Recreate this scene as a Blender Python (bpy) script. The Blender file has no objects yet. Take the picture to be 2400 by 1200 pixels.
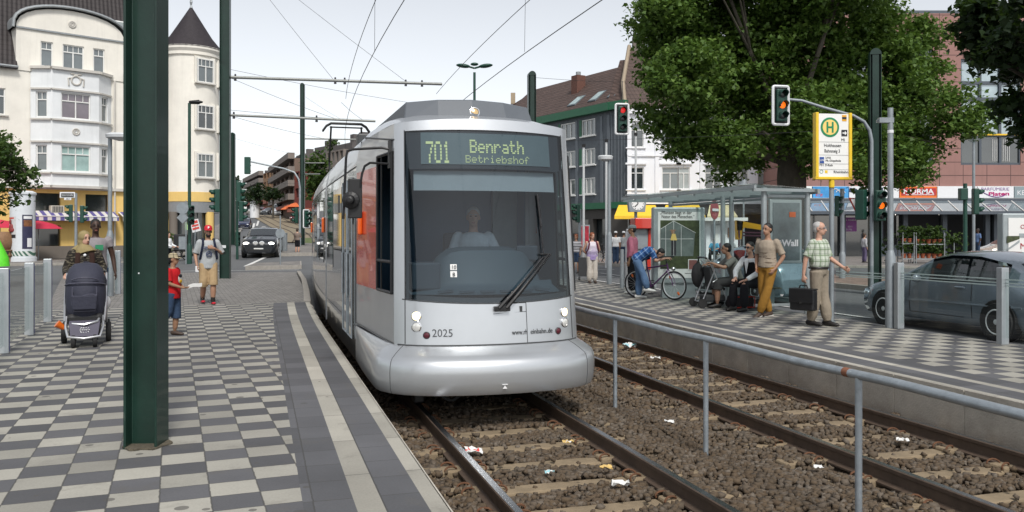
import bpy,bmesh,math,random
import numpy as np
from mathutils import Vector,Matrix,Euler
R=math.radians
scene=bpy.context.scene
COL=scene.collection
random.seed(7)
#  camera
cd=bpy.data.cameras.new("camera");cam=bpy.data.objects.new("camera",cd);COL.objects.link(cam)
cam.location=(0,0,1.6);cam.rotation_euler=(R(90),0,0)
cd.sensor_width=36;cd.lens=30.0;cd.shift_y=-55/2400
cd.clip_start=0.05;cd.clip_end=4000
scene.camera=cam
#  sky, sun, exposure
SUN_EL,SUN_AZ=50,163
w=bpy.data.worlds.new("World");scene.world=w;w.use_nodes=True
nt=w.node_tree;nt.nodes.clear()
sky=nt.nodes.new('ShaderNodeTexSky');sky.sky_type='NISHITA';sky.sun_disc=False
sky.sun_elevation=R(SUN_EL);sky.sun_rotation=R(SUN_AZ);sky.dust_density=1.0;sky.air_density=1.0;sky.ozone_density=1.0
hs=nt.nodes.new('ShaderNodeHueSaturation');hs.inputs['Saturation'].default_value=0.22
bgn=nt.nodes.new('ShaderNodeBackground');bgn.inputs['Strength'].default_value=0.115
outw=nt.nodes.new('ShaderNodeOutputWorld')
nt.links.new(sky.outputs[0],hs.inputs['Color']);nt.links.new(hs.outputs[0],bgn.inputs[0]);nt.links.new(bgn.outputs[0],outw.inputs[0])
sl=bpy.data.lights.new("sun",'SUN');sl.energy=2.0;sl.angle=R(12);sl.color=(1.0,0.96,0.9)
so=bpy.data.objects.new("sun",sl);COL.objects.link(so)
_az=R(SUN_AZ);_d=Vector((math.sin(_az)*math.cos(R(SUN_EL)),math.cos(_az)*math.cos(R(SUN_EL)),math.sin(R(SUN_EL))))
so.rotation_euler=_d.to_track_quat('Z','Y').to_euler();so.location=_d*50
scene.view_settings.view_transform='Standard';scene.view_settings.look='None'
scene.view_settings.exposure=0.55;scene.view_settings.gamma=1.0;scene.view_settings.use_curve_mapping=False
scene.cycles.max_bounces=6;scene.cycles.transparent_max_bounces=12;scene.cycles.use_denoising=True
scene.cycles.caustics_reflective=False;scene.cycles.caustics_refractive=False
#  coordinates
CT,ST=math.cos(R(16.54)),math.sin(R(16.54))
def dlt(s):
 return 0.0 if s<14 else(s-14)**2/480.0
def T(u,s,z=0.0):
 u=u+dlt(s)
 return Vector((u*CT-s*ST,u*ST+s*CT,z))
def TS(u,s,z=0.0):
 return Vector((u*CT-s*ST,u*ST+s*CT,z))
def at(px,Y,z=0.0):return Vector(((px-1200)/2000*Y,Y,z))
def zat(py,Y):return 1.6-(py-545)/2000*Y
def sst(a,b,x):
 t=max(0.0,min(1.0,(x-a)/(b-a)));return t*t*(3-2*t)
_hp=[(0,-.12),(34,-.12),(42,-.05),(50,.42),(80,1.15),(121,2.35),(163,5.0),(220,7.5),(320,9),(600,9)]
def terr(X,Y):
 if Y<=34:return-.12
 k=X/Y
 wgt=sst(-.43,-.35,k)*(1-sst(-.2,-.02,k))
 for(a,ha),(b,hb)in zip(_hp,_hp[1:]):
  if Y<=b:
   t=(Y-a)/(b-a);return-.12+(ha+(hb-ha)*t+.12)*wgt
 return-.12+9.12*wgt
def g(px,Y,dz=0.0):
 X=(px-1200)/2000*Y;return Vector((X,Y,terr(X,Y)+dz))
 #  materials
def lin(c):return tuple(((x/255)/12.92 if x/255<=.04045 else((x/255+.055)/1.055)**2.4)for x in c)
MATS={}
def mat(name,rgb,rough=.6,metal=0.0,var=.12,vs=6.0,bump=0.0,bs=60.0,spec=.5,emit=0.0,coat=0.0,trans=0.0,streak=0.0):
 if name in MATS:return MATS[name]
 m=bpy.data.materials.new(name);m.use_nodes=True;MATS[name]=m
 n=m.node_tree;p=n.nodes['Principled BSDF']
 p.inputs['Base Color'].default_value=(*rgb,1);p.inputs['Roughness'].default_value=rough
 p.inputs['Metallic'].default_value=metal;p.inputs['Specular IOR Level'].default_value=spec
 p.inputs['Coat Weight'].default_value=coat
 if trans:p.inputs['Transmission Weight'].default_value=trans
 if emit:
  p.inputs['Emission Color'].default_value=(*rgb,1);p.inputs['Emission Strength'].default_value=emit
 tc=n.nodes.new('ShaderNodeTexCoord')
 if var:
  no=n.nodes.new('ShaderNodeTexNoise');no.inputs['Scale'].default_value=vs;no.inputs['Detail'].default_value=6;no.inputs['Roughness'].default_value=.65
  if streak:
   mp=n.nodes.new('ShaderNodeMapping');mp.inputs['Scale'].default_value=(1,1,streak);n.links.new(tc.outputs['Object'],mp.inputs[0]);n.links.new(mp.outputs[0],no.inputs['Vector'])
  else:n.links.new(tc.outputs['Object'],no.inputs['Vector'])
  mr=n.nodes.new('ShaderNodeMapRange');mr.inputs['From Min'].default_value=.25;mr.inputs['From Max'].default_value=.75
  mr.inputs['To Min'].default_value=1-var;mr.inputs['To Max'].default_value=1+var
  n.links.new(no.outputs['Fac'],mr.inputs['Value'])
  mx=n.nodes.new('ShaderNodeMix');mx.data_type='RGBA';mx.blend_type='MULTIPLY';mx.inputs['Factor'].default_value=1
  mx.inputs['A'].default_value=(*rgb,1);n.links.new(mr.outputs[0],mx.inputs['B']);n.links.new(mx.outputs['Result'],p.inputs['Base Color'])
 if bump:
  nb=n.nodes.new('ShaderNodeTexNoise');nb.inputs['Scale'].default_value=bs;nb.inputs['Detail'].default_value=4
  n.links.new(tc.outputs['Object'],nb.inputs['Vector'])
  b=n.nodes.new('ShaderNodeBump');b.inputs['Strength'].default_value=bump;b.inputs['Distance'].default_value=.02
  n.links.new(nb.outputs['Fac'],b.inputs['Height']);n.links.new(b.outputs[0],p.inputs['Normal'])
 return m
def nodes(m):return m.node_tree,m.node_tree.nodes['Principled BSDF']
def basecol(m):
 n,p=nodes(m);l=p.inputs['Base Color'].links
 return l[0].from_socket if l else None
def mth(n,op,a,b=None,c=None):
 k=n.nodes.new('ShaderNodeMath');k.operation=op
 for i,v in enumerate((a,b,c)):
  if v is None:continue
  if isinstance(v,(int,float)):k.inputs[i].default_value=v
  else:n.links.new(v,k.inputs[i])
 return k.outputs[0]
def mixc(n,fac,a,b,blend='MIX'):
 k=n.nodes.new('ShaderNodeMix');k.data_type='RGBA';k.blend_type=blend
 for s,v in(('Factor',fac),('A',a),('B',b)):
  if isinstance(v,(int,float)):k.inputs[s].default_value=v
  elif isinstance(v,tuple):k.inputs[s].default_value=(*v,1)
  else:n.links.new(v,k.inputs[s])
 return k.outputs['Result']
def noise(n,vec,scale,detail=4,rough=.6):
 k=n.nodes.new('ShaderNodeTexNoise');k.inputs['Scale'].default_value=scale;k.inputs['Detail'].default_value=detail;k.inputs['Roughness'].default_value=rough
 n.links.new(vec,k.inputs['Vector']);return k.outputs['Fac']
def glassmat(name,tint=(.8,.88,.86),refl=.12,rough=.02,dark=0.0):
 if name in MATS:return MATS[name]
 m=bpy.data.materials.new(name);m.use_nodes=True;MATS[name]=m;n=m.node_tree;n.nodes.clear()
 o=n.nodes.new('ShaderNodeOutputMaterial');tr=n.nodes.new('ShaderNodeBsdfTransparent');gl=n.nodes.new('ShaderNodeBsdfGlossy')
 tr.inputs[0].default_value=(*tint,1);gl.inputs['Roughness'].default_value=rough
 lw=n.nodes.new('ShaderNodeFresnel');lw.inputs['IOR'].default_value=1.45
 gi=n.nodes.new('ShaderNodeNewGeometry');f=mth(n,'MULTIPLY',mth(n,'MINIMUM',mth(n,'ADD',lw.outputs[0],refl),1.0),mth(n,'SUBTRACT',1.0,gi.outputs['Backfacing']))
 mx=n.nodes.new('ShaderNodeMixShader');n.links.new(f,mx.inputs[0]);n.links.new(tr.outputs[0],mx.inputs[1]);n.links.new(gl.outputs[0],mx.inputs[2])
 n.links.new(mx.outputs[0],o.inputs[0]);return m
 #  mesh builder
class MB:
 def __init__(s):s.v=[];s.f=[];s.m=[]
 def add(s,vs,fs,mi=0):
  o=len(s.v);s.v+=[tuple(p)for p in vs];s.f+=[tuple(i+o for i in f)for f in fs];s.m+=[mi]*len(fs);return s
 def box(s,c,sz,rot=None,mi=0):
  c=Vector(c);x,y,z=sz[0]/2,sz[1]/2,sz[2]/2
  if isinstance(rot,(int,float)):rot=Matrix.Rotation(rot,3,'Z')
  vs=[Vector(p)for p in((-x,-y,-z),(x,-y,-z),(x,y,-z),(-x,y,-z),(-x,-y,z),(x,-y,z),(x,y,z),(-x,y,z))]
  vs=[c+(rot@p if rot is not None else p)for p in vs]
  return s.add(vs,[(0,3,2,1),(4,5,6,7),(0,1,5,4),(1,2,6,5),(2,3,7,6),(3,0,4,7)],mi)
 def ext(s,pts,vec,mi=0):
  pts=[Vector(p)for p in pts];vec=Vector(vec);k=len(pts)
  nrm=sum(((pts[i]-pts[0]).cross(pts[(i+1)%k]-pts[0])for i in range(1,k-1)),Vector())
  if nrm.dot(vec)>0:pts=pts[::-1]
  return s.add(pts+[p+vec for p in pts],[tuple(range(k)),tuple(range(2*k-1,k-1,-1))]+[(i,i+k,(i+1)%k+k,(i+1)%k)for i in range(k)],mi)
 def poly(s,pts,mi=0):return s.add(pts,[tuple(range(len(pts)))],mi)
 def tube(s,pts,r,n=8,mi=0,cap=True,side=None,closed=False):
  pts=[Vector(p)for p in pts];k=len(pts)
  rr=[(r,r)]*k if isinstance(r,(int,float))else[(q,q)if isinstance(q,(int,float))else q for q in r]
  prev=Vector(side)if side is not None else None;o=len(s.v);vs=[]
  for i in range(k):
   if closed:t=pts[(i+1)%k]-pts[i-1]
   else:t=(pts[min(i+1,k-1)]-pts[max(i-1,0)])
   if 0<i<k-1 or closed:
    a=(pts[i]-pts[i-1]).normalized();b=(pts[(i+1)%k]-pts[i]).normalized();t=a+b
   if t.length<1e-9:t=Vector((0,0,1))
   t.normalize()
   if prev is None:prev=Vector((1,0,0))if abs(t.x)<.9 else Vector((0,1,0))
   x=prev-t*prev.dot(t)
   if x.length<1e-6:x=t.orthogonal()
   x.normalize();y=t.cross(x);prev=x if side is None else Vector(side)
   for j in range(n):
    a=2*math.pi*j/n;vs.append(pts[i]+x*(rr[i][0]*math.cos(a))+y*(rr[i][1]*math.sin(a)))
  fs=[(i*n+j,i*n+(j+1)%n,(i+1)*n+(j+1)%n,(i+1)*n+j)for i in range(k-1)for j in range(n)]
  if closed:fs+=[((k-1)*n+j,(k-1)*n+(j+1)%n,(j+1)%n,j)for j in range(n)]
  elif cap:fs+=[tuple(range(n-1,-1,-1)),tuple(range((k-1)*n,k*n))]
  return s.add(vs,fs,mi)
 def cyl(s,p0,p1,r0,r1=None,n=12,mi=0):return s.tube([p0,p1],[r0,r0 if r1 is None else r1],n,mi)
 def lathe(s,c,prof,n=16,mi=0,rot=None):
  c=Vector(c);vs=[]
  for r,z in prof:
   for j in range(n):
    a=2*math.pi*j/n;p=Vector((r*math.cos(a),r*math.sin(a),z));vs.append(c+(rot@p if rot is not None else p))
  k=len(prof);fs=[(i*n+j,i*n+(j+1)%n,(i+1)*n+(j+1)%n,(i+1)*n+j)for i in range(k-1)for j in range(n)]
  fs+=[tuple(range(n-1,-1,-1)),tuple(range((k-1)*n,k*n))]
  return s.add(vs,fs,mi)
 def ell(s,c,r,n=12,m=8,mi=0,rot=None):
  prof=[(math.sin(math.pi*i/m),-math.cos(math.pi*i/m))for i in range(m+1)]
  prof[0]=(.02,-1);prof[-1]=(.02,1)
  c=Vector(c);vs=[]
  for q,z in prof:
   for j in range(n):
    a=2*math.pi*j/n;p=Vector((r[0]*q*math.cos(a),r[1]*q*math.sin(a),r[2]*z));vs.append(c+(rot@p if rot is not None else p))
  fs=[(i*n+j,i*n+(j+1)%n,(i+1)*n+(j+1)%n,(i+1)*n+j)for i in range(m)for j in range(n)]
  fs+=[tuple(range(n-1,-1,-1)),tuple(range(m*n,(m+1)*n))]
  return s.add(vs,fs,mi)
 def torus(s,c,Rr,r,ax=(0,0,1),n=24,k=8,mi=0):
  ax=Vector(ax).normalized();x=ax.orthogonal().normalized();y=ax.cross(x);c=Vector(c)
  return s.tube([c+x*(Rr*math.cos(2*math.pi*i/n))+y*(Rr*math.sin(2*math.pi*i/n))for i in range(n)],r,k,mi,closed=True,side=ax)
 def grid(s,fn,nu,nv,mi=0,skip=None):
  vs=[fn(i/nu,j/nv)for j in range(nv+1)for i in range(nu+1)]
  fs=[(j*(nu+1)+i,j*(nu+1)+i+1,(j+1)*(nu+1)+i+1,(j+1)*(nu+1)+i)for j in range(nv)for i in range(nu)if not(skip and skip(i,j))]
  return s.add(vs,fs,mi)
 def text(s,txt,size,o,x,y,mi=0,width=None,align='LEFT',depth=.002,bold=0.0):
  cu=bpy.data.curves.new('txt','FONT');cu.body=txt;cu.size=size;cu.align_x=align;cu.extrude=depth;cu.offset=bold;cu.resolution_u=3
  ob=bpy.data.objects.new('txt',cu);me=bpy.data.meshes.new_from_object(ob)
  x=Vector(x).normalized();y=Vector(y).normalized();z=x.cross(y);o=Vector(o)
  sx=1.0
  if width and len(me.vertices):
   xs=[v.co.x for v in me.vertices];sx=width/max(1e-6,max(xs)-min(xs))
  s.add([o+x*(v.co.x*sx)+y*v.co.y+z*(v.co.z+depth)for v in me.vertices],[tuple(p.vertices)for p in me.polygons],mi)
  bpy.data.objects.remove(ob);bpy.data.curves.remove(cu);bpy.data.meshes.remove(me);return s
 def mesh(s,name):
  me=bpy.data.meshes.new(name);me.from_pydata(s.v,[],s.f);me.update();return me
 def build(s,name,mats,parent=None,smooth=False,bevel=0.0,sharp=40,seg=2):
  me=s.mesh(name);return finish(me,name,mats,parent,smooth,bevel,sharp,s.m,seg)
def build_each(mb,name,mats,parent=None,**k):
 par=list(range(len(mb.v)))
 def find(a):
  while par[a]!=a:par[a]=par[par[a]];a=par[a]
  return a
 for f in mb.f:
  for q in f[1:]:par[find(q)]=find(f[0])
 groups={}
 for f,m in zip(mb.f,mb.m):groups.setdefault(find(f[0]),[]).append((f,m))
 out=[]
 for fs in groups.values():
  q=MB();ids={}
  for f,m in fs:
   for i in f:ids.setdefault(i,len(ids))
  q.v=[mb.v[i]for i in ids];q.f=[tuple(ids[i]for i in f)for f,m in fs];q.m=[m for f,m in fs];out.append(q.build(name,mats,parent,**k))
 return out
def finish(me,name,mats,parent=None,smooth=False,bevel=0.0,sharp=40,mi=None,seg=2):
 o=bpy.data.objects.new(name,me);COL.objects.link(o)
 for m in(mats if isinstance(mats,(list,tuple))else[mats]):me.materials.append(m)
 if mi and any(mi):me.polygons.foreach_set('material_index',mi)
 if smooth:
  me.polygons.foreach_set('use_smooth',[True]*len(me.polygons));me.set_sharp_from_angle(angle=R(sharp))
 if bevel:
  b=o.modifiers.new('bevel','BEVEL');b.width=bevel;b.segments=seg;b.limit_method='ANGLE';b.angle_limit=R(35)
 if parent is not None:
  o.parent=parent;o.matrix_parent_inverse=ROOTM.get(parent.name,Matrix()).inverted()
 return o
ROOTM={}
def tag(o,label=None,cat=None,group=None,kind=None):
 if label:o['label']=label
 if cat:o['category']=cat
 if group:o['group']=group
 if kind:o['kind']=kind
 return o
def thing(name,label,cat,loc=(0,0,0),rz=0.0,group=None):
 o=bpy.data.objects.new(name,None);COL.objects.link(o);o.empty_display_size=.2
 o.location=loc;o.rotation_euler=(0,0,rz);ROOTM[o.name]=Matrix.Translation(Vector(loc))@Matrix.Rotation(rz,4,'Z')
 return tag(o,label,cat,group)
def copy_tree(o,loc=None,rz=None,label=None,parent=None):
 c=o.copy();COL.objects.link(c)
 if parent is not None:c.parent=parent
 if loc is not None:c.location=loc
 if rz is not None:c.rotation_euler=(0,0,rz)
 if label:c['label']=label
 for ch in o.children:copy_tree(ch,parent=c)
 return c
def one(mb,name,mats,label,cat,group=None,**k):return tag(mb.build(name,mats,**k),label,cat,group)
def struct(mb,name,mats,**k):return tag(mb.build(name,mats,**k),kind='structure')
#  GROUND
asphalt=mat('asphalt',(.105,.112,.118),.85,var=.18,vs=.6,bump=.25,bs=90)
n,p=nodes(asphalt);tc=n.nodes.new('ShaderNodeTexCoord')
bc=basecol(asphalt);fine=noise(n,tc.outputs['Object'],45,3)
n.links.new(mixc(n,.35,bc,mixc(n,fine,(.05,.05,.055),(.19,.19,.19))),p.inputs['Base Color'])
paint=mat('road_paint',(.62,.62,.6),.7,var=.2,vs=8)
kerbm=mat('kerb_stone',(.30,.28,.25),.85,var=.2,vs=7,bump=.2)
def tilemat(name,ang,size,light,dark,offs=(0,0),checker=True):
 m=mat(name,light,.75,var=0);n,p=nodes(m)
 tc=n.nodes.new('ShaderNodeTexCoord');mp=n.nodes.new('ShaderNodeMapping');mp.inputs['Rotation'].default_value=(0,0,ang)
 mp.inputs['Location'].default_value=(offs[0],offs[1],.005)
 n.links.new(tc.outputs['Object'],mp.inputs[0]);V=mp.outputs[0]
 sp=n.nodes.new('ShaderNodeSeparateXYZ');n.links.new(V,sp.inputs[0])
 wob=noise(n,tc.outputs['Object'],14,2);wob=mth(n,'MULTIPLY_ADD',wob,.012,-.006)
 gx=mth(n,'DIVIDE',mth(n,'ADD',sp.outputs[0],wob),size);gy=mth(n,'DIVIDE',mth(n,'ADD',sp.outputs[1],wob),size)
 fx=mth(n,'FLOOR',gx);fy=mth(n,'FLOOR',gy)
 cell=n.nodes.new('ShaderNodeCombineXYZ');n.links.new(fx,cell.inputs[0]);n.links.new(fy,cell.inputs[1])
 wn=n.nodes.new('ShaderNodeTexWhiteNoise');wn.noise_dimensions='2D';n.links.new(cell.outputs[0],wn.inputs['Vector'])
 ck=mth(n,'FLOORED_MODULO',mth(n,'ADD',fx,fy),2.0)
 cl=noise(n,tc.outputs['Object'],60,5);cl2=noise(n,tc.outputs['Object'],1.3,4)
 lc=mixc(n,cl,tuple(a*.78 for a in light),tuple(min(1,a*1.2)for a in light))
 dc=mixc(n,cl,tuple(a*.8 for a in dark),tuple(a*1.25 for a in dark))
 c=mixc(n,ck,lc,dc)if checker else lc
 c=mixc(n,1.0,c,mth(n,'MULTIPLY_ADD',wn.outputs['Value'],.42,.79),'MULTIPLY')
 c=mixc(n,1.0,c,mth(n,'MULTIPLY_ADD',cl2,.6,.7),'MULTIPLY')
 vo=n.nodes.new('ShaderNodeTexVoronoi');vo.inputs['Scale'].default_value=4.2;n.links.new(tc.outputs['Object'],vo.inputs['Vector'])
 sc=n.nodes.new('ShaderNodeSeparateColor');n.links.new(vo.outputs['Color'],sc.inputs[0])
 spot=mth(n,'MULTIPLY',mth(n,'LESS_THAN',vo.outputs['Distance'],mth(n,'MULTIPLY',sc.outputs[0],.19)),mth(n,'GREATER_THAN',sc.outputs[1],.45))
 c=mixc(n,mth(n,'MULTIPLY',spot,.72),c,(.075,.07,.065))
 dn=noise(n,tc.outputs['Object'],2.7,6,.7);dk=n.nodes.new('ShaderNodeMapRange');dk.inputs['From Min'].default_value=.56;dk.inputs['From Max'].default_value=.72;n.links.new(dn,dk.inputs['Value']);c=mixc(n,mth(n,'MULTIPLY',dk.outputs[0],.42),c,(.11,.10,.085))
 jx=mth(n,'ABSOLUTE',mth(n,'SUBTRACT',mth(n,'FRACT',gx),.5));jy=mth(n,'ABSOLUTE',mth(n,'SUBTRACT',mth(n,'FRACT',gy),.5))
 j=mth(n,'GREATER_THAN',mth(n,'MAXIMUM',jx,jy),.5-.005/size)
 c=mixc(n,mth(n,'MULTIPLY',j,.75),c,(.05,.048,.045))
 n.links.new(c,p.inputs['Base Color'])
 b=n.nodes.new('ShaderNodeBump');b.inputs['Strength'].default_value=.35;b.inputs['Distance'].default_value=.004
 n.links.new(mth(n,'SUBTRACT',mth(n,'MULTIPLY',cl,.5),j),b.inputs['Height']);n.links.new(b.outputs[0],p.inputs['Normal'])
 return m
LIGHT,DARK=(.318,.305,.266),(.088,.088,.094)
A2=math.atan(.3975)
tiles_l=tilemat('left_tiles',-A2,.288,LIGHT,DARK,(.075,.0))
tiles_r=tilemat('right_tiles',-R(16.54),.30,LIGHT,DARK,(.1,.05))
tiles_d=tilemat('dark_slabs',-R(16.54),.40,(.094,.095,.102),DARK,(.09,.0),checker=False)
tiles_s=tilemat('strip_tiles',-R(16.54),.95,(.37,.352,.305),DARK,(.03,0),checker=False)
paver=tilemat('grey_pavers',-A2,.11,(.20,.19,.178),DARK,checker=False)
paver_far=tilemat('far_pavers',R(10),.4,(.185,.172,.16),DARK,checker=False)
red_paver=tilemat('red_pavers',-R(16.54),.2,(.24,.17,.14),DARK,checker=False)
conc=mat('platform_concrete',(.44,.41,.355),.9,var=.3,vs=2.5,bump=.3,bs=50)
n,p=nodes(conc);tc=n.nodes.new('ShaderNodeTexCoord');sp=n.nodes.new('ShaderNodeSeparateXYZ');n.links.new(tc.outputs['Object'],sp.inputs[0])
rust=mth(n,'MULTIPLY',mth(n,'SUBTRACT',noise(n,tc.outputs['Object'],4,5),.15),mth(n,'MULTIPLY',sp.outputs[2],-1.5))
rm=n.nodes.new('ShaderNodeClamp');n.links.new(rust,rm.inputs[0])
n.links.new(mixc(n,rm.outputs[0],basecol(conc),(.13,.085,.05)),p.inputs['Base Color'])
#  ground sheet: asphalt, with a trench for the tracks
mb=MB()
us=[-420,-250,-160,-120,-90,-70,-58,-50,-44,-38,-32,-26,-20,-15,-10,-6,-3,1.0]
ur=[6.94,10,14,18,24,30,38,46,60,80,120,200,420]
ss_=[-60,-20,0,10,20,28]+[32+4*i for i in range(40)]+[200,220,250,300,400,700,1500]
def sheet(us,ss_,zf):
 vs=[]
 for s in ss_:
  for u in us:
   q=TS(u+(dlt(s)if s<40 and abs(u)<8 else(dlt(40)if abs(u)<8 else 0)),s);vs.append((q.x,q.y,zf(q.x,q.y,s)))
 nu=len(us);mb.add(vs,[(j*nu+i,j*nu+i+1,(j+1)*nu+i+1,(j+1)*nu+i)for j in range(len(ss_)-1)for i in range(nu-1)])
sheet(us,ss_,lambda x,y,s:terr(x,y)-.03)
sheet(ur,ss_,lambda x,y,s:terr(x,y)-.03)
sheet([1.0,3,5,6.94],ss_,lambda x,y,s:(-.54 if s<27 else terr(x,y)-.03))
road=struct(mb,'road',asphalt)
def strip(mb,u0,u1,s0,s1,z,n=24,mi=0,side=False):
 vs=[]
 for i in range(n+1):
  s=s0+(s1-s0)*i/n;vs+=[T(u0,s,z),T(u1,s,z)]
 mb.add(vs,[(2*i,2*i+1,2*i+3,2*i+2)for i in range(n)],mi)
def strip_wall(mb,u,s0,s1,z0,z1,n=24,flip=False,mi=0):
 vs=[]
 for i in range(n+1):
  s=s0+(s1-s0)*i/n;vs+=[T(u,s,z0),T(u,s,z1)]
 mb.add(vs,[(2*i,2*i+2,2*i+3,2*i+1)if not flip else(2*i,2*i+1,2*i+3,2*i+2)for i in range(n)],mi)
 #  left platform: the tiled surface is a polygon bounded by the tile direction at the back and the tracks in front
td=Vector((-.3975,1,0)).normalized();tn=Vector((1,.3975,0)).normalized()
E0=Vector((-5.43,19.4,0))
def onend(t):return E0+tn*t
def s_at(u):
 a,b=0,40
 for _ in range(40):
  c=(a+b)/2
  if(T(u,c)-E0).dot(td)>0:b=c
  else:a=c
 return a
FB=Vector((-6.73,11.3,0))
def fence_pt(t):return FB+td*t
def fence_end():
 q=(E0-FB).dot(td);return FB+td*q
mb=MB()
def platform_band(u0,u1,mi,z,sN=-6):
 e0,e1=s_at(u0),s_at(u1);vs=[];N=20
 for i in range(N+1):
  vs+=[T(u0,sN+(e0-sN)*i/N,z),T(u1,sN+(e1-sN)*i/N,z)]
 mb.add(vs,[(2*i,2*i+1,2*i+3,2*i+2)for i in range(N)],mi)
f0=fence_pt(-25);f1=fence_end()
N=24;vs=[]
for i in range(N+1):
 e=s_at(.25);q=T(.25,-6+(e+6)*i/N);b=f0+(f1-f0)*(i/N);b=b+tn*-.35
 if i==N:b=f1+tn*-.35
 vs+=[b,q]
mb.add(vs,[(2*i,2*i+1,2*i+3,2*i+2)for i in range(N)],0)
platform_band(.25,.545,1,0);platform_band(.545,.705,2,0);platform_band(.705,.95,1,0);platform_band(.95,1.06,2,0)
strip_wall(mb,1.06,-6,s_at(1.06),-.55,0,mi=3)
b0,b1=f0+tn*-.35,f1+tn*-.35
mb.add([b0,b1,b1+Vector((0,0,-.4)),b0+Vector((0,0,-.4))],[(0,1,2,3)],3)
platform_l=struct(mb,'platform',[tiles_l,tiles_d,tiles_s,conc])
#  plain pavement beyond the left platform, ramping down to the crossing
mb=MB();vs=[]
N=10
for i in range(N+1):
 f=i/N
 L0=(f1+tn*-.35).lerp(at(150,34.5),f);R0=T(1.06,s_at(1.06)).lerp(at(693,36),f)
 z=-.0-.06*sst(.2,1,f)
 vs+=[(L0 .x,L0 .y,z),(R0 .x,R0 .y,z)]
mb.add(vs,[(2*i,2*i+1,2*i+3,2*i+2)for i in range(N)],0)
for i in range(N):
 a,b=Vector(vs[2*i+1]),Vector(vs[2*i+3]);mb.add([a,b,b+Vector((0,0,-.5)),a+Vector((0,0,-.5))],[(0,1,2,3)],1)
a,b=Vector(vs[-1]),Vector(vs[-2]);mb.add([a,b,b+Vector((0,0,-.3)),a+Vector((0,0,-.3))],[(0,1,2,3)],1)
struct(mb,'pavement',[paver,kerbm])
def kerb(name,pts,wd=.18,h=.1,dz=0.0,m=None):
 mb=MB()
 for a,b in zip(pts,pts[1:]):
  a,b=Vector(a),Vector(b);d=(b-a);L=d.length;ang=math.atan2(d.y,d.x);nseg=max(1,int(L/1.0))
  for i in range(nseg):
   c=a+d*((i+.5)/nseg);tilt=math.atan2(d.z,math.hypot(d.x,d.y))
   mb.box(c+Vector((0,0,dz+h/2)),(L/nseg-.008,wd,h),Matrix.Rotation(ang,3,'Z')@Matrix.Rotation(-tilt,3,'Y'))
 return struct(mb,name,m or kerbm,bevel=.012)
kerb('kerb',[T(1.0,s_at(1.06)+.15,-.2),T(1.05,24,-.2),T(.95,30,-.2),at(700,36.2,-.25)],.16,.22)
#  right platform
RU0,RU1=6.88,10.35
mb=MB()
S0,S1=-4,27.5
strip(mb,RU0,RU0+.1,S0,S1,0,mi=2);strip(mb,RU0+.1,7.31,S0,S1,0,mi=1);strip(mb,7.31,7.43,S0,S1,0,mi=2)
strip(mb,7.43,7.75,S0,S1,0,mi=1);strip(mb,7.75,RU1,S0,S1,0,mi=0)
strip_wall(mb,RU0,S0,S1,-.55,0,flip=True,mi=3);strip_wall(mb,RU1,S0,S1,-.3,0,mi=3)
for s in np.arange(S0,S1,1.0):
 a=T(RU0-.004,s,0);mb.box(T(RU0-.004,s+.5,-.045),(.022,.985,.09),R(16.54),3)
 mb.box(T(RU0-.002,s+.5,-.30),(.012,.978,.40),R(16.54),3)
e0,e1=T(RU0,S1),T(RU1,S1);mb.add([e0,e1,e1+Vector((0,0,-.5)),e0+Vector((0,0,-.5))],[(0,1,2,3)],3)
struct(mb,'platform',[tiles_r,tiles_d,tiles_s,conc])
mb=MB()
for s in np.arange(-4,19,1.2):mb.box(T(1.062,s+.6,-.06),(.016,1.185,.12),R(16.54),0)
struct(mb,'platform_edge',conc)
#  crossing and road paint
mb=MB()
def dash(p,q,wd,z=.006):
 p,q=Vector(p),Vector(q);d=(q-p);d.z=0;d.normalize();nn=Vector((-d.y,d.x,0))*wd/2
 k=max(1,int((q-p).length/2));
 for i in range(k):
  a,b=p.lerp(q,i/k),p.lerp(q,(i+1)/k)
  mb.add([(v.x,v.y,terr(v.x,v.y)-.03+z+.012)for v in(a-nn,a+nn,b+nn,b-nn)],[(0,1,2,3)])
dash(at(255,37.5),at(700,38.6),.16)
dash(at(575,42),at(625,47.5),.2);dash(at(555,55),at(585,55),.25);dash(at(640,57),at(668,58),.25);dash(at(560,49),at(600,49),.2)
dash(at(590,108),at(596,132),.3);dash(at(606,140),at(602,125),.3)
dash(at(588,104),at(655,104),.4);dash(at(612,113),at(618,123),.5)
for px,py in((2010,722),(2110,747)):pass
dash(T(11.9,14.5),T(11.2,29),.12);dash(T(14.6,20.5),T(12.3,21),.45);dash(T(13.5,25),T(13.2,34),.12)
dash(at(1352,40),at(1440,40),.18);dash(at(1352,33),at(1440,33.5),.14);dash(at(1345,47),at(1450,47),.2)
struct(mb,'road_markings',paint)
#  traffic islands, far pavements
def island(name,pts,h,top,dz=0):
 mb=MB();k=len(pts);P=[Vector((q.x,q.y,terr(q.x,q.y)-.06))for q in pts]
 c=sum(P,Vector())/k
 U=[Vector((q.x,q.y,q.z+h+.06))for q in P];I=[c.lerp(q,.95)for q in U];I=[Vector((i_.x,i_.y,U[j].z+.003))for j,i_ in enumerate(I)]
 mb.add(P+U,[(i,(i+1)%k,(i+1)%k+k,i+k)for i in range(k)],1)
 mb.add(U+I,[(i,(i+1)%k,(i+1)%k+k,i+k)for i in range(k)],1)
 mb.add(I,[tuple(range(k))],0)
 return struct(mb,name,[top,kerbm])
island('traffic_island',[at(575,38.6),at(707,39.6),at(706,43),at(600,42)],.16,paver_far)
island('traffic_island',[at(614,47.6),at(760,48.5),at(760,60),at(700,62),at(640,54)],.15,paver_far)
grassm=mat('verge_grass',(.10,.13,.04),.9,var=.4,vs=3,bump=.5,bs=30)
mb=MB()
vs=[]
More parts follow.
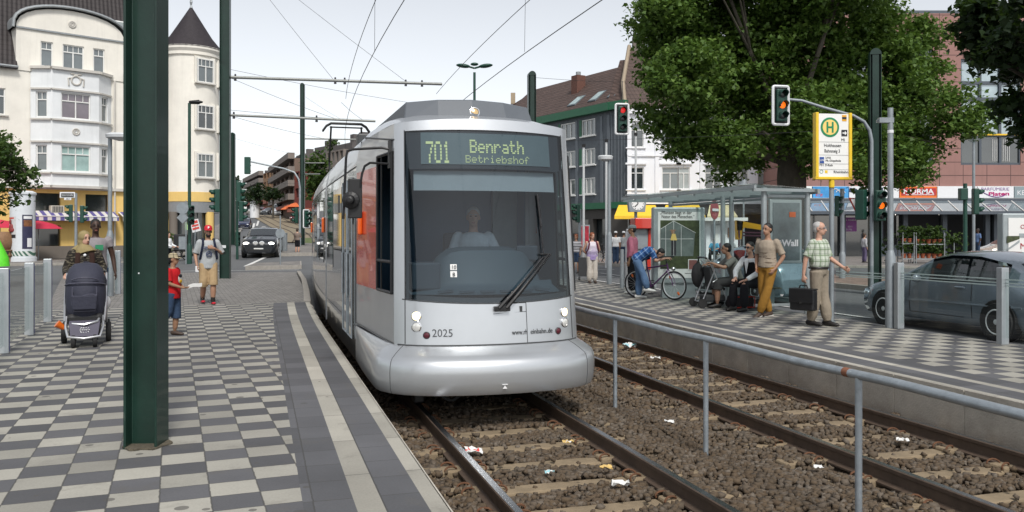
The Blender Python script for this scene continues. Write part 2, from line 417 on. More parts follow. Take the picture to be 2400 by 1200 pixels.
for i in range(9):
 f=i/8;a=at(690,62).lerp(at(716,75),f);b=at(770,62).lerp(at(770,75),f)
 vs+=[(a.x,a.y,terr(a.x,a.y)+.1),(b.x,b.y,terr(b.x,b.y)+.1)]
mb.add(vs,[(2*i,2*i+1,2*i+3,2*i+2)for i in range(8)])
struct(mb,'verge',grassm)
bedm=mat('far_track_bed',(.23,.19,.13),.95,var=.25,vs=1.2)
mb=MB();vs=[];N=30;rl=[]
def far_bed(f,k):
 Y=66+f*94;cpx=745-80*f**.9 if f<1 else 665
 cpx=760-115*sst(0,1.15,f)-20*f
 wd=3.4
 X=(cpx-1200)/2000*Y+k*wd;return Vector((X,Y,terr(X,Y)+.06))
for i in range(N+1):vs+=[far_bed(i/N,-1),far_bed(i/N,1)]
mb.add(vs,[(2*i,2*i+1,2*i+3,2*i+2)for i in range(N)])
struct(mb,'track_bed',bedm)
railm=mat('rail_steel',(.085,.058,.041),.7,metal=0,var=.3,vs=9)
railtop=mat('rail_head_polished',(.36,.37,.385),.27,metal=1.0,var=.15,vs=14,streak=1)
for k in(-.72,-.28,.28,.72):
 mb=MB();mb.tube([far_bed(i/N,k)+Vector((0,0,.03))for i in range(N+1)],.05,4)
 one(mb,'rail',railm,'thin dark rail in the track bed climbing the far street','rail','rails of the far track bed')
mb=MB()
L=[at(-160,44),at(60,44.5),at(300,47),at(470,52),at(520,56),at(555,80),at(566,110)];L2=[at(-160,90),at(60,90),at(200,90),at(300,90),at(400,90),at(478,110),at(520,130)]
vs=[]
for a,b in zip(L,L2):vs+=[(a.x,a.y,terr(a.x,a.y)+.1),(b.x,b.y,terr(b.x,b.y)+.1)]
mb.add(vs,[(2*i,2*i+2,2*i+3,2*i+1)for i in range(len(L)-1)])
struct(mb,'pavement',[paver_far])
kerb('kerb',[(a.x,a.y,terr(a.x,a.y)-.03)for a in L],.2,.14)
mb=MB();vs=[]
for i in range(13):
 s=12+i*3;vs+=[TS(17.6,s,-.0),TS(21.2,s,-.0)]
mb.add(vs,[(2*i,2*i+1,2*i+3,2*i+2)for i in range(12)])
struct(mb,'pavement',red_paver)
kerb('kerb',[TS(17.55,12,-.16),TS(17.55,48,-.16)],.16,.165)
kerb('kerb',[TS(21.25,12,-.16),TS(21.25,48,-.16)],.16,.165)
mb=MB();vs=[at(1300,48),at(1700,43.6),at(2500,40),at(3100,40),at(3100,80),at(1300,90)]
mb.poly([(v.x,v.y,-.02)for v in vs]);struct(mb,'forecourt',paver_far)
kerb('kerb',[(v.x,v.y,-.15)for v in vs[:4]],.2,.136)
#  TRACKS
ZR=-.32
stone=mat('ballast_stone',(.17,.145,.115),.95,var=.35,vs=25,bump=.3,bs=200)
n,p=nodes(stone);gi=n.nodes.new('ShaderNodeNewGeometry')
cr=n.nodes.new('ShaderNodeValToRGB');n.links.new(gi.outputs['Random Per Island'],cr.inputs[0])
e=cr.color_ramp.elements;e[0].color=(.072,.048,.027,1);e[1].color=(.19,.168,.14,1);e[1].position=1.0
for pos,c in((.35,(.105,.071,.038,1)),(.6,(.092,.072,.05,1)),(.85,(.135,.113,.09,1))):
 q=e.new(pos);q.color=c
tc=n.nodes.new('ShaderNodeTexCoord')
n.links.new(mixc(n,.5,cr.outputs[0],mixc(n,noise(n,tc.outputs['Object'],.9,3),(.115,.07,.034),(.105,.092,.077))),p.inputs['Base Color'])
soil=mat('ballast_soil',(.10,.07,.045),.95,var=.4,vs=12,bump=.6,bs=60)
mb=MB();strip(mb,1.0,6.94,-4,30,-.515,n=40);struct(mb,'track_bed',soil)
SL=.64
def sleeper_rows():return[-3.6+SL*i for i in range(52)]
rng=np.random.default_rng(3)
def ico():
 bm=bmesh.new();bmesh.ops.create_cube(bm,size=1.5);bmesh.ops.triangulate(bm,faces=bm.faces[:]);v=np.array([q.co[:]for q in bm.verts]);f=np.array([[q.index for q in t.verts]for t in bm.faces]);bm.free();return v,f
IV,IF=ico()
def stones(N,s0,s1,r0,r1):
 uu=rng.uniform(1.1,6.86,N);s=rng.uniform(s0,s1,N)
 ph=((s+3.6)/SL)%1.0;ph=np.minimum(ph,1-ph)*SL
 on=(ph<.115)&(((uu>1.3)&(uu<3.6))|((uu>4.5)&(uu<6.85)))
 between=((uu>1.85)&(uu<3.02))|((uu>5.08)&(uu<6.3))
 keep=~on|(rng.random(N)<np.where(between,.06,.6))
 for u0 in(1.7175,3.1525,4.97,6.405):keep&=(abs(uu-u0)>.085)
 uu,s,on=uu[keep],s[keep],on[keep];N=len(uu)
 r=rng.uniform(r0,r1,N)
 z=np.where(on,-.47,-.505)+rng.uniform(0,.025,N)+.018*np.sin(uu*5+s*3)
 z=z+np.where((uu>3.3)&(uu<4.8),.02,0)
 th=R(16.54);X=uu*math.cos(th)-s*math.sin(th);Y=uu*math.sin(th)+s*math.cos(th)
 d=np.where(s>14,(s-14)**2/480,0);X=X+d*math.cos(th);Y=Y+d*math.sin(th)
 V=np.empty((N,8,3),np.float32)
 sc=np.stack([rng.uniform(.75,1.35,N),rng.uniform(.7,1.0,N),rng.uniform(.5,.85,N)],1)[:,None,:]
 jit=rng.uniform(.62,1.3,(N,8,3));q=IV[None]*jit*sc
 a=rng.uniform(0,6.28,(N,1));b=rng.normal(0,.8,(N,1));ca,sa,cb,sb=np.cos(a),np.sin(a),np.cos(b),np.sin(b)
 y,zz=q[...,1]*cb-q[...,2]*sb,q[...,1]*sb+q[...,2]*cb
 x,y=q[...,0]*ca-y*sa,q[...,0]*sa+y*ca
 V[...,0]=x*r[:,None]+X[:,None];V[...,1]=y*r[:,None]+Y[:,None];V[...,2]=zz*r[:,None]+z[:,None]
 F=(IF[None]+(np.arange(N)*8)[:,None,None]).reshape(-1,3)
 return V.reshape(-1,3),F
def npmesh(name,V,F,k):
 me=bpy.data.meshes.new(name);me.vertices.add(len(V));me.vertices.foreach_set('co',np.ascontiguousarray(V,np.float32).ravel())
 me.loops.add(F.size);me.loops.foreach_set('vertex_index',np.ascontiguousarray(F,np.int32).ravel())
 me.polygons.add(len(F));me.polygons.foreach_set('loop_start',np.arange(0,F.size,k,dtype=np.int32));me.update(calc_edges=True);me.validate();return me
Va,Fa=stones(46000,3.5,13.5,.017,.038);Vb,Fb=stones(11000,13.5,22,.028,.05)
gv=finish(npmesh('ballast',np.vstack([Va,Vb]),np.vstack([Fa,Fb+len(Va)]),3),'ballast',stone);tag(gv,kind='stuff')
def sweep(mb,prof,u0,s0,s1,N,mis):
 k=len(prof);vs=[]
 for i in range(N+1):
  s=s0+(s1-s0)*i/N
  for du,z in prof:vs.append(T(u0+du,s,z))
 for j in range(k):
  fs=[(i*k+j,i*k+(j+1)%k,(i+1)*k+(j+1)%k,(i+1)*k+j)for i in range(N)]
  mb.add(vs if j==0 else[],[],0)if j==0 else None
  mb.f+=fs;mb.m+=[mis[j]]*len(fs)
def rail(u0,side,label):
 prof=[(-.07,-.475),(.07,-.475),(.07,-.46),(.012,-.445),(.012,-.365),(.034,-.355),(.036,-.328),(.028,-.32),(-.028,-.32),(-.036,-.328),(-.034,-.355),(-.012,-.365),(-.012,-.445),(-.07,-.46)]
 mb=MB();mis=[0]*14;mis[6]=0;mis[7]=1;mis[8]=0
 sweep(mb,prof,u0,-3.5,30,60,mis);o=mb.build('rail',[railm,railtop]);tag(o,label,'rail','tram rails');return o
rail(1.7175,0,'running rail beside the left platform, passing under the tram')
rail(3.1525,0,'running rail under the right-hand wheels of the tram')
rail(4.97,0,'rail of the empty track nearest the metal railing')
rail(6.405,0,'rail of the empty track lying against the right platform wall')
sleepm=mat('sleeper_concrete',(.235,.18,.115),.95,var=.3,vs=6,bump=.3,bs=70)
clipm=mat('rusty_clip',(.13,.06,.03),.9,var=.3,vs=30)
root=thing('sleeper','x','sleeper',(0,0,0),R(16.54),'concrete sleepers under the track');ROOTM[root.name]=Matrix()
root.rotation_euler=(0,0,0)
mb=MB()
for a,b,h in((-1.2,-.55,.03),(-.55,.55,.0),(.55,1.2,.03)):
 mb.box(((a+b)/2,0,-.54+h/2),(b-a+.002,.21-abs(h),.12+h))
slp=mb.build('block',sleepm,root,bevel=.02)
for x in(-.7175,.7175):
 for sx in(-1,1):
  mb=MB()
  for dy in(-.045,.045):
   pts=[(x+sx*(.075+.055*(1-math.cos(t))),dy*(1+.8*math.sin(t*.5)),-.452+.035*math.sin(t))for t in np.linspace(0,3.6,8)]
   mb.tube(pts,.009,5)
  mb.box((x+sx*.1,0,-.468),(.07,.13,.03))
  mb.build('rail_clip',clipm,root)
first=True
for k,(uc,lab)in enumerate(((2.435,'weathered concrete sleeper half buried in ballast of the track the tram stands on'),(5.6875,'weathered concrete sleeper half buried in ballast of the empty track by the right platform'))):
 for i,s in enumerate(sleeper_rows()[11:]):
  if(k==0 and s>10)or s>24:continue
  q=T(uc,s+random.uniform(-.02,.02));rz=R(16.54)+random.uniform(-.012,.012)
  if first:root.location=q;root.rotation_euler=(0,0,rz);root['label']=lab;first=False
  else:copy_tree(root,q,rz,lab)
  if k==1:pass
  #  railing between the tracks
galv=mat('galvanised_steel',(.36,.40,.43),.5,metal=.55,var=.22,vs=9,bump=.08,bs=40)
t=thing('railing','long galvanised tube railing standing in the ballast between the two tracks','railing',T(4.03,8))
ps=[.78+2.13*i for i in range(10)]
mb=MB();mb.tube([TS(4.03,s,.60+.006*math.sin(s*3))for s in np.linspace(1.0,21.5,40)],.032,10);mb.build('top_rail',galv,t,smooth=True)
for s in ps:
 mb=MB();q=TS(4.03,s);mb.cyl(q+Vector((0,0,-.52)),q+Vector((0,0,.6)),.025,n=10);mb.build('post',galv,t,smooth=True)
rustm=mat('rust_joint',(.22,.09,.05),.9)
for s in(5.16,):
 mb=MB();mb.tube([TS(4.03,s-.03,.602),TS(4.03,s+.03,.602)],.0335,10);mb.build('weld_joint',rustm,t,smooth=True)
 #  litter on the ballast
paper=mat('litter_paper',(.7,.7,.68),.8,var=.1);paperr=mat('litter_red',(.55,.05,.04),.6);paperb=mat('litter_blue',(.25,.5,.55),.5);papery=mat('litter_yellow',(.6,.42,.15),.8)
def litter(px,py,mats,label,sz=.09,zz=-.44):
 Y=(1.6-zz)*2000/(py-545);c=at(px,Y,zz);mb=MB();k=5
 rr=random.Random(px)
 def fn(u,v):
  return c+Vector(((u-.5)*sz*1.5+rr.uniform(-.1,.1)*sz,(v-.5)*sz+rr.uniform(-.1,.1)*sz,rr.uniform(0,.6)*sz*.8+.012))
 mb.grid(fn,k,k);
 for i in range(len(mb.m)):mb.m[i]=int(rr.random()<.35)*(len(mats)-1)
 o=mb.build('litter',mats);so_=o.modifiers.new('thickness','SOLIDIFY');so_.thickness=.003
 tag(o,label,'litter','scraps of litter on the ballast')
litter(1110,1064,[paper,paperr],'crumpled red and white wrapper beside the rail in front of the tram',.11)
litter(1455,1141,[paper],'crumpled white paper scrap between rails at bottom of the picture',.09)
litter(1478,815,[paper,paperb],'white and blue wrapper on the empty track near the tram bumper',.17)
litter(1568,992,[paper],'small white scrap on ballast between the two nearer railing posts',.06)
litter(1535,843,[paper],'flattened white scrap between sleepers of the empty track',.10)
litter(2115,1035,[paper],'white scrap on the empty track right of the nearest railing post',.07)
litter(1918,1100,[paper],'tiny white scrap on ballast just left of the nearest railing post',.05)
litter(1420,1102,[papery],'torn yellow brown scrap between the rails before the tram',.07)
litter(1332,1040,[papery,paper],'faded leaf-like scrap near the rail right of the tram',.07)
litter(1288,1111,[paper,paperb],'small greenish white bottle cap wrapper between the tram rails',.05)
#  TRAM
UC=2.435
def tmat(name,rgb,rough,metal,coat,var=.04):
 m=mat(name,rgb,rough,metal=metal,var=var,vs=2.5,coat=coat);return m
silver=tmat('tram_silver',(.52,.54,.56),.33,.65,.4)
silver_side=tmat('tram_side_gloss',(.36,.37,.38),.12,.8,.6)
roofgrey=mat('tram_roof_grey',(.105,.118,.135),.55,var=.06,vs=2)
blk=mat('black_rubber',(.012,.012,.013),.5,var=0)
blackgl=mat('black_gloss',(.010,.011,.013),.08,var=0,spec=.8)
redp=mat('tram_red',(.56,.045,.03),.25,var=.04,coat=.5)
tglass=glassmat('windscreen_glass',(.58,.66,.70),.02,.01)
sglass=glassmat('side_window_glass',(.55,.62,.62),.5,.01)
darkgrey=mat('dark_grey_plastic',(.045,.048,.05),.5,var=.08)
FZ0,FZ3=.42,2.84
def lerp(a,b,t):return a+(b-a)*t
def Wz(z):return lerp(1.045,1.0,(z-.42)/2.4)
def front(a,z):
 t=(z-.42)/2.4
 sc=8.76+.30*t+.10*t*t;se=9.12+.26*t
 return TS(UC+a*Wz(z),sc+(se-sc)*(.62*a*a+.38*abs(a)**9),z)
def side_pt(sg,f,z):
 t=(z-.42)/2.4;se=9.12+.26*t
 s=lerp(se,11.4,f);wdt=lerp(Wz(z),1.2,f**.8)
 if z>2.4:wdt-=.10*((z-2.4)/.45)**2*f
 return TS(UC+sg*wdt,s,z)
tram=thing('tram','silver articulated tram showing line 701 to Benrath, standing at the platform','tram',TS(UC,9.2,-.32),R(16.54))
zb1=lambda a:.845+.055*a*a
zb2=lambda a:2.735-.03*a*a
zb3=lambda a:2.86-.06*a*a
AS=[-1,-.985,-.965,-.94,-.905]+list(np.linspace(-.8,.8,13))+[.905,.94,.965,.985,1]
def band(mb,As,z0f,z1f,nz,off=0.0,mi=0):
 vs=[]
 for j in range(nz+1):
  for a in As:
   z=lerp(z0f(a),z1f(a),j/nz);q=front(a,z)
   if off:q=q+Vector((-.0,0,0))+TS(0,-off,0)
   vs.append(q)
 k=len(As);mb.add(vs,[(j*k+i,j*k+i+1,(j+1)*k+i+1,(j+1)*k+i)for j in range(nz)for i in range(k-1)],mi)
mb=MB()
band(mb,AS,lambda a:.40,zb1,4);band(mb,AS,zb2,zb3,2)
for sg in(-1,1):
 As=[sg*a for a in(.905,.94,.965,.985,1)]
 if sg>0:band(mb,As,zb1,zb2,10)
 else:band(mb,As[::-1],zb1,zb2,10)
zs=[.40,.93,2.50,2.80];fs_=[0,.006,.012,.345,.38,.95,1.0]
for sg in(-1,1):
 for j in range(3):
  for i in range(6):
   if j==1 and i==2:continue
   for kk in range(4):
    za,zb=lerp(zs[j],zs[j+1],kk/4),lerp(zs[j],zs[j+1],(kk+1)/4)
    q=[side_pt(sg,fs_[i],za),side_pt(sg,fs_[i+1],za),side_pt(sg,fs_[i+1],zb),side_pt(sg,fs_[i],zb)]
    mb.add(q,[(0,1,2,3)]if sg>0 else[(3,2,1,0)],0)
def roof_fn(i,a):
 if i==0:return front(a,zb3(a))+Vector((0,0,.0))
 f=i/6;bk=TS(UC+a*1.12,11.4,3.09-.29*abs(a)**6)
 q=front(a,zb3(a));r_=q.lerp(bk,f);r_.z=q.z+(bk.z-q.z)*(1-(1-f)**2.2);return r_
vs=[]
for i in range(7):
 for a in AS:vs.append(roof_fn(i,a))
k=len(AS);mb.add(vs,[(j*k+i,j*k+i+1,(j+1)*k+i+1,(j+1)*k+i)for j in range(6)for i in range(k-1)])
cab=mb.build('cab_shell',[silver],tram,smooth=True,sharp=28)
for pgn in cab.data.polygons:pass
mb=MB()
for sg in(-1,1):
 vs=[]
 for i in range(13):
  f=i/12;q=side_pt(sg,f,2.80);r_=roof_fn(f*6,sg)if f>0 else front(sg,zb3(1));vs+=[q,r_]
 mb.add(vs,[(2*i,2*i+2,2*i+3,2*i+1)for i in range(12)])
build_each(mb,'roof_cove',silver,tram,smooth=True)
mb=MB()
base=[]
for sg,rng_ in((-1,[1,.8,.6,.4,.25,.12,.05]),(0,list(np.linspace(-1,1,25))),(1,[.05,.12,.25,.4,.6,.8,1])):
 for q in rng_:
  if sg:base.append((side_pt(sg,q,.42),max(.004,.20*(1-q)**.9+.006),q))
  else:base.append((front(q,.42),.30-.10*abs(q)**6,0))
K=len(base);vs=[]
prof=[(0.0,.405,0),(.3,.372,.2),(.6,.33,.3),(.83,.292,.4),(.93,.258,.4),(.985,.205,.4),(1.0,.14,.4),(.985,.05,.4),(.95,-.035,.4),(.86,-.075,.5),(.4,-.085,.5)]
for i in range(K):
 P0=base[max(i-1,0)][0];P1=base[min(i+1,K-1)][0];d=P1-P0;d.z=0;d.normalize();nrm=Vector((d.y,-d.x,0))
 o_,qq=base[i][1],base[i][2]
 for fr,z,_ in prof:
  zz=lerp(z,.36,.88*qq)if z>.1 else z
  q=base[i][0]+nrm*(o_*fr);q.z=zz;vs.append(q)
k=len(prof)
mb.add(vs,[(i*k+j+1,i*k+j,(i+1)*k+j,(i+1)*k+j+1)for i in range(K-1)for j in range(k-1)])
mb.build('bumper',silver,tram,smooth=True,sharp=50)
mb=MB()
for ii in(8,9+20+1-1):
 pts=[]
 P0=base[ii-1][0];P1=base[ii+1][0];d=P1-P0;d.z=0;d.normalize();nrm=Vector((d.y,-d.x,0))
 for fr,z,_ in prof:q=base[ii][0]+nrm*(base[ii][1]*fr+.001);q.z=z+.001;pts.append(q)
 mb.tube(pts,.003,4)
mb.build('bumper_seam',darkgrey,tram)
mb=MB()
c=base[19][0]+TS(0,-.305,0);c.z=-.01
xr,up=TS(1,0,0),Vector((0,0,1))
mb.ext([c-xr*.025,c+xr*.025,c+up*.035],TS(0,-.004,0));mb.box(c+up*.043,(.06,.006,.008),R(16.54));mb.build('coupler_mark',mat('white_mark',(.75,.75,.75),.5,var=0),tram)
mb=MB();band(mb,[-.905]+list(np.linspace(-.8,.8,17))+[.905],zb1,zb2,14);
mb.build('windscreen',tglass,tram,smooth=True)
mb=MB()
band(mb,[-.905,-.6,-.3,0,.3,.6,.905],lambda a:2.30-.015*a*a,lambda a:zb2(a)-.002,3,off=-.03)
for sg in(-1,1):
 As=sorted([sg*.905,sg*.865]);band(mb,As,lambda a:zb1(a),lambda a:2.31,8,off=-.012)
band(mb,list(np.linspace(-.905,.905,13)),lambda a:zb1(a),lambda a:zb1(a)+.055,1,off=-.012)
mb.build('windscreen_mask',blackgl,tram,smooth=True)
disp=mat('display_panel',(.125,.16,.165),.35,var=.06,vs=5)
led=mat('display_led',(.58,.61,.28),.5,var=0,emit=.34)
def dpt(a,z):return front(a,z)+TS(0,.02,0)
mb=MB();As=list(np.linspace(-.735,.735,13));vs=[]
for z in(2.345,2.695):
 for a in As:vs.append(dpt(a*1.0,z))
mb.add(vs,[(i,i+1,14+i,13+i)for i in range(12)]);dsp=mb.build('destination_display',disp,tram)
FONT={'7':"11111 00001 00010 00010 00100 00100 00100",'0':"01110 10001 10001 10001 10001 10001 01110",'1':"00100 01100 00100 00100 00100 00100 01110",'B':"11110 10001 10001 11110 10001 10001 11110",'e':"00000 00000 01110 10001 11111 10000 01110",'n':"00000 00000 10110 11001 10001 10001 10001",'r':"00000 00000 10110 11001 10000 10000 10000",'a':"00000 00000 01110 00001 01111 10001 01111",'t':"01000 01000 11110 01000 01000 01001 00110",'h':"10000 10000 10110 11001 10001 10001 10001",'i':"00100 00000 01100 00100 00100 00100 01110",'s':"00000 00000 01111 10000 01110 00001 11110",'o':"00000 00000 01110 10001 10001 10001 01110",'f':"00110 01001 01000 11100 01000 01000 01000",'b':"10000 10000 10110 11001 10001 10001 11110"}
def dots(mb,txt,a0,a1,z0,z1,bold=False):
 nc=len(txt)*6-1
 for ci,ch in enumerate(txt):
  rows=FONT[ch].split()
  for r_,row in enumerate(rows):
   for c_,b in enumerate(row):
    if b!='1':continue
    for ex in((0,.5)if bold else(0,)):
     aa=a0+(a1-a0)*(ci*6+c_+ex+.5)/nc;zz=z1-(z1-z0)*(r_+.5)/7
     dz=(z1-z0)/7*.40;da=(a1-a0)/nc*(.40 if not bold else .34)
     q=[dpt(aa-da,zz-dz),dpt(aa+da,zz-dz),dpt(aa+da,zz+dz),dpt(aa-da,zz+dz)]
     mb.add([v+TS(0,-.004,0)for v in q],[(0,1,2,3)])
mb=MB();dots(mb,'701',-.685,-.43,2.355,2.60,True);dots(mb,'Benrath',-.21,.41,2.475,2.625,True);dots(mb,'Betriebshof',-.26,.475,2.365,2.45)
mb.build('display_text',led,dsp)
mb=MB()
for a in(.335,):
 mb.tube([front(a,z)+TS(0,-.001,0)for z in np.linspace(.41,.85,6)],.0035,4)
mb.tube([front(a,zb1(a)-.004)+TS(0,-.002,0)for a in np.linspace(-.93,.93,24)],.006,4)
mb.tube([front(a,.408)+TS(0,-.004,0)for a in np.linspace(-.97,.97,24)],.007,4)
for sg in(-1,1):mb.tube([front(sg*.905,z)+TS(0,-.002,0)for z in np.linspace(.42,2.72,12)],.005,4)
mb.build('panel_seams',darkgrey,tram)
lens=mat('lamp_lens',(.75,.75,.72),.08,metal=.3,var=0);lit=mat('lamp_lit',(1.0,.86,.55),.3,var=0,emit=1.3);chrome=mat('chrome',(.7,.7,.7),.12,metal=1,var=0);taillens=mat('tail_lens',(.10,.02,.03),.15,var=0)
for sg in(-1,1):
 for(a,z,r,m_)in((.80,.715,.046,lit),(.80,.60,.046,lens),(.705,.515,.032,taillens)):
  A=sg*a;q=front(A,z);d=(front(A+.02,z)-front(A-.02,z)).normalized();nr=d.cross(Vector((0,0,1))).normalized()
  rot=Matrix((d,Vector((0,0,1)).cross(nr)*-1,nr)).transposed();rot=nr.to_track_quat('Z','Y').to_matrix()
  mb=MB();mb.lathe(q-nr*.008,[(r*.9,0),(r*1.22,.0),(r*1.22,.014),(r*1.05,.018),(r*1.0,.010)],20,rot=rot)
  hl=mb.build('headlight' if m_ is not taillens else 'tail_light',chrome if m_ is not taillens else darkgrey,tram,smooth=True)
  mb=MB();mb.lathe(q-nr*.006,[(r*1.0,0),(r*.98,.012),(r*.7,.017),(r*.2,.019)],20,rot=rot);mb.build('lens',m_,hl,smooth=True)
ink=mat('lettering_grey',(.06,.065,.07),.5,var=0)
def ftext(mb,txt,a,z,size,width=None):
 q=front(a,z)+TS(0,-.004,0);a1=a+(width or .3)/1.04;d=front(a1,z)-front(a,z);mb.text(txt,size,q,d,(front(a,z+.3)-front(a,z)),width=width)
mb=MB();ftext(mb,'2025',-.655,.50,.115,.215);mb.build('fleet_number',ink,tram)
mb=MB()
for txt,a0,a1,ww in(('www.rh',.165,.385,.18),('einbahn',.372,.57,.193),('.de',.565,.64,.07)):ftext(mb,txt,a0,.502,.078,ww)
mb.build('web_address',ink,tram)
mb=MB();q0=front(.06,.80)+TS(0,-.035,0)
for(a0,z0,a1,z1)in((.02,.79,.55,1.33),(.10,.79,.62,1.36)):
 P=[front(lerp(a0,a1,t),lerp(z0,z1,t))+TS(0,-.045-.02*math.sin(3.14*t),0)for t in np.linspace(0,1,7)]
 mb.tube(P,[.024,.024,.02,.012,.010,.009,.009],6)
 P=[front(lerp(a0,a1,t)+.012,lerp(z0,z1,t)-.03)+TS(0,-.022,0)for t in np.linspace(.25,1.06,7)];mb.tube(P,.008,4)
mb.tube([front(.52,1.36)+TS(0,-.04,0),front(.64,1.36)+TS(0,-.04,0)],.012,5)
mb.tube([front(.57,1.3)+TS(0,-.03,0),front(.535,2.02)+TS(0,-.018,0)],[.008,.010],5);mb.tube([front(.555,1.66)+TS(0,-.026,0),front(.535,2.02)+TS(0,-.018,0)],.014,5)
mb.box(front(.02,.785)+TS(0,-.02,0),(.09,.07,.05),R(16.54));mb.box(front(.10,.785)+TS(0,-.02,0),(.09,.07,.05),R(16.54))
mb.build('wiper',blk,tram,bevel=.006)
mb=MB();
hp=[(-.03,.73),(.335,.745),(.335,.84),(.08,.83)]
for i in range(3):mb.tube([front(*hp[i])+TS(0,-.003,0),front(*hp[i+1])+TS(0,-.003,0)],.003,4)
mb.box(front(.275,.775)+TS(0,-.003,0),(.03,.006,.06),R(16.54));mb.build('wiper_hatch',darkgrey,tram)
st=mat('sticker_white',(.8,.8,.78),.5,var=0)
mb=MB();
for z0,z1 in((1.20,1.262),(1.125,1.188)):
 q=[front(a,z)+TS(0,-.004,0)for a,z in((-.462,z0),(-.395,z0),(-.395,z1),(-.462,z1))];mb.ext(q,TS(0,-.002,0))
stk=mb.build('sticker',st,tram)
mb=MB();
for tx,z in(('10',1.212),('B',1.135)):q=front(-.428,z)+TS(0,-.0095,0);mb.text(tx,.058,q,front(-.39,z)-front(-.43,z),(0,0,1),align='CENTER')
mb.build('sticker_text',ink,stk)
mb=MB();P=[]
def fair(a,s,z):return TS(UC+a,s,z)
lo=[(-.80,9.95),(-.42,9.80),(0,9.75),(.42,9.80),(.80,9.95)]
vs=[fair(a,s,2.90)for a,s in lo]+[fair(a*.95,s+.14,3.15+.035*(1-(a/.8)**2))for a,s in lo]+[fair(a*.9,15.5,3.2)for a,s in lo]+[fair(a,15.6,2.95)for a,s in lo]
mb.add(vs,[(i,i+1,i+6,i+5)for i in range(4)]+[(5+i,6+i,11+i,10+i)for i in range(4)]+[(10+i,11+i,16+i,15+i)for i in range(4)]+[(0,5,10,15),(4,19,14,9)])
fr=mb.build('roof_fairing',roofgrey,tram,bevel=.015)
q=fair(0.02,9.84,3.02);nr=TS(0,-1,.25).normalized();rot=nr.to_track_quat('Z','Y').to_matrix()
mb=MB();mb.lathe(q,[(.062,0),(.062,.03),(.05,.032),(.048,.02)],18,rot=rot);hl=mb.build('headlight',chrome,fr,smooth=True)
mb=MB();mb.lathe(q+nr*.005,[(.048,0),(.045,.02),(.02,.028)],16,rot=rot);mb.build('lens',mat('roof_lens',(.65,.45,.22),.15,metal=.4,var=0,emit=.05),hl,smooth=True)
for sg in(-1,1):
 mb=MB();vs=[]
 for j in range(9):
  for i in range(5):vs.append(side_pt(sg,lerp(.012,.345,i/4),lerp(.93,2.50,j/8)))
 mb.add(vs,[(j*5+i,j*5+i+1,(j+1)*5+i+1,(j+1)*5+i)for j in range(8)for i in range(4)]);wn_=mb.build('cab_window',sglass,tram,smooth=True)
 mb=MB();off=TS(sg*.012,0,0)
 for za in(.945,1.28,2.485):
  mb.tube([side_pt(sg,f,za)+off for f in(.02,.18,.345)],.018,4)
 for f in(.022,.24,.34):mb.tube([side_pt(sg,f,z)+off for z in(.94,1.7,2.49)],.016 if f!=.24 else .010,4)
 mb.build('window_frame',blk,wn_)
 mb=MB();vs=[];o2=TS(sg*.004,0,0)
 for j in range(7):
  for i in range(3):vs.append(side_pt(sg,lerp(.36,.97,i/2),lerp(.93,2.38,j/6))+o2)
 mb.add(vs,[(j*3+i,j*3+i+1,(j+1)*3+i+1,(j+1)*3+i)for j in range(6)for i in range(2)]);mb.build('red_panel',redp,tram,smooth=True)
 mb=MB();mb.tube([side_pt(sg,1.0,z)+o2 for z in np.linspace(.4,2.8,5)],.008,4);mb.tube([side_pt(sg,f,.415)+o2 for f in np.linspace(0,1,6)],.006,4);mb.tube([side_pt(sg,f,lerp(2.62,2.86,f))+o2 for f in np.linspace(.0,1,6)],.010,4)
 mb.build('side_seams',darkgrey,tram)
 mb=MB();q=side_pt(sg,.80,1.72)+TS(sg*.03,0,0);mb.box(q,(.06,.10,.30),R(16.54));mb.build('indicator',mat('indicator_orange',(.75,.12,.01),.25,var=0,coat=.5),tram,bevel=.02)
for sg in(-1,):
 mb=MB();A=side_pt(sg,.06,2.52);B=TS(UC-1.50,9.65,2.53);C_=TS(UC-1.53,9.65,1.95)
 mb.tube([A,A+TS(-.10,0,.02),B+TS(.08,0,.0),B+TS(.015,0,-.02),B+TS(0,0,-.10),C_+TS(0,0,-.2)],.016,6)
 A2_=side_pt(sg,.06,2.36);B2=TS(UC-1.30,9.60,2.37)
 mb.tube([A2_,B2+TS(.06,0,0.01),B2+TS(0,0,-.03),B2+TS(-.03,0,-.12),TS(UC-1.35,9.62,2.1)],.014,6)
 mb.tube([side_pt(sg,.06,2.31),side_pt(sg,.06,2.62)],.035,6)
 arm_=mb.build('mirror_arm',blk,tram,smooth=True)
 mb=MB();mb.box(TS(UC-1.40,9.66,1.98),(.15,.10,.44),R(16.54));mb.lathe(TS(UC-1.45,9.6,1.96),[(.10,0),(.10,.02),(.05,.05),(.045,.10),(.02,.11)],14,rot=Matrix.Rotation(R(90),3,'X')@Matrix.Rotation(0,3,'Z'))
 mb.build('mirror',blk,tram,bevel=.035,seg=3)
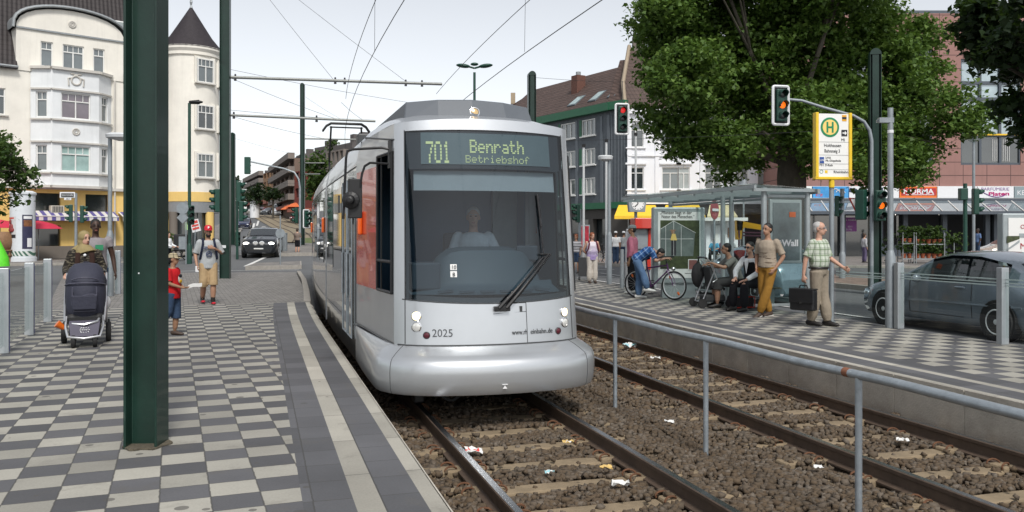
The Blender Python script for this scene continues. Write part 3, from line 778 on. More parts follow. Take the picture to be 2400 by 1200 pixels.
def body_section(s0,s1,u0=0,nm='body_section',detail=True):
 def P(du,s,z):return T(UC+du,s,z)
 mb=MB();N=8
 prof=[(-1.19,-.10),(-1.2,.3),(-1.2,2.45),(-1.15,2.72),(-1.05,2.88),(-.85,3.02),(-.4,3.09),(.4,3.09),(.85,3.02),(1.05,2.88),(1.15,2.72),(1.2,2.45),(1.2,.3),(1.19,-.10)]
 vs=[P(a,lerp(s0,s1,i/N),z)for i in range(N+1)for a,z in prof];k=len(prof)
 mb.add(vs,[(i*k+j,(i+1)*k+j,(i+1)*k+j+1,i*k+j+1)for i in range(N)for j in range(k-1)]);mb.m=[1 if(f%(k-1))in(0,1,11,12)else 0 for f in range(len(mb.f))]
 mb.add([vs[j]for j in range(k)],[tuple(range(k))]);mb.add([vs[N*k+j]for j in range(k)],[tuple(range(k-1,-1,-1))])
 sec=mb.build(nm,[silver,silver_side],tram,smooth=True,sharp=30)
 mb=MB()
 for du in(-1.204,1.204):
  mb.tube([P(du,s,2.47)for s in np.linspace(s0,s1,6)],.008,4)
  mb.tube([P(du,s,.36)for s in np.linspace(s0,s1,6)],.006,4)
 mb.build('side_seams',darkgrey,sec)
 return sec
def side_glass(sec,du,sa,sb,za,zb,nm='window',m_=None):
 mb=MB();q=[T(UC+du,s,z)for s,z in((sa,za),(sb,za),(sb,zb),(sa,zb))]
 mb.add([*q,*[v+TS(.012 if du<0 else-.012,0,0)for v in q]],[(0,1,2,3),(0,4,5,1),(1,5,6,2),(2,6,7,3),(3,7,4,0)]);return mb.build(nm,m_ or carwin,sec)
carwin=mat('tram_window',(.05,.055,.055),.04,metal=.35,var=0,spec=1.0,coat=1.0)
sec=body_section(11.4,16.6)
for du in(-1.212,1.212):
 side_glass(sec,du,15.0,16.3,1.0,2.3)
 for a in(11.75,12.45):
  d=side_glass(sec,du,a,a+.62,.15,2.35,'door')
  mb=MB();mb.tube([T(UC+du*1.004,a+.31+dx,z)for dx,z in((-.29,.16),(.29,.16),(.29,2.34),(-.29,2.34))],.012,4,closed=True);mb.tube([T(UC+du*1.012,a+.58,z)for z in(.7,1.3)],.014,5);mb.build('door_frame',galv,d)
 side_glass(sec,du,13.35,14.8,1.0,2.3)
 mb=MB();mb.box(T(UC+du,13.2,1.0),(.02,.08,.16),R(16.54));mb.build('door_button',redp,sec)
 mb=MB();mb.box(T(UC+du*1.005,14.1,2.05),(.02,.7,.28),R(16.54));mb.build('side_display',blackgl,sec)
bel=mat('bellows',(.02,.02,.022),.8,var=.1)
for a,b in((16.6,17.05),(25.0,25.45)):
 mb=MB();prof=[(-1.12,-.05),(-1.12,2.6),(-.9,2.95),(.9,2.95),(1.12,2.6),(1.12,-.05)];N=6;vs=[]
 for i in range(N+1):
  k_=1-.04*(i%2)
  for x,z in prof:vs.append(T(UC+x*k_,lerp(a,b,i/N),z))
 mb.add(vs,[(i*6+j,(i+1)*6+j,(i+1)*6+j+1,i*6+j+1)for i in range(N)for j in range(5)]);mb.build('bellows',bel,tram)
for s0,s1 in((17.05,25.0),(25.45,33.5)):
 sec=body_section(s0,s1)
 for du in(-1.212,1.212):
  for a in np.arange(s0+.5,s1-1.3,1.55):side_glass(sec,du,a,a+1.35,1.0,2.3)
  mb=MB();mb.box(T(UC+du*1.015,s0+.35,1.75),(.05,.10,.30),R(16.54));mb.build('indicator',MATS['indicator_orange'],sec,bevel=.015)
mb=MB();mb.box(T(UC+.1,20.5,3.12),(1.2,2.6,.16),R(16.54));mb.build('roof_box',roofgrey,tram,bevel=.03)
mb=MB()
for sg in(-1,1):mb.box(T(UC+sg*.5,16.2,3.3),(.35,.3,.3),R(16.54))
mb.build('roof_equipment',darkgrey,tram,bevel=.03)
mb=MB();S=32.0;ZT=5.62
for sg in(-1,1):
 mb.tube([T(UC+sg*.55,S-.4,3.15),T(UC+sg*.62,S+1.3,4.3),T(UC+sg*.55,S,ZT-.12)],.035,6)
for off in(-.14,.14):
 mb.tube([T(UC+a,S+off,z)for a,z in((-.86,ZT-.30),(-.72,ZT-.10),(-.55,ZT),(.55,ZT),(.72,ZT-.10),(.86,ZT-.30))],.035,6)
mb.tube([T(UC-.6,S,ZT-.14),T(UC+.6,S,ZT-.14)],.03,6);mb.tube([T(UC-.55,S-.4,3.15),T(UC+.55,S-.4,3.15)],.04,6)
mb.build('pantograph',blk,tram)
mb=MB();mb.box(TS(UC,13.2,-.12),(1.9,7.4,.22),R(16.54));mb.box(TS(UC+.92,9.5,-.14),(.28,.35,.09),R(16.54));mb.box(TS(UC-.75,9.35,-.19),(.12,.2,.16),R(16.54));mb.box(TS(UC,9.6,-.16),(1.7,.4,.12),R(16.54))
mb.build('underframe',blk,tram,bevel=.02)
mb=MB();mb.tube([TS(UC-.55+.3*t,9.2,-.14-.11*math.sin(3.14*t))for t in np.linspace(0,1,8)],.016,6);mb.build('coupler_hose',darkgrey,tram,smooth=True)
for s in(10.9,12.7):
 for sg in(-1,1):
  mb=MB();q=TS(UC+sg*.7175,s,-.02);mb.lathe(q,[(.1,-.06),(.3,-.06),(.3,.04),(.33,.045),(.33,.06),(.1,.06)],24,rot=Matrix.Rotation(R(16.54),3,'Z')@Matrix.Rotation(R(90)*sg,3,'Y'));mb.build('wheel',railm,tram,smooth=True)
blue=mat('cab_blue_grey',(.05,.075,.092),.6,var=.1,vs=3);bdk=mat('cab_dark',(.035,.05,.065),.7,var=.1);bwall=mat('cab_back_wall',(.07,.15,.26),.5,var=.15,vs=1.2)
mb=MB();mb.box(TS(UC,11.28,1.55),(2.2,.05,2.35),R(16.54),0);mb.box(TS(UC,10.3,.45),(2.05,1.9,.06),R(16.54),1);mb.box(TS(UC,10.3,2.66),(1.9,1.8,.05),R(16.54),1)
mb.box(TS(UC+.78,11.2,1.7),(.34,.06,1.9),R(16.54),2);mb.box(TS(UC-.55,11.22,1.7),(.06,.05,1.9),R(16.54),2)
mb.build('cab_interior',[bwall,bdk,mat('cab_pale',(.36,.42,.45),.5,var=.1)],tram)
mb=MB();vs=[];As=np.linspace(-.86,.86,15);pr=[(.14,.93),(.22,.95),(.42,1.0),(.46,1.05),(.55,1.40),(.78,1.44),(.85,1.0),(.9,.5)]
for d_,z in pr:
 for a in As:
  q=front(a,z if z<2 else 2);hump=1.0 if abs(a-.03)<.62 else .0
  hz=z if d_<.5 else lerp(1.03,z,max(0,1-(abs(a-.05)/.66)**6))if z>1.03 else z
  vs.append(TS(UC+a*1.0,0,0)+TS(0,(8.76+.36*a*a)+d_,hz))
mb.add(vs,[(j*15+i,j*15+i+1,(j+1)*15+i+1,(j+1)*15+i)for j in range(len(pr)-1)for i in range(14)])
dash_=mb.build('dashboard',blue,tram,smooth=True,sharp=50)
mb=MB()
for a in np.linspace(-.5,.62,6):mb.box(TS(UC+a,8.76+.36*a*a+.18,.965),(.16,.035,.012),R(16.54))
mb.build('air_vent',bdk,dash_)
mb=MB();mb.box(TS(UC-.68,9.35,1.12),(.32,.3,.3),R(16.54));mb.box(TS(UC+.55,9.45,1.36),(.26,.06,.18),R(16.54));mb.build('console',bdk,dash_,bevel=.02)
mb=MB();vs=[]
for z in(2.06,2.28):
 for a in np.linspace(-.80,.80,9):vs.append(front(a,z)+TS(0,.10,0))
mb.add(vs,[(i,i+1,10+i,9+i)for i in range(8)]);mb.build('sun_blind',mat('blind_white',(.34,.36,.37),.7,var=.08,vs=3),tram)
mb=MB();mb.box(TS(UC+.02,10.45,1.15),(.5,.14,.9),R(16.54));mb.box(TS(UC+.02,10.2,.8),(.5,.5,.14),R(16.54));mb.box(TS(UC+.02,10.2,.6),(.2,.2,.3),R(16.54));mb.build('driver_seat',bdk,tram,bevel=.05)
#  BUILDINGS
UP=Vector((0,0,1))
winframe=mat('window_white',(.72,.72,.70),.45,var=.05)
def winglass(name,rgb,**k):return mat(name,rgb,.06,var=.35,vs=.7,spec=1.0,coat=1.0,**k)
wg=[winglass('pane_dark',(.03,.037,.04)),winglass('pane_grey',(.10,.12,.125)),winglass('pane_curtain',(.26,.29,.28)),winglass('pane_mauve',(.12,.09,.11)),winglass('pane_mint',(.36,.5,.48))]
def wall_panel(mb,o,ux,W,z0,z1,holes,rev=.16,mi=0,rmi=None):
 """wall W wide from z0 to z1 with rectangular openings (u0, u1, za, zb), each with reveals"""
 o=Vector(o);ux=Vector(ux).normalized();nr=ux.cross(UP)
 us=sorted({0,W}|{h[0]for h in holes}|{h[1]for h in holes});zs=sorted({z0,z1}|{h[2]for h in holes}|{h[3]for h in holes})
 us=[u for u in us if 0<=u<=W];zs=[z for z in zs if z0<=z<=z1]
 P=lambda u,z,d=0:o+ux*u+UP*z-nr*d
 for a,b in zip(us,us[1:]):
  for c,d in zip(zs,zs[1:]):
   if any(h[0]<=(a+b)/2<=h[1]and h[2]<=(c+d)/2<=h[3]for h in holes):continue
   mb.add([P(a,c),P(b,c),P(b,d),P(a,d)],[(0,1,2,3)],mi)
 r=mi if rmi is None else rmi
 for a,b,c,d in holes:
  mb.add([P(a,c),P(b,c),P(b,d),P(a,d),P(a,c,rev),P(b,c,rev),P(b,d,rev),P(a,d,rev)],[(0,4,5,1),(1,5,6,2),(2,6,7,3),(3,7,4,0)],r)
def window(parent,c,ux,w_,h,cols=2,transom=.72,pane=None,frame=None,sill=None,rev=.14,fw=.07,bars=0,name='window'):
 c=Vector(c);ux=Vector(ux).normalized();nr=ux.cross(UP);ang=math.atan2(ux.y,ux.x);c0=c-nr*rev
 mb=MB();mb.box(c0-nr*.02,(w_+.02,.02,h+.02),ang);o=mb.build(name,pane or random.choice(wg),parent)
 mb=MB();f=c0+nr*.025
 mb.box(f+ux*(-w_/2+fw/2),(fw,.07,h),ang);mb.box(f+ux*(w_/2-fw/2),(fw,.07,h),ang)
 mb.box(f+UP*(h/2-fw/2),(w_-2*fw,.066,fw),ang);mb.box(f-UP*(h/2-fw/2),(w_-2*fw,.066,fw),ang)
 zt=h*(transom-.5)if transom else h/2-fw
 for i in range(1,cols):mb.box(f+ux*(w_*(i/cols-.5))+UP*((zt-h/2)/2),(fw,.06,zt+h/2-fw*.6),ang)
 if transom:
  mb.box(f+UP*zt,(w_-2*fw,.062,fw*.9),ang)
  for i in range(1,bars+1):mb.box(f+ux*(w_*(i/(bars+1)-.5))+UP*((zt+h/2)/2),(.035,.05,h/2-zt-fw),ang)
 mb.build('frame',frame or winframe,o)
 if sill is not None:
  mb=MB();mb.box(c+nr*.05-UP*(h/2+.06),(w_+.3,.22,.1),ang);mb.build('sill',sill,o,bevel=.015)
 return o
def tilesroof(name,rgb,zrows=3.3,var=.3):
 m=mat(name,rgb,.7,var=var,vs=1.5,bump=.2,bs=12);n,p=nodes(m);tc=n.nodes.new('ShaderNodeTexCoord');sp=n.nodes.new('ShaderNodeSeparateXYZ');n.links.new(tc.outputs['Object'],sp.inputs[0])
 fz=mth(n,'FRACT',mth(n,'MULTIPLY',sp.outputs[2],zrows));bp=n.nodes.new('ShaderNodeBump');bp.inputs['Strength'].default_value=.9;bp.inputs['Distance'].default_value=.08
 xx=mth(n,'SINE',mth(n,'MULTIPLY',mth(n,'ADD',sp.outputs[0],mth(n,'MULTIPLY',sp.outputs[1],.6)),21))
 n.links.new(mth(n,'ADD',fz,mth(n,'MULTIPLY',xx,.25)),bp.inputs['Height']);n.links.new(bp.outputs[0],p.inputs['Normal'])
 edge=mth(n,'LESS_THAN',fz,.16);n.links.new(mixc(n,mth(n,'MULTIPLY',edge,.6),basecol(m),tuple(c*.35 for c in rgb)),p.inputs['Base Color'])
 return m
def facade_mat(name,rgb,var=.09):
 m=mat(name,rgb,.88,var=var,vs=.8,bump=.12,bs=25);n,p=nodes(m);tc=n.nodes.new('ShaderNodeTexCoord')
 mp=n.nodes.new('ShaderNodeMapping');mp.inputs['Scale'].default_value=(2.2,2.2,.18);n.links.new(tc.outputs['Object'],mp.inputs[0])
 st_=mth(n,'MULTIPLY',mth(n,'SUBTRACT',noise(n,mp.outputs[0],2.0,5),.5),.9);k=n.nodes.new('ShaderNodeClamp');n.links.new(st_,k.inputs[0])
 n.links.new(mixc(n,k.outputs[0],basecol(m),tuple(c*.62 for c in rgb)),p.inputs['Base Color']);return m
 #  white corner house on the left
cream=facade_mat('cream_render',(.76,.73,.66));whiteb=facade_mat('bay_white',(.70,.72,.73));yellow=facade_mat('yellow_render',(.72,.50,.17));stonec=facade_mat('sandstone_trim',(.52,.50,.46));plinth=facade_mat('plinth_stone',(.16,.14,.12))
rooft=tilesroof('dark_roof_tiles',(.030,.024,.024),3.0);slate=mat('slate_cone',(.022,.017,.021),.75,var=.35,vs=5,bump=.5,bs=18);zinc=mat('zinc',(.30,.32,.33),.5,metal=.5,var=.15)
FA,FE=Vector((-27.85,54.0,0)),Vector((.7317,.6816,0)).normalized();FN=FE.cross(UP)
def F_(t,z,d=0):return FA+FE*t+UP*z+FN*d
H1=thing('corner_house','white corner house with curved gable, bay window, round tower and yellow ground floor','house',F_(0,0),math.atan2(FE.y,FE.x))
fa=math.atan2(FE.y,FE.x)
mb=MB()
wall_panel(mb,F_(-14,0),FE,11.6,4.35,11.55,[(4.0,5.4,5.4,7.0),(4.0,5.4,8.7,10.3),(8.9,10.3,5.4,7.0),(8.9,10.3,8.7,10.3)])
wall_panel(mb,F_(2.4,0),FE,6.2,4.35,11.55,[(.95,2.2,5.4,7.0),(.95,2.2,8.7,10.3),(2.5,3.7,5.4,7.0),(2.5,3.7,8.7,10.3)])
mb.add([F_(-2.4,4.35,-.02),F_(2.4,4.35,-.02),F_(2.4,11.55,-.02),F_(-2.4,11.55,-.02)],[(0,1,2,3)])
E2=F_(8.6,0,-12)
mb.add([F_(8.6,0),F_(8.6,0,-26),F_(8.6,11.55,-26),F_(8.6,11.55)],[(0,1,2,3)]);mb.add([F_(-14,0,-10),F_(-14,0),F_(-14,11.5),F_(-14,11.5,-10)],[(0,1,2,3)])
pts=[F_(-3.15,11.5,.06),F_(3.15,11.5,.06),F_(3.15,14.1,.06)]+[F_(3.15*math.cos(a),14.1+1.5*math.sin(a)**.8,.06)for a in np.linspace(.15,math.pi-.15,13)]+[F_(-3.15,14.1,.06)]
gh=[(2.15-1.7-.0,0,0,0)]
wall_panel(mb,F_(-3.15,0,.06),FE,6.3,11.5,14.1,[(1.35,2.05,11.9,13.45),(2.6,3.85,11.9,13.45),(4.4,5.1,11.9,13.45)])
mb.add([F_(-3.15,14.1,.06),F_(3.15,14.1,.06)]+pts[3:-1],[tuple(range(2+len(pts[3:-1])))])
for sg in(-1,1):
 q=[F_(3.15*sg,11.5,.06),F_(3.15*sg,14.1,.06),F_(3.15*sg,14.1,-5),F_(3.15*sg,11.5,-5)];mb.add(q,[(0,1,2,3)])
mb.build('wall',cream,H1)
mb=MB()
vs=[]
arc=[F_(3.35,14.05,.25)]+[F_(3.35*math.cos(a),14.2+1.55*math.sin(a)**.8,.25)for a in np.linspace(.15,math.pi-.15,17)]+[F_(-3.35,14.05,.25)]
for q in arc:vs+=[q,q-FN*6]
mb.add(vs,[(2*i,2*i+1,2*i+3,2*i+2)for i in range(len(arc)-1)])
mb.tube([q+FN*.02 for q in arc],.10,6);mb.build('gable_roof',zinc,H1,smooth=True)
mb=MB();mb.box(F_(0,14.1,.10),(6.3,.12,.10),fa);mb.tube([F_(-14,11.62,.35),F_(-3.1,11.62,.35)],.09,6);mb.tube([F_(3.1,11.62,.35),F_(8.3,11.62,.35)],.09,6);build_each(mb,'gutter',zinc,H1)
mb=MB()
for t0,t1,t2 in((-14,-3.1,-3.1),(3.1,8.0,4.4)):mb.ext([F_(t0,11.5,.35),F_(t1,11.5,.35),F_(t2,18.5,-3.6),F_(t0,18.5,-3.6)],FN*-.2)
mb.ext([F_(8.0,11.5,.35),F_(8.6,11.5,-8),F_(4.4,18.5,-8),F_(4.4,18.5,-3.6)],FE*-.2)
mb.ext([F_(-3.2,13.5,-.8),F_(3.2,13.5,-.8),F_(3.2,18.5,-3.6),F_(-3.2,18.5,-3.6)],FN*-.2)
mb.ext([F_(-14,18.5,-3.6),F_(4.4,18.5,-3.6),F_(4.4,19,-9),F_(-14,19,-9)],UP*-.2)
rf=mb.build('roof',rooft,H1)
mb=MB();mb.ext([F_(3.2,14.9,-1.35),F_(4.1,14.9,-1.35),F_(4.1,15.9,-1.9),F_(3.2,15.9,-1.9)],FN*.12);sk=mb.build('skylight',winframe,rf);mb=MB();mb.ext([F_(3.28,15.0,-1.26),F_(4.02,15.0,-1.26),F_(4.02,15.82,-1.72),F_(3.28,15.82,-1.72)],FN*.02);mb.build('pane',wg[2],sk)
mb=MB()
for z in(14.4,15.1,15.8):mb.tube([F_(4.0,z,-.6),F_(5.6,z,-.6)],.03,5)
for t in(4.0,4.5,5.0,5.5):mb.tube([F_(t,14.3,-.6),F_(t,15.8,-.6)],.025,5)
mb.build('roof_balustrade',zinc,rf)
BP=[(-2.35,0),(-1.35,.85),(1.35,.85),(2.35,0)]
mb=MB()
BW={}
for i,((t0,d0),(t1,d1))in enumerate(zip(BP,BP[1:])):
 a,b=F_(t0,0,d0),F_(t1,0,d1);ux=(b-a);W=ux.length;ux.normalize()
 if i==1:holes=[(W/2-.85,W/2+.85,5.4,7.0),(W/2-.85,W/2+.85,8.7,10.3)]
 else:holes=[(W/2-.34,W/2+.34,5.4,7.0),(W/2-.34,W/2+.34,8.7,10.3)]
 wall_panel(mb,a,ux,W,4.45,11.75,holes);BW[i]=(a,ux,W,holes)
mb.poly([F_(t,4.45,d)for t,d in BP][::-1]);mb.poly([F_(t,11.75,d)for t,d in BP]);bay=mb.build('bay',whiteb,H1)
mb=MB()
for z,pr in((4.45,.12),(5.28,.10),(7.2,.07),(8.58,.10),(10.45,.07),(11.75,.14)):
 for i,(a,ux,W,holes)in BW.items():
  nr=ux.cross(UP);mb.box(a+ux*W/2+UP*z+nr*pr/2,(W+(.08 if i==1 else-.1),pr+.1,.10 if pr<.12 else .16),math.atan2(ux.y,ux.x))
build_each(mb,'cornice',stonec,bay)
orn=MB()
for z in(7.9,):orn.torus(F_(0,z,.87),.19,.05,FN,18,6);orn.torus(F_(0,z,.87),.09,.03,FN,14,5)
orn.torus(F_(0,14.75,.08),.19,.05,FN,18,6);orn.torus(F_(0,14.75,.08),.09,.04,FN,14,5)
orn.torus(F_(0,11.1,.87),.27,.06,FN,18,6);orn.ell(F_(0,11.42,.87),(.14,.06,.09),rot=Matrix.Rotation(fa,3,'Z'))
for sg in(-1,1):orn.tube([F_(sg*.25,11.25,.88),F_(sg*.46,11.2,.88),F_(sg*.42,10.75,.88)],.05,6);orn.ell(F_(sg*.2,11.5,.87),(.16,.06,.07),rot=Matrix.Rotation(fa,3,'Z'))
build_each(orn,'plaster_ornament',stonec,bay,smooth=True)
for i,(a,ux,W,holes)in BW.items():
 for hh in holes:
  c=a+ux*(hh[0]+hh[1])/2+UP*(hh[2]+hh[3])/2
  window(bay,c,ux,hh[1]-hh[0],hh[3]-hh[2],2 if i==1 else 1,.68,(wg[4]if hh[2]<6 else wg[3])if i==1 else wg[1],bars=3 if i==1 else 1)
for t,w_ in((-1.45,.7),(.075,1.25),(1.6,.7)):window(H1,F_(t,12.675,.06),FE,w_,1.55,2 if w_>1 else 1,.7,wg[1],bars=3 if w_>1 else 1)
for t,w_ in((-9.3,1.4),(-4.4,1.4),(3.975,1.25),(5.5,1.2)):
 for z in(6.2,9.5):window(H1,F_(t,z),FE,w_,1.6,2,.7,wg[0],sill=stonec,bars=3)
TC=Vector((-22.3,59.3,0));TR=1.85
mb=MB();prof=[(TR,4.35),(TR,13.6),(TR+.12,13.65),(TR+.12,13.85),(TR+.25,14.05),(TR+.25,14.25)]
mb.lathe(TC,prof,40);tw=mb.build('tower',cream,H1,smooth=True,sharp=30)
mb=MB();mb.lathe(TC,[(TR+.28,14.2),(TR-.45,15.1),(.9,15.9),(.1,17.2),(.02,17.3)],32);mb.build('cone_roof',slate,tw,smooth=True)
mb=MB();mb.lathe(TC,[(.12,17.1),(.06,17.4),(.1,17.6),(.02,18.1)],8);mb.build('finial',zinc,tw)
dirc=Vector((0.05,-1,0)).normalized()
for k,ang in enumerate((50,108)):
 dn=Matrix.Rotation(R(ang),3,'Z')@Vector((0.0,-1,0));ux=Vector((-dn.y,dn.x,0))
 for z,pn in((6.15,wg[1]),(9.45,wg[0]),(12.6,wg[1])):
  c=TC+dn*(TR*.985)+UP*z;mb=MB();mb.box(c-dn*.10,(1.5,.22,1.9),math.atan2(ux.y,ux.x));mb.build('window_surround',cream,tw)
  window(tw,c+dn*.04,ux,1.2,1.62,2,.68,pn,sill=stonec,rev=.0,bars=3)
mb=MB()
GH=[(-11.5,-10.2),(-2.15,-.75),(.9,2.2),(3.7,4.9)]
wall_panel(mb,F_(-14,0),FE,22.6,.75,4.35,[(1.5,4.5,.75,2.9),(6.2,8.6,.75,2.9),(11.85,13.35,.75,2.05),(11.85,13.35,2.3,2.75),(11.85,13.35,2.9,4.05),(14.8,16.2,2.9,4.05),(17.6,18.9,2.95,4.05),(17.5,19.6,.75,2.6),(20.2,22.2,.75,2.5),(20.2,22.4,3.0,4.0)],.25)
mb.build('ground_floor_wall',yellow,H1)
mb=MB();mb.box(F_(-2.7,.37,.03),(22.6,.2,.76),fa);mb.build('plinth',plinth,H1)
mb=MB();mb.box(F_(-2.7,2.4,-.35),(22.6,.1,3.5),fa);mb.build('shop_window',wg[0],H1)
mb=MB();mb.box(F_(-2.7,4.38,.08),(22.7,.3,.18),fa);mb.build('cornice',stonec,H1)
TG=MB();TG.lathe(TC,[(TR+.03,3.7),(TR+.03,4.35)],32);TG.build('tower_band',yellow,tw,smooth=True);TG=MB();TG.lathe(TC,[(TR-.3,-.1),(TR-.3,3.0)],32);TG.build('tower_shop',wg[0],tw,smooth=True);TG=MB();TG.lathe(TC,[(TR,2.95),(TR,3.7)],32);TG.build('tower_blind',mat('grey_blind',(.22,.23,.24),.6,var=.1),tw,smooth=True)
for a in(-18,62):mb=MB();q=TC+Matrix.Rotation(R(a),3,'Z')@Vector((0,-TR+.05,0));mb.cyl(q-UP*.1,q+UP*3.0,.28,n=12);mb.build('tower_column',yellow if a>0 else plinth,tw,smooth=True)
mb=MB();mb.tube([F_(2.55,.7,.12),F_(2.55,11.5,.12)],.06,8);mb.build('downpipe',stonec,H1,smooth=True)
grille=mat('grey_blind',(.22,.23,.24),.6,var=.1)
mb=MB();mb.box(F_(7.3,3.5,-.05),(2.2,.1,1.0),fa);bl=mb.build('shop_blind',grille,H1);mb=MB()
for i in range(3):mb.box(F_(7.0+.35*(i%2),3.25+.25*i,.02),(1.5,.03,.05),Matrix.Rotation(fa,3,'Z')@Matrix.Rotation(-.1,3,'Y'))
mb.build('stripe',winframe,bl)
orange=mat('orange_sign',(.75,.13,.02),.5,var=.08,emit=.12)
mb=MB()
for z in(2.5,.95):mb.box(F_(4.6,z,-.08),(2.05,.12,.22),fa)
mb.build('shop_sign',orange,H1)
mb=MB();mb.box(F_(-.95,3.05,.25),(.75,.5,.45),fa);ac=mb.build('air_conditioner',mat('ac_beige',(.5,.47,.4),.6),H1,bevel=.02);mb=MB()
for i in range(7):mb.box(F_(-1.22+.09*i,3.05,.51),(.05,.02,.36),fa)
mb.build('grille',darkgrey,ac)
stripe=mat('awning_stripe',(.6,.58,.56),.8,var=.05);n,p=nodes(stripe);tc=n.nodes.new('ShaderNodeTexCoord');sp=n.nodes.new('ShaderNodeSeparateXYZ');n.links.new(tc.outputs['Object'],sp.inputs[0])
tt=mth(n,'ADD',mth(n,'MULTIPLY',sp.outputs[0],FE.x),mth(n,'MULTIPLY',sp.outputs[1],FE.y));n.links.new(mixc(n,mth(n,'GREATER_THAN',mth(n,'FRACT',mth(n,'MULTIPLY',tt,2.1)),.5),basecol(stripe),(.10,.085,.26)),p.inputs['Base Color'])
def awning(label,t0,t1,m_=None):
 th=thing('awning',label,'awning',F_((t0+t1)/2,2.75,.3),fa,'striped awnings on the yellow ground floor');mb=MB()
 mb.ext([F_(t0,2.95,.1),F_(t1,2.95,.1),F_(t1,2.62,1.05),F_(t0,2.62,1.05)],UP*-.03);mb.build('cloth',m_ or stripe,th)
 mb=MB();mb.box(F_((t0+t1)/2,2.47,1.06),(t1-t0,.02,.26),fa);mb.build('valance',m_ or stripe,th)
 mb=MB();mb.box(F_((t0+t1)/2,2.61,1.07),(t1-t0,.06,.05),fa);mb.build('front_bar',winframe,th)
awning('long blue and white striped awning under the bay of the corner house',-2.3,2.5);awning('short blue and white striped awning right of the downpipe on the corner house',2.75,5.3)
#  white house on the right
whiter=facade_mat('white_render',(.80,.81,.84),.05);brownroof=tilesroof('brown_roof_tiles',(.082,.052,.043),3.0)
Y3=66.0;X0=at(1474,Y3).x;X1=at(1850,Y3).x
H3=thing('white_house','white rendered house with tall windows and brown mansard behind the plane tree','house',(X0+6,Y3,0));W3=X1-X0
cols_=[(at(px,Y3).x-X0,w_)for px,w_ in((1490,1.25),(1571,1.3),(1603,.9),(1672,1.3),(1735,1.3),(1795,1.3))]
hol=[(u-w_/2,u+w_/2,za,zb)for u,w_ in cols_ for za,zb in((4.95,6.65),(8.2,10.0))]
mb=MB();wall_panel(mb,(X0,Y3,0),(1,0,0),W3,3.9,11.0,hol,.2);mb.add([(X0,Y3,3.9),(X0,Y3,11),(X0,Y3+12,11),(X0,Y3+12,3.9)],[(0,1,2,3)]);mb.add([(X1,Y3,-.2),(X1,Y3+12,-.2),(X1,Y3+12,11),(X1,Y3,11)],[(0,1,2,3)]);mb.build('wall',whiter,H3)
for h_ in hol:window(H3,((h_[0]+h_[1])/2+X0,Y3,(h_[2]+h_[3])/2),(1,0,0),h_[1]-h_[0],h_[3]-h_[2],2,.74,random.choice(wg[:3]),sill=whiter)
mb=MB();
for z,hh,pr in((3.95,.3,.18),(7.55,.12,.08),(10.95,.35,.3)):mb.box((X0+W3/2,Y3-pr/2,z),(W3+.1,pr+.1,hh))
for h_ in hol:
 c=(h_[0]+h_[1])/2+X0;mb.box((c,Y3-.08,h_[3]+.28),(h_[1]-h_[0]+.35,.16,.14));mb.box((c,Y3-.03,h_[2]-.42),(h_[1]-h_[0]+.1,.08,.3))
for px in(1475,1540,1645,1700):x=at(px,Y3).x;mb.box((x,Y3-.04,7.4),(.32,.09,6.6))
mb.build('stucco_trim',whiter,H3)
mb=MB();mb.ext([(X0-.2,Y3-.3,11.1),(X1+.2,Y3-.3,11.1),(X1+.2,Y3+1.3,13.4),(X0-.2,Y3+1.3,13.4)],(0,0,-.2));mb.ext([(X0-.2,Y3+1.3,13.4),(X1,Y3+1.3,13.4),(X1,Y3+5,17),(X0+.8,Y3+5,17)],(0,0,-.2))
mb.ext([(X0-.2,Y3-.3,11.1),(X0-.2,Y3+1.3,13.4),(X0+.8,Y3+5,17),(X0-.2,Y3+9,11.1)],(-.15,0,0));rf=mb.build('roof',brownroof,H3)
mb=MB();mb.tube([(X0-.3,Y3-.3,11.1),(X0-.3,Y3+1.2,13.4),(X0+.7,Y3+4.9,17.1)],.16,6);mb.build('verge_board',facade_mat('verge_tan',(.32,.26,.19)),rf)
mb=MB();mb.box((X0+1.4,Y3+5,17.2),(.8,.8,1.4));ch=mb.build('chimney',plinth,rf);mb=MB();[mb.cyl((X0+1.2+.3*i,Y3+5,17.9),(X0+1.2+.3*i,Y3+5,18.5),.12)for i in range(2)];mb.build('flue',zinc,ch)
mb=MB();wall_panel(mb,(X0,Y3+.02,0),(1,0,0),W3,-.2,3.9,[(.6,4.2,.1,3.0),(5.0,8.2,.1,3.0),(9.0,12,.1,3.0)],.3);mb.build('ground_floor_wall',facade_mat('shop_brown',(.10,.09,.085)),H3)
mb=MB();mb.box((X0+W3/2,Y3+.4,1.6),(W3,.1,3.2));mb.build('shop_window',wg[0],H3)
yel=mat('yellow_awning',(.80,.50,.03),.7,var=.08)
mb=MB();pale=mat('pale_awning',(.66,.58,.36),.75,var=.06)
for lab,a,b,m_ in(('saffron yellow awning behind the station clock',1437,1545,yel),('pale yellow ribbed awning seen through the shelter glass',1652,1722,pale),('saffron awning behind the advertising case',1548,1648,yel)):
 th=thing('awning',lab,'awning',at((a+b)/2,Y3-1,3),0,'yellow awnings of the white house');xa,xb=at(a,Y3-.8).x,at(b,Y3-.8).x;mb=MB()
 mb.ext([(xa+.5,Y3-.2,3.72),(xb-.2,Y3-.2,3.72),(xb,Y3-1.6,2.85),(xa,Y3-1.6,2.85)],(0,0,-.05));mb.build('cloth',m_,th)
 mb=MB();mb.box(((xa+xb)/2,Y3-1.62,2.74),(xb-xa,.03,.24));mb.build('valance',m_,th)
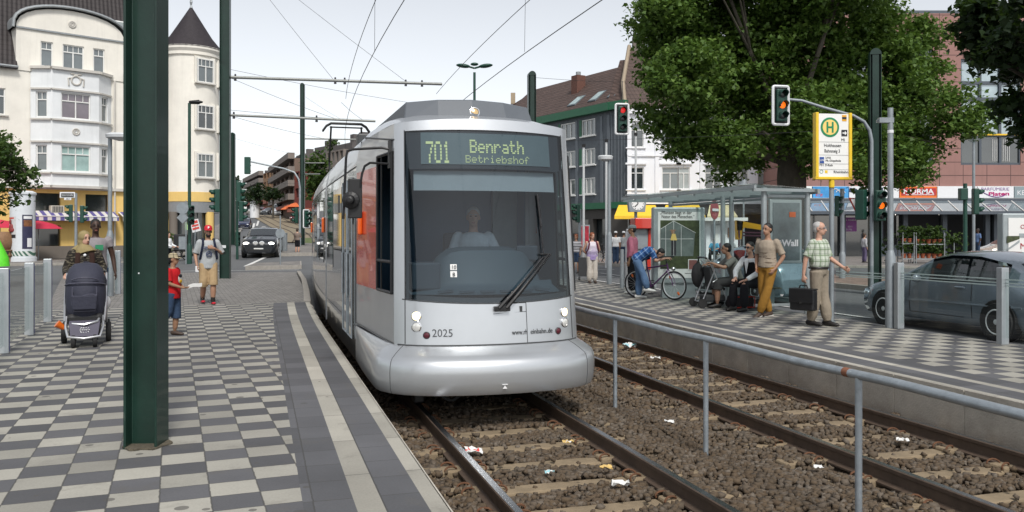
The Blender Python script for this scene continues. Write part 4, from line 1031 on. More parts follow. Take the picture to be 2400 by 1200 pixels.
 #  grey slate house with green trim
slatew=mat('slate_cladding',(.095,.11,.125),.7,var=.25,vs=4,bump=.25,bs=14);greent=mat('green_trim',(.016,.115,.055),.5,var=.1);greyp=mat('grey_panel',(.13,.15,.17),.6,var=.1)
G0=at(1255,77);G1=at(1432,67.5);G2=Vector((X0-.05,Y3+.1,0));GE=(G1-G0);GL=GE.length;GE.normalize();GN=GE.cross(UP)
H2=thing('slate_house','dark slate clad house with green eaves and brown tiled roof beside the white house','house',G1,math.atan2(GE.y,GE.x));ga=math.atan2(GE.y,GE.x)
def u_at(px):
 k=(px-1200)/2000;return(k*G0 .y-G0 .x)/(GE.x-k*GE.y)
wins=[(u_at(1262),2.0),(u_at(1331),2.2),(u_at(1379),1.85)]
hol=[(max(.05,u-w_/2),u+w_/2,za,za+1.35)for u,w_ in wins for za in(4.75,7.15,9.55)]
mb=MB();wall_panel(mb,G0,GE,GL,3.7,11.3,hol,.1);e2=(G2-G1);L2=e2 .length;wall_panel(mb,G1,e2,L2,3.7,11.3,[],.1);mb.build('wall',slatew,H2)
for h_ in hol:window(H2,G0+GE*(h_[0]+h_[1])/2+UP*(h_[2]+h_[3])/2,GE,h_[1]-h_[0],1.35,3,0,random.choice(wg[1:3]),rev=.08,fw=.09,sill=winframe)
mb=MB()
for h_ in hol:mb.box(G0+GE*(h_[0]-.16)+UP*(h_[2]+.67)+GN*.02,(.3,.06,1.4),ga)
for z,hh,pr in((11.55,.62,.5),(3.75,.5,.2)):
 mb.box(G0+GE*GL/2+UP*z+GN*pr/2,(GL+pr,pr,hh),ga);mb.box(G1+e2/2+UP*z+e2 .cross(UP).normalized()*pr/2,(L2,pr,hh),math.atan2(e2 .y,e2 .x))
mb.build('green_band',greent,H2)
mb=MB();
for t in np.arange(.1,L2,.35):mb.box(G1+e2 .normalized()*t+UP*7.4+e2 .cross(UP).normalized()*.03,(.05,.06,7.1),math.atan2(e2 .y,e2 .x))
for t in(GL-.3,u_at(1352),u_at(1410)):mb.box(G0+GE*t+UP*7.4+GN*.03,(.3,.07,7.1),ga)
mb.build('cladding_rib',greyp,H2)
mb=MB();bk=GN*-5;A_,B_,C_=G0-GE*8+UP*11.75+GN*.4,G1+UP*11.75+GN*.4,G2+UP*11.75
mb.ext([A_,B_,B_+bk+UP*4.2+GE*.6,A_+bk+UP*4.2],UP*-.2);mb.ext([B_,C_,C_+UP*4.2+Vector((0,5,0)),B_+bk+UP*4.2+GE*.6],UP*-.2);rf=mb.build('roof',brownroof,H2)
def onroof(px,f):u=u_at(px);return G0+GE*u+UP*(11.75+4.2*f)+GN*(.4-5.4*f)
for px in(1330,1378,1423):
 mb=MB();a,b=onroof(px-8,.14),onroof(px+10,.14);c,d=onroof(px+10,.36),onroof(px-8,.36);nn=(b-a).cross(d-a).normalized();nn=nn if nn.z>0 else-nn
 mb.ext([a,b,c,d],nn*.14);sk=mb.build('skylight',greyp,rf);mb=MB();ce=(a+b+c+d)/4;mb.ext([ce.lerp(q,.8)+nn*.14 for q in(a,b,c,d)],nn*.02);mb.build('pane',wg[4],sk)
for px,f,w_,h_,m_ in((1299,.55,.9,1.8,mat('chimney_brick',(.13,.06,.045),.9,var=.25)),(1447,.75,.7,1.7,facade_mat('chimney_tan',(.30,.26,.19))),(1421,1.0,.6,.6,MATS['chimney_tan'])):
 mb=MB();q=onroof(px,f);mb.box(q+UP*h_*.3,(w_,w_,h_),ga);c_=mb.build('chimney',m_,rf);mb=MB();mb.cyl(q+UP*h_*.8,q+UP*(h_*.8+.35),.22);mb.build('flue',zinc,c_)
mb=MB();wall_panel(mb,G0-GE*.1+GN*-.05,GE,GL,-.2,3.6,[(1.0,GL-3.0,0,2.7),(GL-2.4,GL-.4,0,2.7)],.4);mb.add([G1+UP*-.2,G2+UP*-.2,G2+UP*3.6,G1+UP*3.6],[(0,1,2,3)]);mb.build('ground_floor_wall',facade_mat('shop_dark',(.07,.065,.06)),H2)
mb=MB();mb.box(G0+GE*GL/2+GN*-.6+UP*1.5,(GL,.1,3.1),ga);mb.build('shop_window',wg[0],H2)
th=thing('tan_house','narrow tan gabled house seen beyond the tram roof','house',at(1222,92));q=at(1222,92);tanm=facade_mat('tan_render',(.36,.29,.2))
mb=MB();mb.ext([(q.x-1.2,q.y,-.2),(q.x+3,q.y,-.2),(q.x+3,q.y,16.8),(q.x+1.2,q.y,16.5),(q.x-1.2,q.y,14.6)],(0,8,0));mb.build('wall',tanm,th);mb=MB();mb.box((q.x+.1,q.y+1,15.9),(3.2,2.4,.2),Matrix.Rotation(-.55,3,'Y'));mb.build('roof',brownroof,th);mb=MB();mb.box((q.x-.9,q.y+1,16.2),(.5,.5,1.2));mb.build('chimney',tanm,th)
#  shopping centre on the right
def panelmat():
 m=facade_mat('pink_granite',(.30,.165,.145));n,p=nodes(m);tc=n.nodes.new('ShaderNodeTexCoord');sp=n.nodes.new('ShaderNodeSeparateXYZ');n.links.new(tc.outputs['Object'],sp.inputs[0])
 jz=mth(n,'LESS_THAN',mth(n,'FRACT',mth(n,'MULTIPLY',sp.outputs[2],1.1)),.05);jx=mth(n,'LESS_THAN',mth(n,'FRACT',mth(n,'MULTIPLY',sp.outputs[0],.62)),.025)
 n.links.new(mixc(n,mth(n,'MAXIMUM',jz,jx),basecol(m),(.07,.04,.04)),p.inputs['Base Color']);return m
pink=panelmat();frameg=mat('grey_frame',(.085,.10,.12),.5,metal=.3,var=.1);YM=58.0
MX=lambda px:at(px,YM).x
ML=thing('shopping_centre','pink granite shopping centre with shop signs and glazed stair tower','building',(MX(2150),YM,0))
x0,x1=MX(1872),MX(2700)
tw0,tw1=MX(2252),MX(2392)
hol=[(MX(1985)-x0,MX(2040)-x0,6.0,10.5),(MX(2080)-x0,MX(2185)-x0,6.2,10.0),(tw0-x0,tw1-x0,6.2,13.4),(MX(1985)-x0,MX(2040)-x0,11.5,15),(MX(2080)-x0,MX(2185)-x0,11.5,15),(MX(2440)-x0,MX(2560)-x0,6.2,13.4)]
mb=MB();wall_panel(mb,(x0,YM,0),(1,0,0),x1-x0,4.75,16.5,hol,.25);mb.add([(x0,YM,-.2),(x0,YM,16.5),(x0,YM+20,16.5),(x0,YM+20,-.2)],[(0,1,2,3)]);mb.build('wall',pink,ML)
mb=MB();mb.box(((x0+x1)/2,YM+9,16.6),(x1-x0,18,.2));mb.build('roof',frameg,ML)
skyg=winglass('pane_sky',(.30,.38,.41))
for k,(a,b,c,d)in enumerate(hol):
 cxm,czm=x0+(a+b)/2,(c+d)/2;W,Hh=b-a,d-c
 mb=MB();mb.box((cxm,YM+.2,czm),(W,.03,Hh));wn_=mb.build('window',wg[1]if k in(0,1,3,4)else skyg,ML);mb=MB()
 nc=3 if k in(2,5)else 2
 for i in range(nc+1):mb.box((x0+a+W*i/nc,YM+.12,czm),(.16,.14,Hh))
 for z in((c+.05,c+2.0,c+4.5,c+5.6,d-.05)if k in(2,5)else(c+.05,d-.05)):mb.box((cxm,YM+.13,z),(W,.12,.2))
 mb.build('frame',frameg,wn_)
 if k==2:
  mb=MB();mb.box((cxm,YM+.16,c+1.0),(W-.2,.03,1.7));mb.build('dark_pane',wg[0],wn_)
  mb=MB();[mb.box((x0+a+W*.55+.14*i,YM+.12,c+1.0),(.03,.02,1.5))for i in range(9)];mb.build('blind',winframe,wn_)
  mb=MB();mb.box((cxm,YM-.05,c+2.05),(W-.3,.08,.1));mb.build('yellow_strip',yel,wn_)
mb=MB();mb.box((MX(2012),YM+.05,7.2),(MX(2038)-MX(1985),.06,2.3));mb.build('yellow_panel',mat('yellow_sign',(.62,.43,.02),.5,var=.06),ML)
mb=MB();mb.ext([(tw0,YM-.1,14.6),(tw1,YM-.1,14.6),(tw1,YM+3,17.2),(tw0+1.2,YM+3,17.2)],(0,0,-.15));mb.build('glass_roof',skyg,ML);mb=MB()
for i in range(4):f=i/3;mb.tube([(lerp(tw0,tw1,f),YM-.1,14.65),(lerp(tw0+1.2,tw1,f),YM+3,17.25)],.09,4)
mb.tube([(tw0,YM-.12,14.6),(tw1,YM-.12,14.6)],.1,4);mb.build('roof_bar',frameg,ML)
def shop_sign(a,b,m_,z0=3.95,z1=4.72,nm='shop_sign'):
 mb=MB();mb.box(((MX(a)+MX(b))/2,YM-.12,(z0+z1)/2),(MX(b)-MX(a)-.03,.2,z1-z0));return mb.build(nm,m_,ML)
white_s=mat('sign_white',(.74,.75,.77),.4,var=.03)
sblue=mat('sign_blue',(.05,.28,.60),.4,var=.5,vs=1.2);sg_=shop_sign(1902,1986,sblue);mb=MB()
for i,(r_,sgn)in enumerate(((.3,1),(.22,1),(.15,1))):mb.tube([(MX(1955)+i*.25+r_*math.cos(t),YM-.24,4.25+r_*math.sin(t))for t in np.linspace(.2,2.8,9)],.025,5)
mb.build('wave_mark',white_s,sg_);mb=MB();mb.text('cz',.34,(MX(1908),YM-.225,4.06),(1,0,.0),UP,width=.5);mb.build('lettering',redp,sg_)
s2=shop_sign(1987,2085,white_s);mb=MB()
for px,z,w_,h_ in((1996,4.45,.5,.3),(2020,4.5,.5,.22),(2042,4.5,.3,.3),(2060,4.5,.36,.3),(2012,4.1,.3,.2),(2040,4.08,.35,.12),(2005,4.15,.1,.3)):mb.box((MX(px),YM-.225,z),(w_,.02,h_),Matrix.Rotation(.2 if w_>.45 else 0,3,'Y'))
mb.build('printed_device',mat('sign_navy',(.03,.04,.09),.4),s2)
s3=shop_sign(2086,2104,white_s)
redsign=mat('sign_red',(.45,.03,.035),.4,var=.04);orsign=mat('sign_orange',(.78,.17,.02),.4,var=.04)
s4=shop_sign(2105,2192,orsign);mb=MB();mb.box(((MX(2109)+MX(2190))/2,YM-.225,4.36),(MX(2190)-MX(2109),.02,.5));mb.build('red_field',redsign,s4);mb=MB();mb.text('NORMA',.46,(MX(2113),YM-.237,4.23),(1,0,0),UP,width=MX(2184)-MX(2113),bold=.012);mb.box(((MX(2120)+MX(2184))/2,YM-.24,4.16),(MX(2184)-MX(2118),.012,.04));mb.build('lettering',white_s,s4)
s5=shop_sign(2193,2286,white_s);s6=shop_sign(2287,2372,white_s)
mag=mat('lettering_magenta',(.42,.01,.14),.4,var=0);pur=mat('lettering_purple',(.18,.07,.25),.4,var=0)
mb=MB();mb.text('PARFÜMERIE',.30,(MX(2295),YM-.226,4.44),(1,0,0),UP,width=MX(2360)-MX(2295));mb.build('lettering',pur,s6)
mb=MB();mb.text('Platen',.36,(MX(2312),YM-.226,4.08),(1,0,.03),UP,width=MX(2360)-MX(2312),bold=.012);mb.build('lettering',mag,s6)
mb=MB();mb.tube([(MX(2298)+1.5*t,YM-.23,4.35-.35*math.sin(t*2.4))for t in np.linspace(0,1,9)],.03,5);mb.build('swash',pur,s6)
s7=shop_sign(2373,2470,mat('sign_grey',(.24,.30,.32),.4,var=.04));mb=MB();mb.text('KE',.46,(MX(2379),YM-.226,4.14),(1,0,0),UP);mb.build('lettering',white_s,s7)
mb=MB();mb.box(((x0+x1)/2,YM-.05,3.75),(x1-x0,.3,.35));mb.build('fascia',frameg,ML)
cg=mat('canopy_glass',(.12,.15,.17),.05,var=.2,vs=.4,spec=1,coat=1)
mb=MB();mb.ext([(x0,YM-.25,3.72),(x1,YM-.25,3.72),(x1,YM-1.9,2.98),(x0,YM-1.9,2.98)],(0,0,-.03));cn=mb.build('canopy',cg,ML);mb=MB()
for px in range(1885,2700,37):mb.tube([(MX(px),YM-.25,3.74),(MX(px-5),YM-1.92,3.02)],.045,4)
mb.build('canopy_rib',winframe,cn);mb=MB();mb.box(((x0+x1)/2,YM-1.95,2.9),(x1-x0,.1,.2));mb.build('canopy_beam',frameg,cn)
mb=MB();shopdark=mat('shop_interior',(.02,.022,.024),.6,var=.3,vs=.6)
mb.box(((x0+x1)/2,YM+4,1.7),(x1-x0,.2,3.8));mb.build('shop_back_wall',shopdark,ML)
mb=MB()
for a,b in((1880,2062),(2104,2120),(2205,2212),(2310,2332),(2365,2500)):mb.box(((MX(a)+MX(b))/2,YM+.25,1.7),(MX(b)-MX(a),.1,3.6))
build_each(mb,'shop_window',wg[0],ML)
mb=MB()
for px in(1880,1975,2062,2120,2212,2312,2332,2365):mb.box((MX(px),YM-.02,1.75),(.3,.3,3.7))
build_each(mb,'column',frameg,ML)
mb=MB();mb.box((MX(2110),YM-.02,.3),(MX(2180)-MX(1880)-6,.12,.9));mb.build('plinth',frameg,ML)
mb=MB();mb.box((MX(1992),YM+.1,2.15),(MX(2010)-MX(1976),.04,.95));ps_=mb.build('poster',mat('poster_purple',(.22,.04,.24),.5,var=.05),ML);mb=MB();mb.text('zu mieten',.2,(MX(1978),YM+.07,2.4),(1,0,0),UP,width=.95);mb.text('0211',.16,(MX(1988),YM+.07,1.95),(1,0,0),UP);mb.text('71796',.16,(MX(1984),YM+.07,1.75),(1,0,0),UP);mb.build('lettering',white_s,ps_)
mb=MB();mb.box((MX(2163),YM-.02+3.4,2.9),(.7,.1,.08));mb.build('shop_lamp',mat('lamp_white',(1,.95,.85),.4,var=0,emit=2),ML)
#  far street blocks
bk1=facade_mat('far_brown',(.16,.11,.085));bk2=facade_mat('far_grey',(.10,.09,.088));bk3=facade_mat('far_tan',(.30,.17,.09));conc2=facade_mat('far_concrete',(.20,.17,.15));redb=facade_mat('far_redbrick',(.16,.035,.025));darkwin=wg[0]
def far_block(label,pa,Ya,pb,Yb,ztop,m_,floors,bal=True,nw=6,depth=14,roofh=1.0):
 A,B=at(pa,Ya),at(pb,Yb);zb=terr(A.x,A.y)-1;zb=min(zb,terr(B.x,B.y)-1);ux=(B-A);W=ux.length;ux.normalize();nr=ux.cross(UP);ang=math.atan2(ux.y,ux.x)
 th=thing('apartment_block',label,'building',(A+B)/2,ang);fh=(ztop-zb-4.5)/floors
 hol=[]
 for f in range(floors):
  for k in range(nw):u=W*(k+.5)/nw;hol.append((u-W/nw*.33,u+W/nw*.33,zb+4.6+f*fh+fh*.3,zb+4.6+f*fh+fh*.88))
 mb=MB();wall_panel(mb,A,ux,W,zb,ztop,hol,.3)
 for P_,s_ in((A,1),(B,-1)):
  q=[P_+UP*zb,P_+UP*ztop,P_-nr*depth+UP*ztop,P_-nr*depth+UP*zb];mb.add(q,[(0,1,2,3)if s_>0 else(3,2,1,0)])
 mb.add([A+UP*ztop,B+UP*ztop,B-nr*depth+UP*ztop,A-nr*depth+UP*ztop],[(0,1,2,3)]);mb.build('wall',m_,th)
 for(a,b,c,d)in hol:mb=MB();mb.box(A+ux*(a+b)/2-nr*.3+UP*(c+d)/2,(b-a,.04,d-c),ang);wn_=mb.build('window',random.choice(wg[:3]),th)
 if bal:
  for f in range(floors+1):mb=MB();mb.box(A+ux*W/2+nr*.5+UP*(zb+4.6+f*fh+.3),(W,1.1,1.0),ang);mb.build('balcony',conc2,th)
 mb=MB();mb.box((A+B)/2-nr*depth/2+UP*(ztop+roofh/2),(W*.9,depth*.8,roofh),ang);rf=mb.build('roof',bk2,th)
 for k in range(2):mb=MB();mb.box(A+ux*W*(.3+.4*k)-nr*4+UP*(ztop+roofh+.7),(1.2,1.2,1.8),ang);mb.build('chimney',bk2,rf)
 mb=MB();mb.box((A+B)/2+nr*.6+UP*(zb+3.3),(W,1.2,.5),ang);mb.build('shop_canopy',mat('far_awning',(.30,.10,.07),.8),th)
far_block('brown block with continuous concrete balconies up the far street',640,176,690,142,14.0,bk1,3,nw=5)
far_block('tan fronted narrow block between the grey and brown far blocks',617,190,640,178,14.6,bk3,3,bal=False,nw=3)
far_block('dark grey apartment block farthest along the street on the left',578,225,617,195,14.8,bk2,3,nw=5)
far_block('red brick house with white windows behind the third green mast',690,132,730,126,11.0,redb,2,bal=False,nw=3)
far_block('pale flat roofed block just above the tram roof',756,118,805,112,12.6,conc2,3,bal=False,nw=5)
far_block('dark tower block with stepped top behind the tram',722,190,752,185,19.5,bk2,4,bal=False,nw=4)
#  MASTS, WIRES, SIGNALS, LAMPS
mast=mat('mast_green',(.0075,.028,.020),.42,var=.35,vs=2.2,spec=.35,bump=.05,bs=30,coat=.15)
n,p=nodes(mast);tc=n.nodes.new('ShaderNodeTexCoord');sc=noise(n,tc.outputs['Object'],55,2,.4)
k_=n.nodes.new('ShaderNodeMapping');k_.inputs['Scale'].default_value=(9,9,.5);n.links.new(tc.outputs['Object'],k_.inputs[0])
scr=mth(n,'GREATER_THAN',noise(n,k_.outputs[0],6,3,.7),.73);n.links.new(mixc(n,mth(n,'MULTIPLY',scr,.25),basecol(mast),(.18,.22,.2)),p.inputs['Base Color'])
sgreen=mat('signal_green',(.010,.055,.038),.45,var=.15);wiremat=mat('wire_dark',(.03,.03,.032),.6,var=0);armm=mat('arm_grey',(.20,.21,.20),.5,metal=.3,var=.15)
gpost=mat('grey_post',(.27,.30,.32),.5,metal=.35,var=.18,vs=5);whitep=mat('white_pole',(.62,.64,.65),.4,var=.05)
def hbeam(label,loc,h,s=.24,rot=R(2),cap=False,tf=.02,nm='mast',group=None):
 loc=Vector(loc);th=thing(nm,label,'mast',loc,rot,group);ux=Matrix.Rotation(rot,3,'Z')@Vector((1,0,0));uy=Matrix.Rotation(rot,3,'Z')@Vector((0,1,0));mb=MB()
 o=[(-s/2,-s/2),(-s/2+tf,-s/2),(-s/2+tf,-.012),(s/2-tf,-.012),(s/2-tf,-s/2),(s/2,-s/2),(s/2,s/2),(s/2-tf,s/2),(s/2-tf,.012),(-s/2+tf,.012),(-s/2+tf,s/2),(-s/2,s/2)]
 k=len(o);lo=[loc+ux*a+uy*b for a,b in o];hi=[q+UP*h for q in lo]
 mb.add(lo+hi,[(i,(i+1)%k,(i+1)%k+k,i+k)for i in range(k)])
 for f in((0,1,10,11),(4,5,6,7),(2,3,8,9)):mb.add([hi[i]for i in f],[(0,1,2,3)])
 sh=mb.build('shaft',mast,th)
 b=sh.modifiers.new('bevel','BEVEL');b.width=.006;b.segments=2
 if cap:
  mb=MB();prof=[(-s/2,0)]+[(s/2*-math.cos(a),s*.55*math.sin(a))for a in np.linspace(.05,math.pi-.05,11)]+[(s/2,0)]
  mb.ext([loc+ux*a+uy*(-s/2-.005)+UP*(h-.02+z)for a,z in prof],uy*(s+.01));mb.build('cap',mast,th,smooth=True)
  mb=MB();mb.box(loc+UP*h*.5,(s*.55,s*.92,h-.02),rot);mb.build('web_cover',mast,th)
 return th
m1=hbeam('massive dark green steel mast in the left foreground',at(343,6.42),9.0,.245,R(2))
mb=MB();q=at(343,6.42);dirt=mat('mast_foot_dirt',(.10,.085,.06),.95,var=.5,vs=30,bump=.6)
vs=[q+Vector((.17*math.cos(a)*(1+.12*math.sin(a*5)),.17*math.sin(a)*(1+.15*math.cos(a*7)),.004))for a in np.linspace(0,6.28,28)[:-1]];mb.ext(vs,UP*.012);mb.build('foot_grout',dirt,m1)
mb=MB();mb.box(q+Vector((.0,-.13,1.3)),(.009,.004,.011));mb.build('sticker',whitep,m1)
m2=hbeam('tall green steel mast behind the man in the red cap',at(528,30.5,-.08),12.5,.34,R(8))
mb=MB();mb.box(at(524,30.3,1.1),(.16,.004,.1),.2);mb.build('sticker',whitep,m2)
m3=hbeam('green round-topped mast on the far traffic island left of the tram',g(709,58),11.0,.29,R(4),True)
m4=hbeam('round-topped green mast far left behind the tall mast',g(546,62),8.0,.30,R(4),True)
m5=hbeam('green round-topped mast rising from behind the tram roof',at(1246,32,0),7.5,.29,R(10),True)
m6=hbeam('green round-topped mast in front of the plane tree at right',at(2050,24.2,-.1),6.75,.31,R(-12),True)
def span_arm(label,pts,r=.05,ins=()):
 th=thing('catenary_arm',label,'bracket arm',pts[0],0,'catenary bracket arms on the masts');mb=MB();mb.tube(pts,r,8);mb.build('tube',armm,th,smooth=True)
 for q in ins:mb=MB();mb.tube([q-UP*.12,q+UP*.12],[.05,.03],6);mb.build('clamp',wiremat,th)
 return th
A0=at(541,30.6,zat(181,30.6));A1=at(1036,32.4,zat(197,32.4));span_arm('upper grey bracket arm reaching over both tracks from the tall green mast',[A0,A1],.055,[A0 .lerp(A1,f)for f in(.02,.48,.525,.82,.9)])
B0=at(541,30.6,zat(270,30.6));B1=at(880,31.6,zat(284,31.6));span_arm('lower grey bracket arm from the tall green mast to the pantograph',[B0,B1],.045,[B0 .lerp(B1,f)for f in(.02,.585)])
C0=at(713,58,zat(325,58));C1=at(840,58.5,zat(327,58.5));span_arm('distant thin bracket arm on the round-topped mast left of the tram',[C0,C1],.05)
for i,(py,px1)in enumerate(((382,760),(408,750))):span_arm(('far short pale bracket arm above the tram side, upper','far short pale bracket arm above the tram side, lower')[i],[at(713,58.2,zat(py,58.2)),at(px1,59,zat(py,59))],.045)
def wire(name,label,cat,pts,r=.008,group=None):
 mb=MB();mb.tube(pts,r,5);return tag(mb.build(name,wiremat),label,cat,group)
def run(u,z,s0,s1,n=24,sag=0.0):return[T(u,s0+(s1-s0)*i/n,z-sag*math.sin(math.pi*i/n))for i in range(n+1)]
wire('contact_wire','contact wire running up from the pantograph over the tram track','wire',run(2.435,5.66,-4,44),.0085,'overhead line wires')
wire('messenger_wire','upper messenger wire above the tram track contact wire','wire',run(2.435,6.75,-4,31)+[T(2.435,33,6.7)],.0085,'overhead line wires')
wire('contact_wire','contact wire over the empty track, passing top centre of the sky','wire',run(5.69,5.62,-4,44),.0095,'overhead line wires')
wire('messenger_wire','upper messenger wire above the empty track','wire',run(5.69,6.72,-4,31),.0085,'overhead line wires')
for u,s,lab in((2.435,19.2,'thin dropper between the two wires over the tram track'),(5.69,18.3,'thin dropper between the two wires over the empty track')):wire('dropper_wire',lab,'wire',[T(u,s,5.66),T(u,s-.1,7.6)],.005)
top=at(528,30.5,12.0)
W=[(top,A0 .lerp(A1,.475),'stay wire slanting down to the middle of the upper bracket arm'),(top,A0 .lerp(A1,.83),'stay wire slanting down to the tip of the upper bracket arm'),(at(541,30.5,zat(163,30.5)),at(962,34,zat(241,34)),'thin cross wire falling right from above the upper bracket arm'),(at(541,30.5,zat(183,30.5)),at(800,33,zat(283,33)),'thin cross wire falling steeply below the upper bracket arm'),(at(541,30.5,zat(258,30.5)),at(880,33,zat(282,33)),'nearly level thin wire above the lower bracket arm'),(at(541,30.5,zat(272,30.5)),at(760,36,zat(325,36)),'thin wire falling below the lower bracket arm'),(at(716,58,zat(227,58)),at(800,62,zat(280,62)),'short stay wire from the top of the distant round-topped mast'),(at(552,62,zat(325,62)),at(705,66,zat(365,66)),'faint wire from the far left mast'),(at(1256,32,zat(182,32)),at(1500,36,zat(192,36)),'span wire from the mast behind the tram roof towards the plane tree'),(at(800,33,zat(240,33)),at(855,33.5,zat(284,33.5)),'short stay wire beside the pantograph'),(at(1330,31,zat(330,31)),at(2040,25,zat(300,25)),'thin cable crossing behind the hanging signal to the right mast'),(at(552,62,zat(425,62)),at(700,66,zat(430,66)),'faint low wire across the far street')]
for a,b,lab in W:a,b=Vector(a),Vector(b);wire('stay_wire',lab,'wire',[a.lerp(b,t)-UP*(.05*math.sin(math.pi*t))for t in np.linspace(0,1,8)],.0065)
#  traffic signals
lensoff=mat('signal_lens_dark',(.02,.022,.022),.2,var=0);lred=mat('signal_red',(.9,.03,.03),.3,var=0,emit=.35);lor=mat('signal_amber',(1.0,.17,.01),.3,var=0,emit=.75);plate_w=mat('signal_plate_white',(.72,.73,.74),.45,var=.04)
def signal(label,c,yaw,k=1.0,plate=False,lit_i=-1,litm=None,n_=3,group=None,house=None,visor_y=-1,back=None):
 """c: centre of the head; yaw 0 faces the camera (-Y)"""
 c=Vector(c);th=thing('traffic_signal',label,'traffic light',c,yaw,group);M3=Matrix.Rotation(yaw,3,'Z');V=lambda x,y,z:c+M3@Vector((x*k,y*k,z*k))
 hh=.3*n_;mb=MB();mb.box(c,(.30*k,.18*k,hh*k),yaw);mb.build('housing',house or sgreen,th,bevel=.03*k)
 if plate:
  mb=MB();mb.box(V(0,.03,0),(.44*k,.02*k,(hh+.12)*k),yaw);mb.build('backing_plate',blk,th);mb=MB()
  pw,ph=.235*k,(hh/2+.085)*k;pts=[]
  for sx,sz,a0 in((1,1,0),(-1,1,90),(-1,-1,180),(1,-1,270)):
   for a in(0,30,60,90):aa=R(a0+a);pts.append(Vector((sx*(pw-.05*k)+.05*k*math.cos(aa),.01*k,sz*(ph-.05*k)+.05*k*math.sin(aa))))
  mb.tube([c+M3@q for q in pts],.04*k,6,closed=True,side=M3@Vector((0,1,0)));mb.build('white_border',plate_w,th)
 for i in range(n_):
  z=(n_-1)/2*.3-i*.3;mb=MB();rot=M3@Matrix.Rotation(R(90),3,'X');mb.lathe(V(0,-.088,z),[(.10*k,0),(.095*k,.012*k),(.05*k,.025*k)],14,rot=rot);mb.build('lens',litm if i==lit_i else lensoff,th,smooth=True)
  mb=MB();vs=[]
  for a in np.linspace(-.5,math.pi+.5,12):
   for d,r_ in((.09,.115),(.27 if math.sin(a)>.1 else .20,.108)):vs.append(V(r_*math.cos(a),-d,z+r_*math.sin(a)))
  mb.add(vs,[(2*j,2*j+1,2*j+3,2*j+2)for j in range(11)]);o=mb.build('visor',house or sgreen,th,smooth=True);o.modifiers.new('thickness','SOLIDIFY').thickness=.008
 return th
def post(name,label,cat,base,h,r=.06,m_=None,rb=None,hb=0,group=None,arm=None,extra=None):
 th=thing(name,label,cat,base,0,group);base=Vector(base);mb=MB()
 mb.cyl(base-UP*.1,base+UP*h,r,r*.9,12)
 if rb:mb.lathe(base,[(rb,-.1),(rb,hb),(r,hb+.12)],12)
 mb.build('post',m_ or gpost,th,smooth=True);return th
a0=at(2042,24,1.0);th=thing('arched_signal_bracket','curved grey signal arm bending left from beside the green mast','bracket arm',at(2042,24,-.1));mb=MB()
mb.tube([at(2043,24,-.1),at(2043,24,zat(400,24)),at(2043,24,zat(330,24)),at(2038,24,zat(305,24)),at(2025,24,zat(285,24)),at(2000,24,zat(271,24)),at(1930,24,zat(252,24)),at(1880,24,zat(236,24)),at(1848,24,zat(233,24))],[.055,.05,.05,.05,.048,.045,.042,.04,.04],10);mb.build('tube',gpost,th,smooth=True)
signal('white-bordered traffic light with amber lit on the curved arm at right',at(1830,23.9,zat(247,23.9)),R(12),1.0,True,1,lor)
q=at(1458,29,zat(279,29));signal('white-bordered traffic light with red lit hanging in front of the slate house',q,R(8),.95,True,0,lred)
wire('hanger_wire','short hanger holding the red traffic light from the span wire','wire',[q+UP*.4,at(1459,35.4,zat(190,35.4))],.012)
signal('green traffic light with amber lit on the right green mast',at(2062,23.8,zat(482,23.8)),R(5),.95,False,1,lor)
signal('green traffic light seen from behind, left of the right green mast',at(2018,24.2,zat(480,24.2)),R(125),.95)
signal('four-lamp green traffic light facing right in front of the perfume shop sign',at(2286,40,zat(472,40)),R(80),1.35,n_=3);
post('signal_post','dark slim signal post with small box before the perfume sign','post',at(2262,40,-.1),zat(430,40)+.1,.1,sgreen);mb=MB();mb.box(at(2257,39.9,zat(455,39.9)),(.35,.3,.55));one(mb,'signal_box',sgreen,'small dark green control box on the slim post right of the racks','box',bevel=.03)
post('signal_post','short dark signal post under the shop signs between shelter and mast','post',at(1974,30,-.1),zat(442,30)+.1,.08,gpost,.11,.9);signal('small dark traffic light on the short post behind the plaid shirt man',at(1962,30,zat(483,30)),R(60),.8)
th=thing('yield_sign','red and white yield sign seen edge-on behind the right mast','road sign',at(2007,24.6,1));mb=MB();cc=at(2004,24.6,zat(484,24.6));e_=[cc+Vector((-.16,0,.24)),cc+Vector((.26,.1,.24)),cc+Vector((.1,.06,-.26))];mb.tube(e_,.035,5,closed=True);mb.build('red_rim',redp,th);mb=MB();mb.ext(e_,(0,.01,0));mb.build('face',plate_w,th)
post('signal_post','grey post carrying the street name sign in front of the yellow wall','post',at(178,44,terr(-22,44)),zat(452,44)+.1,.075,gpost)
signal('green traffic light left of the grey street sign post',at(166,43.8,zat(500,43.8)),R(-65),1.0);signal('green traffic light seen from the side, right of the street sign post',at(192,44.2,zat(502,44.2)),R(115),1.0)
th=thing('street_sign','black and white street name sign on the grey post','sign',at(158,43.9,zat(457,43.9)));mb=MB();mb.box(at(158,43.9,zat(457,43.9)),(.78,.04,.3));sb=mb.build('plate',plate_w,th,bevel=.015);mb=MB();mb.box(at(158,43.86,zat(457,43.86)),(.64,.03,.17));mb.build('dark_field',blk,th);mb=MB();mb.text('Itterstraße',.14,at(158,43.83,zat(459,43.83)),(1,0,0),UP,align='CENTER',width=.58);mb.build('lettering',plate_w,th)
mb=MB();mb.box(at(159,43.9,zat(466,43.9)),(.36,.04,.12));nb=mb.build('number_plate',plate_w,th);mb=MB();mb.text('30-2',.1,at(159,43.87,zat(467.5,43.87)),(1,0,0),UP,align='CENTER');mb.build('lettering',blk,nb)
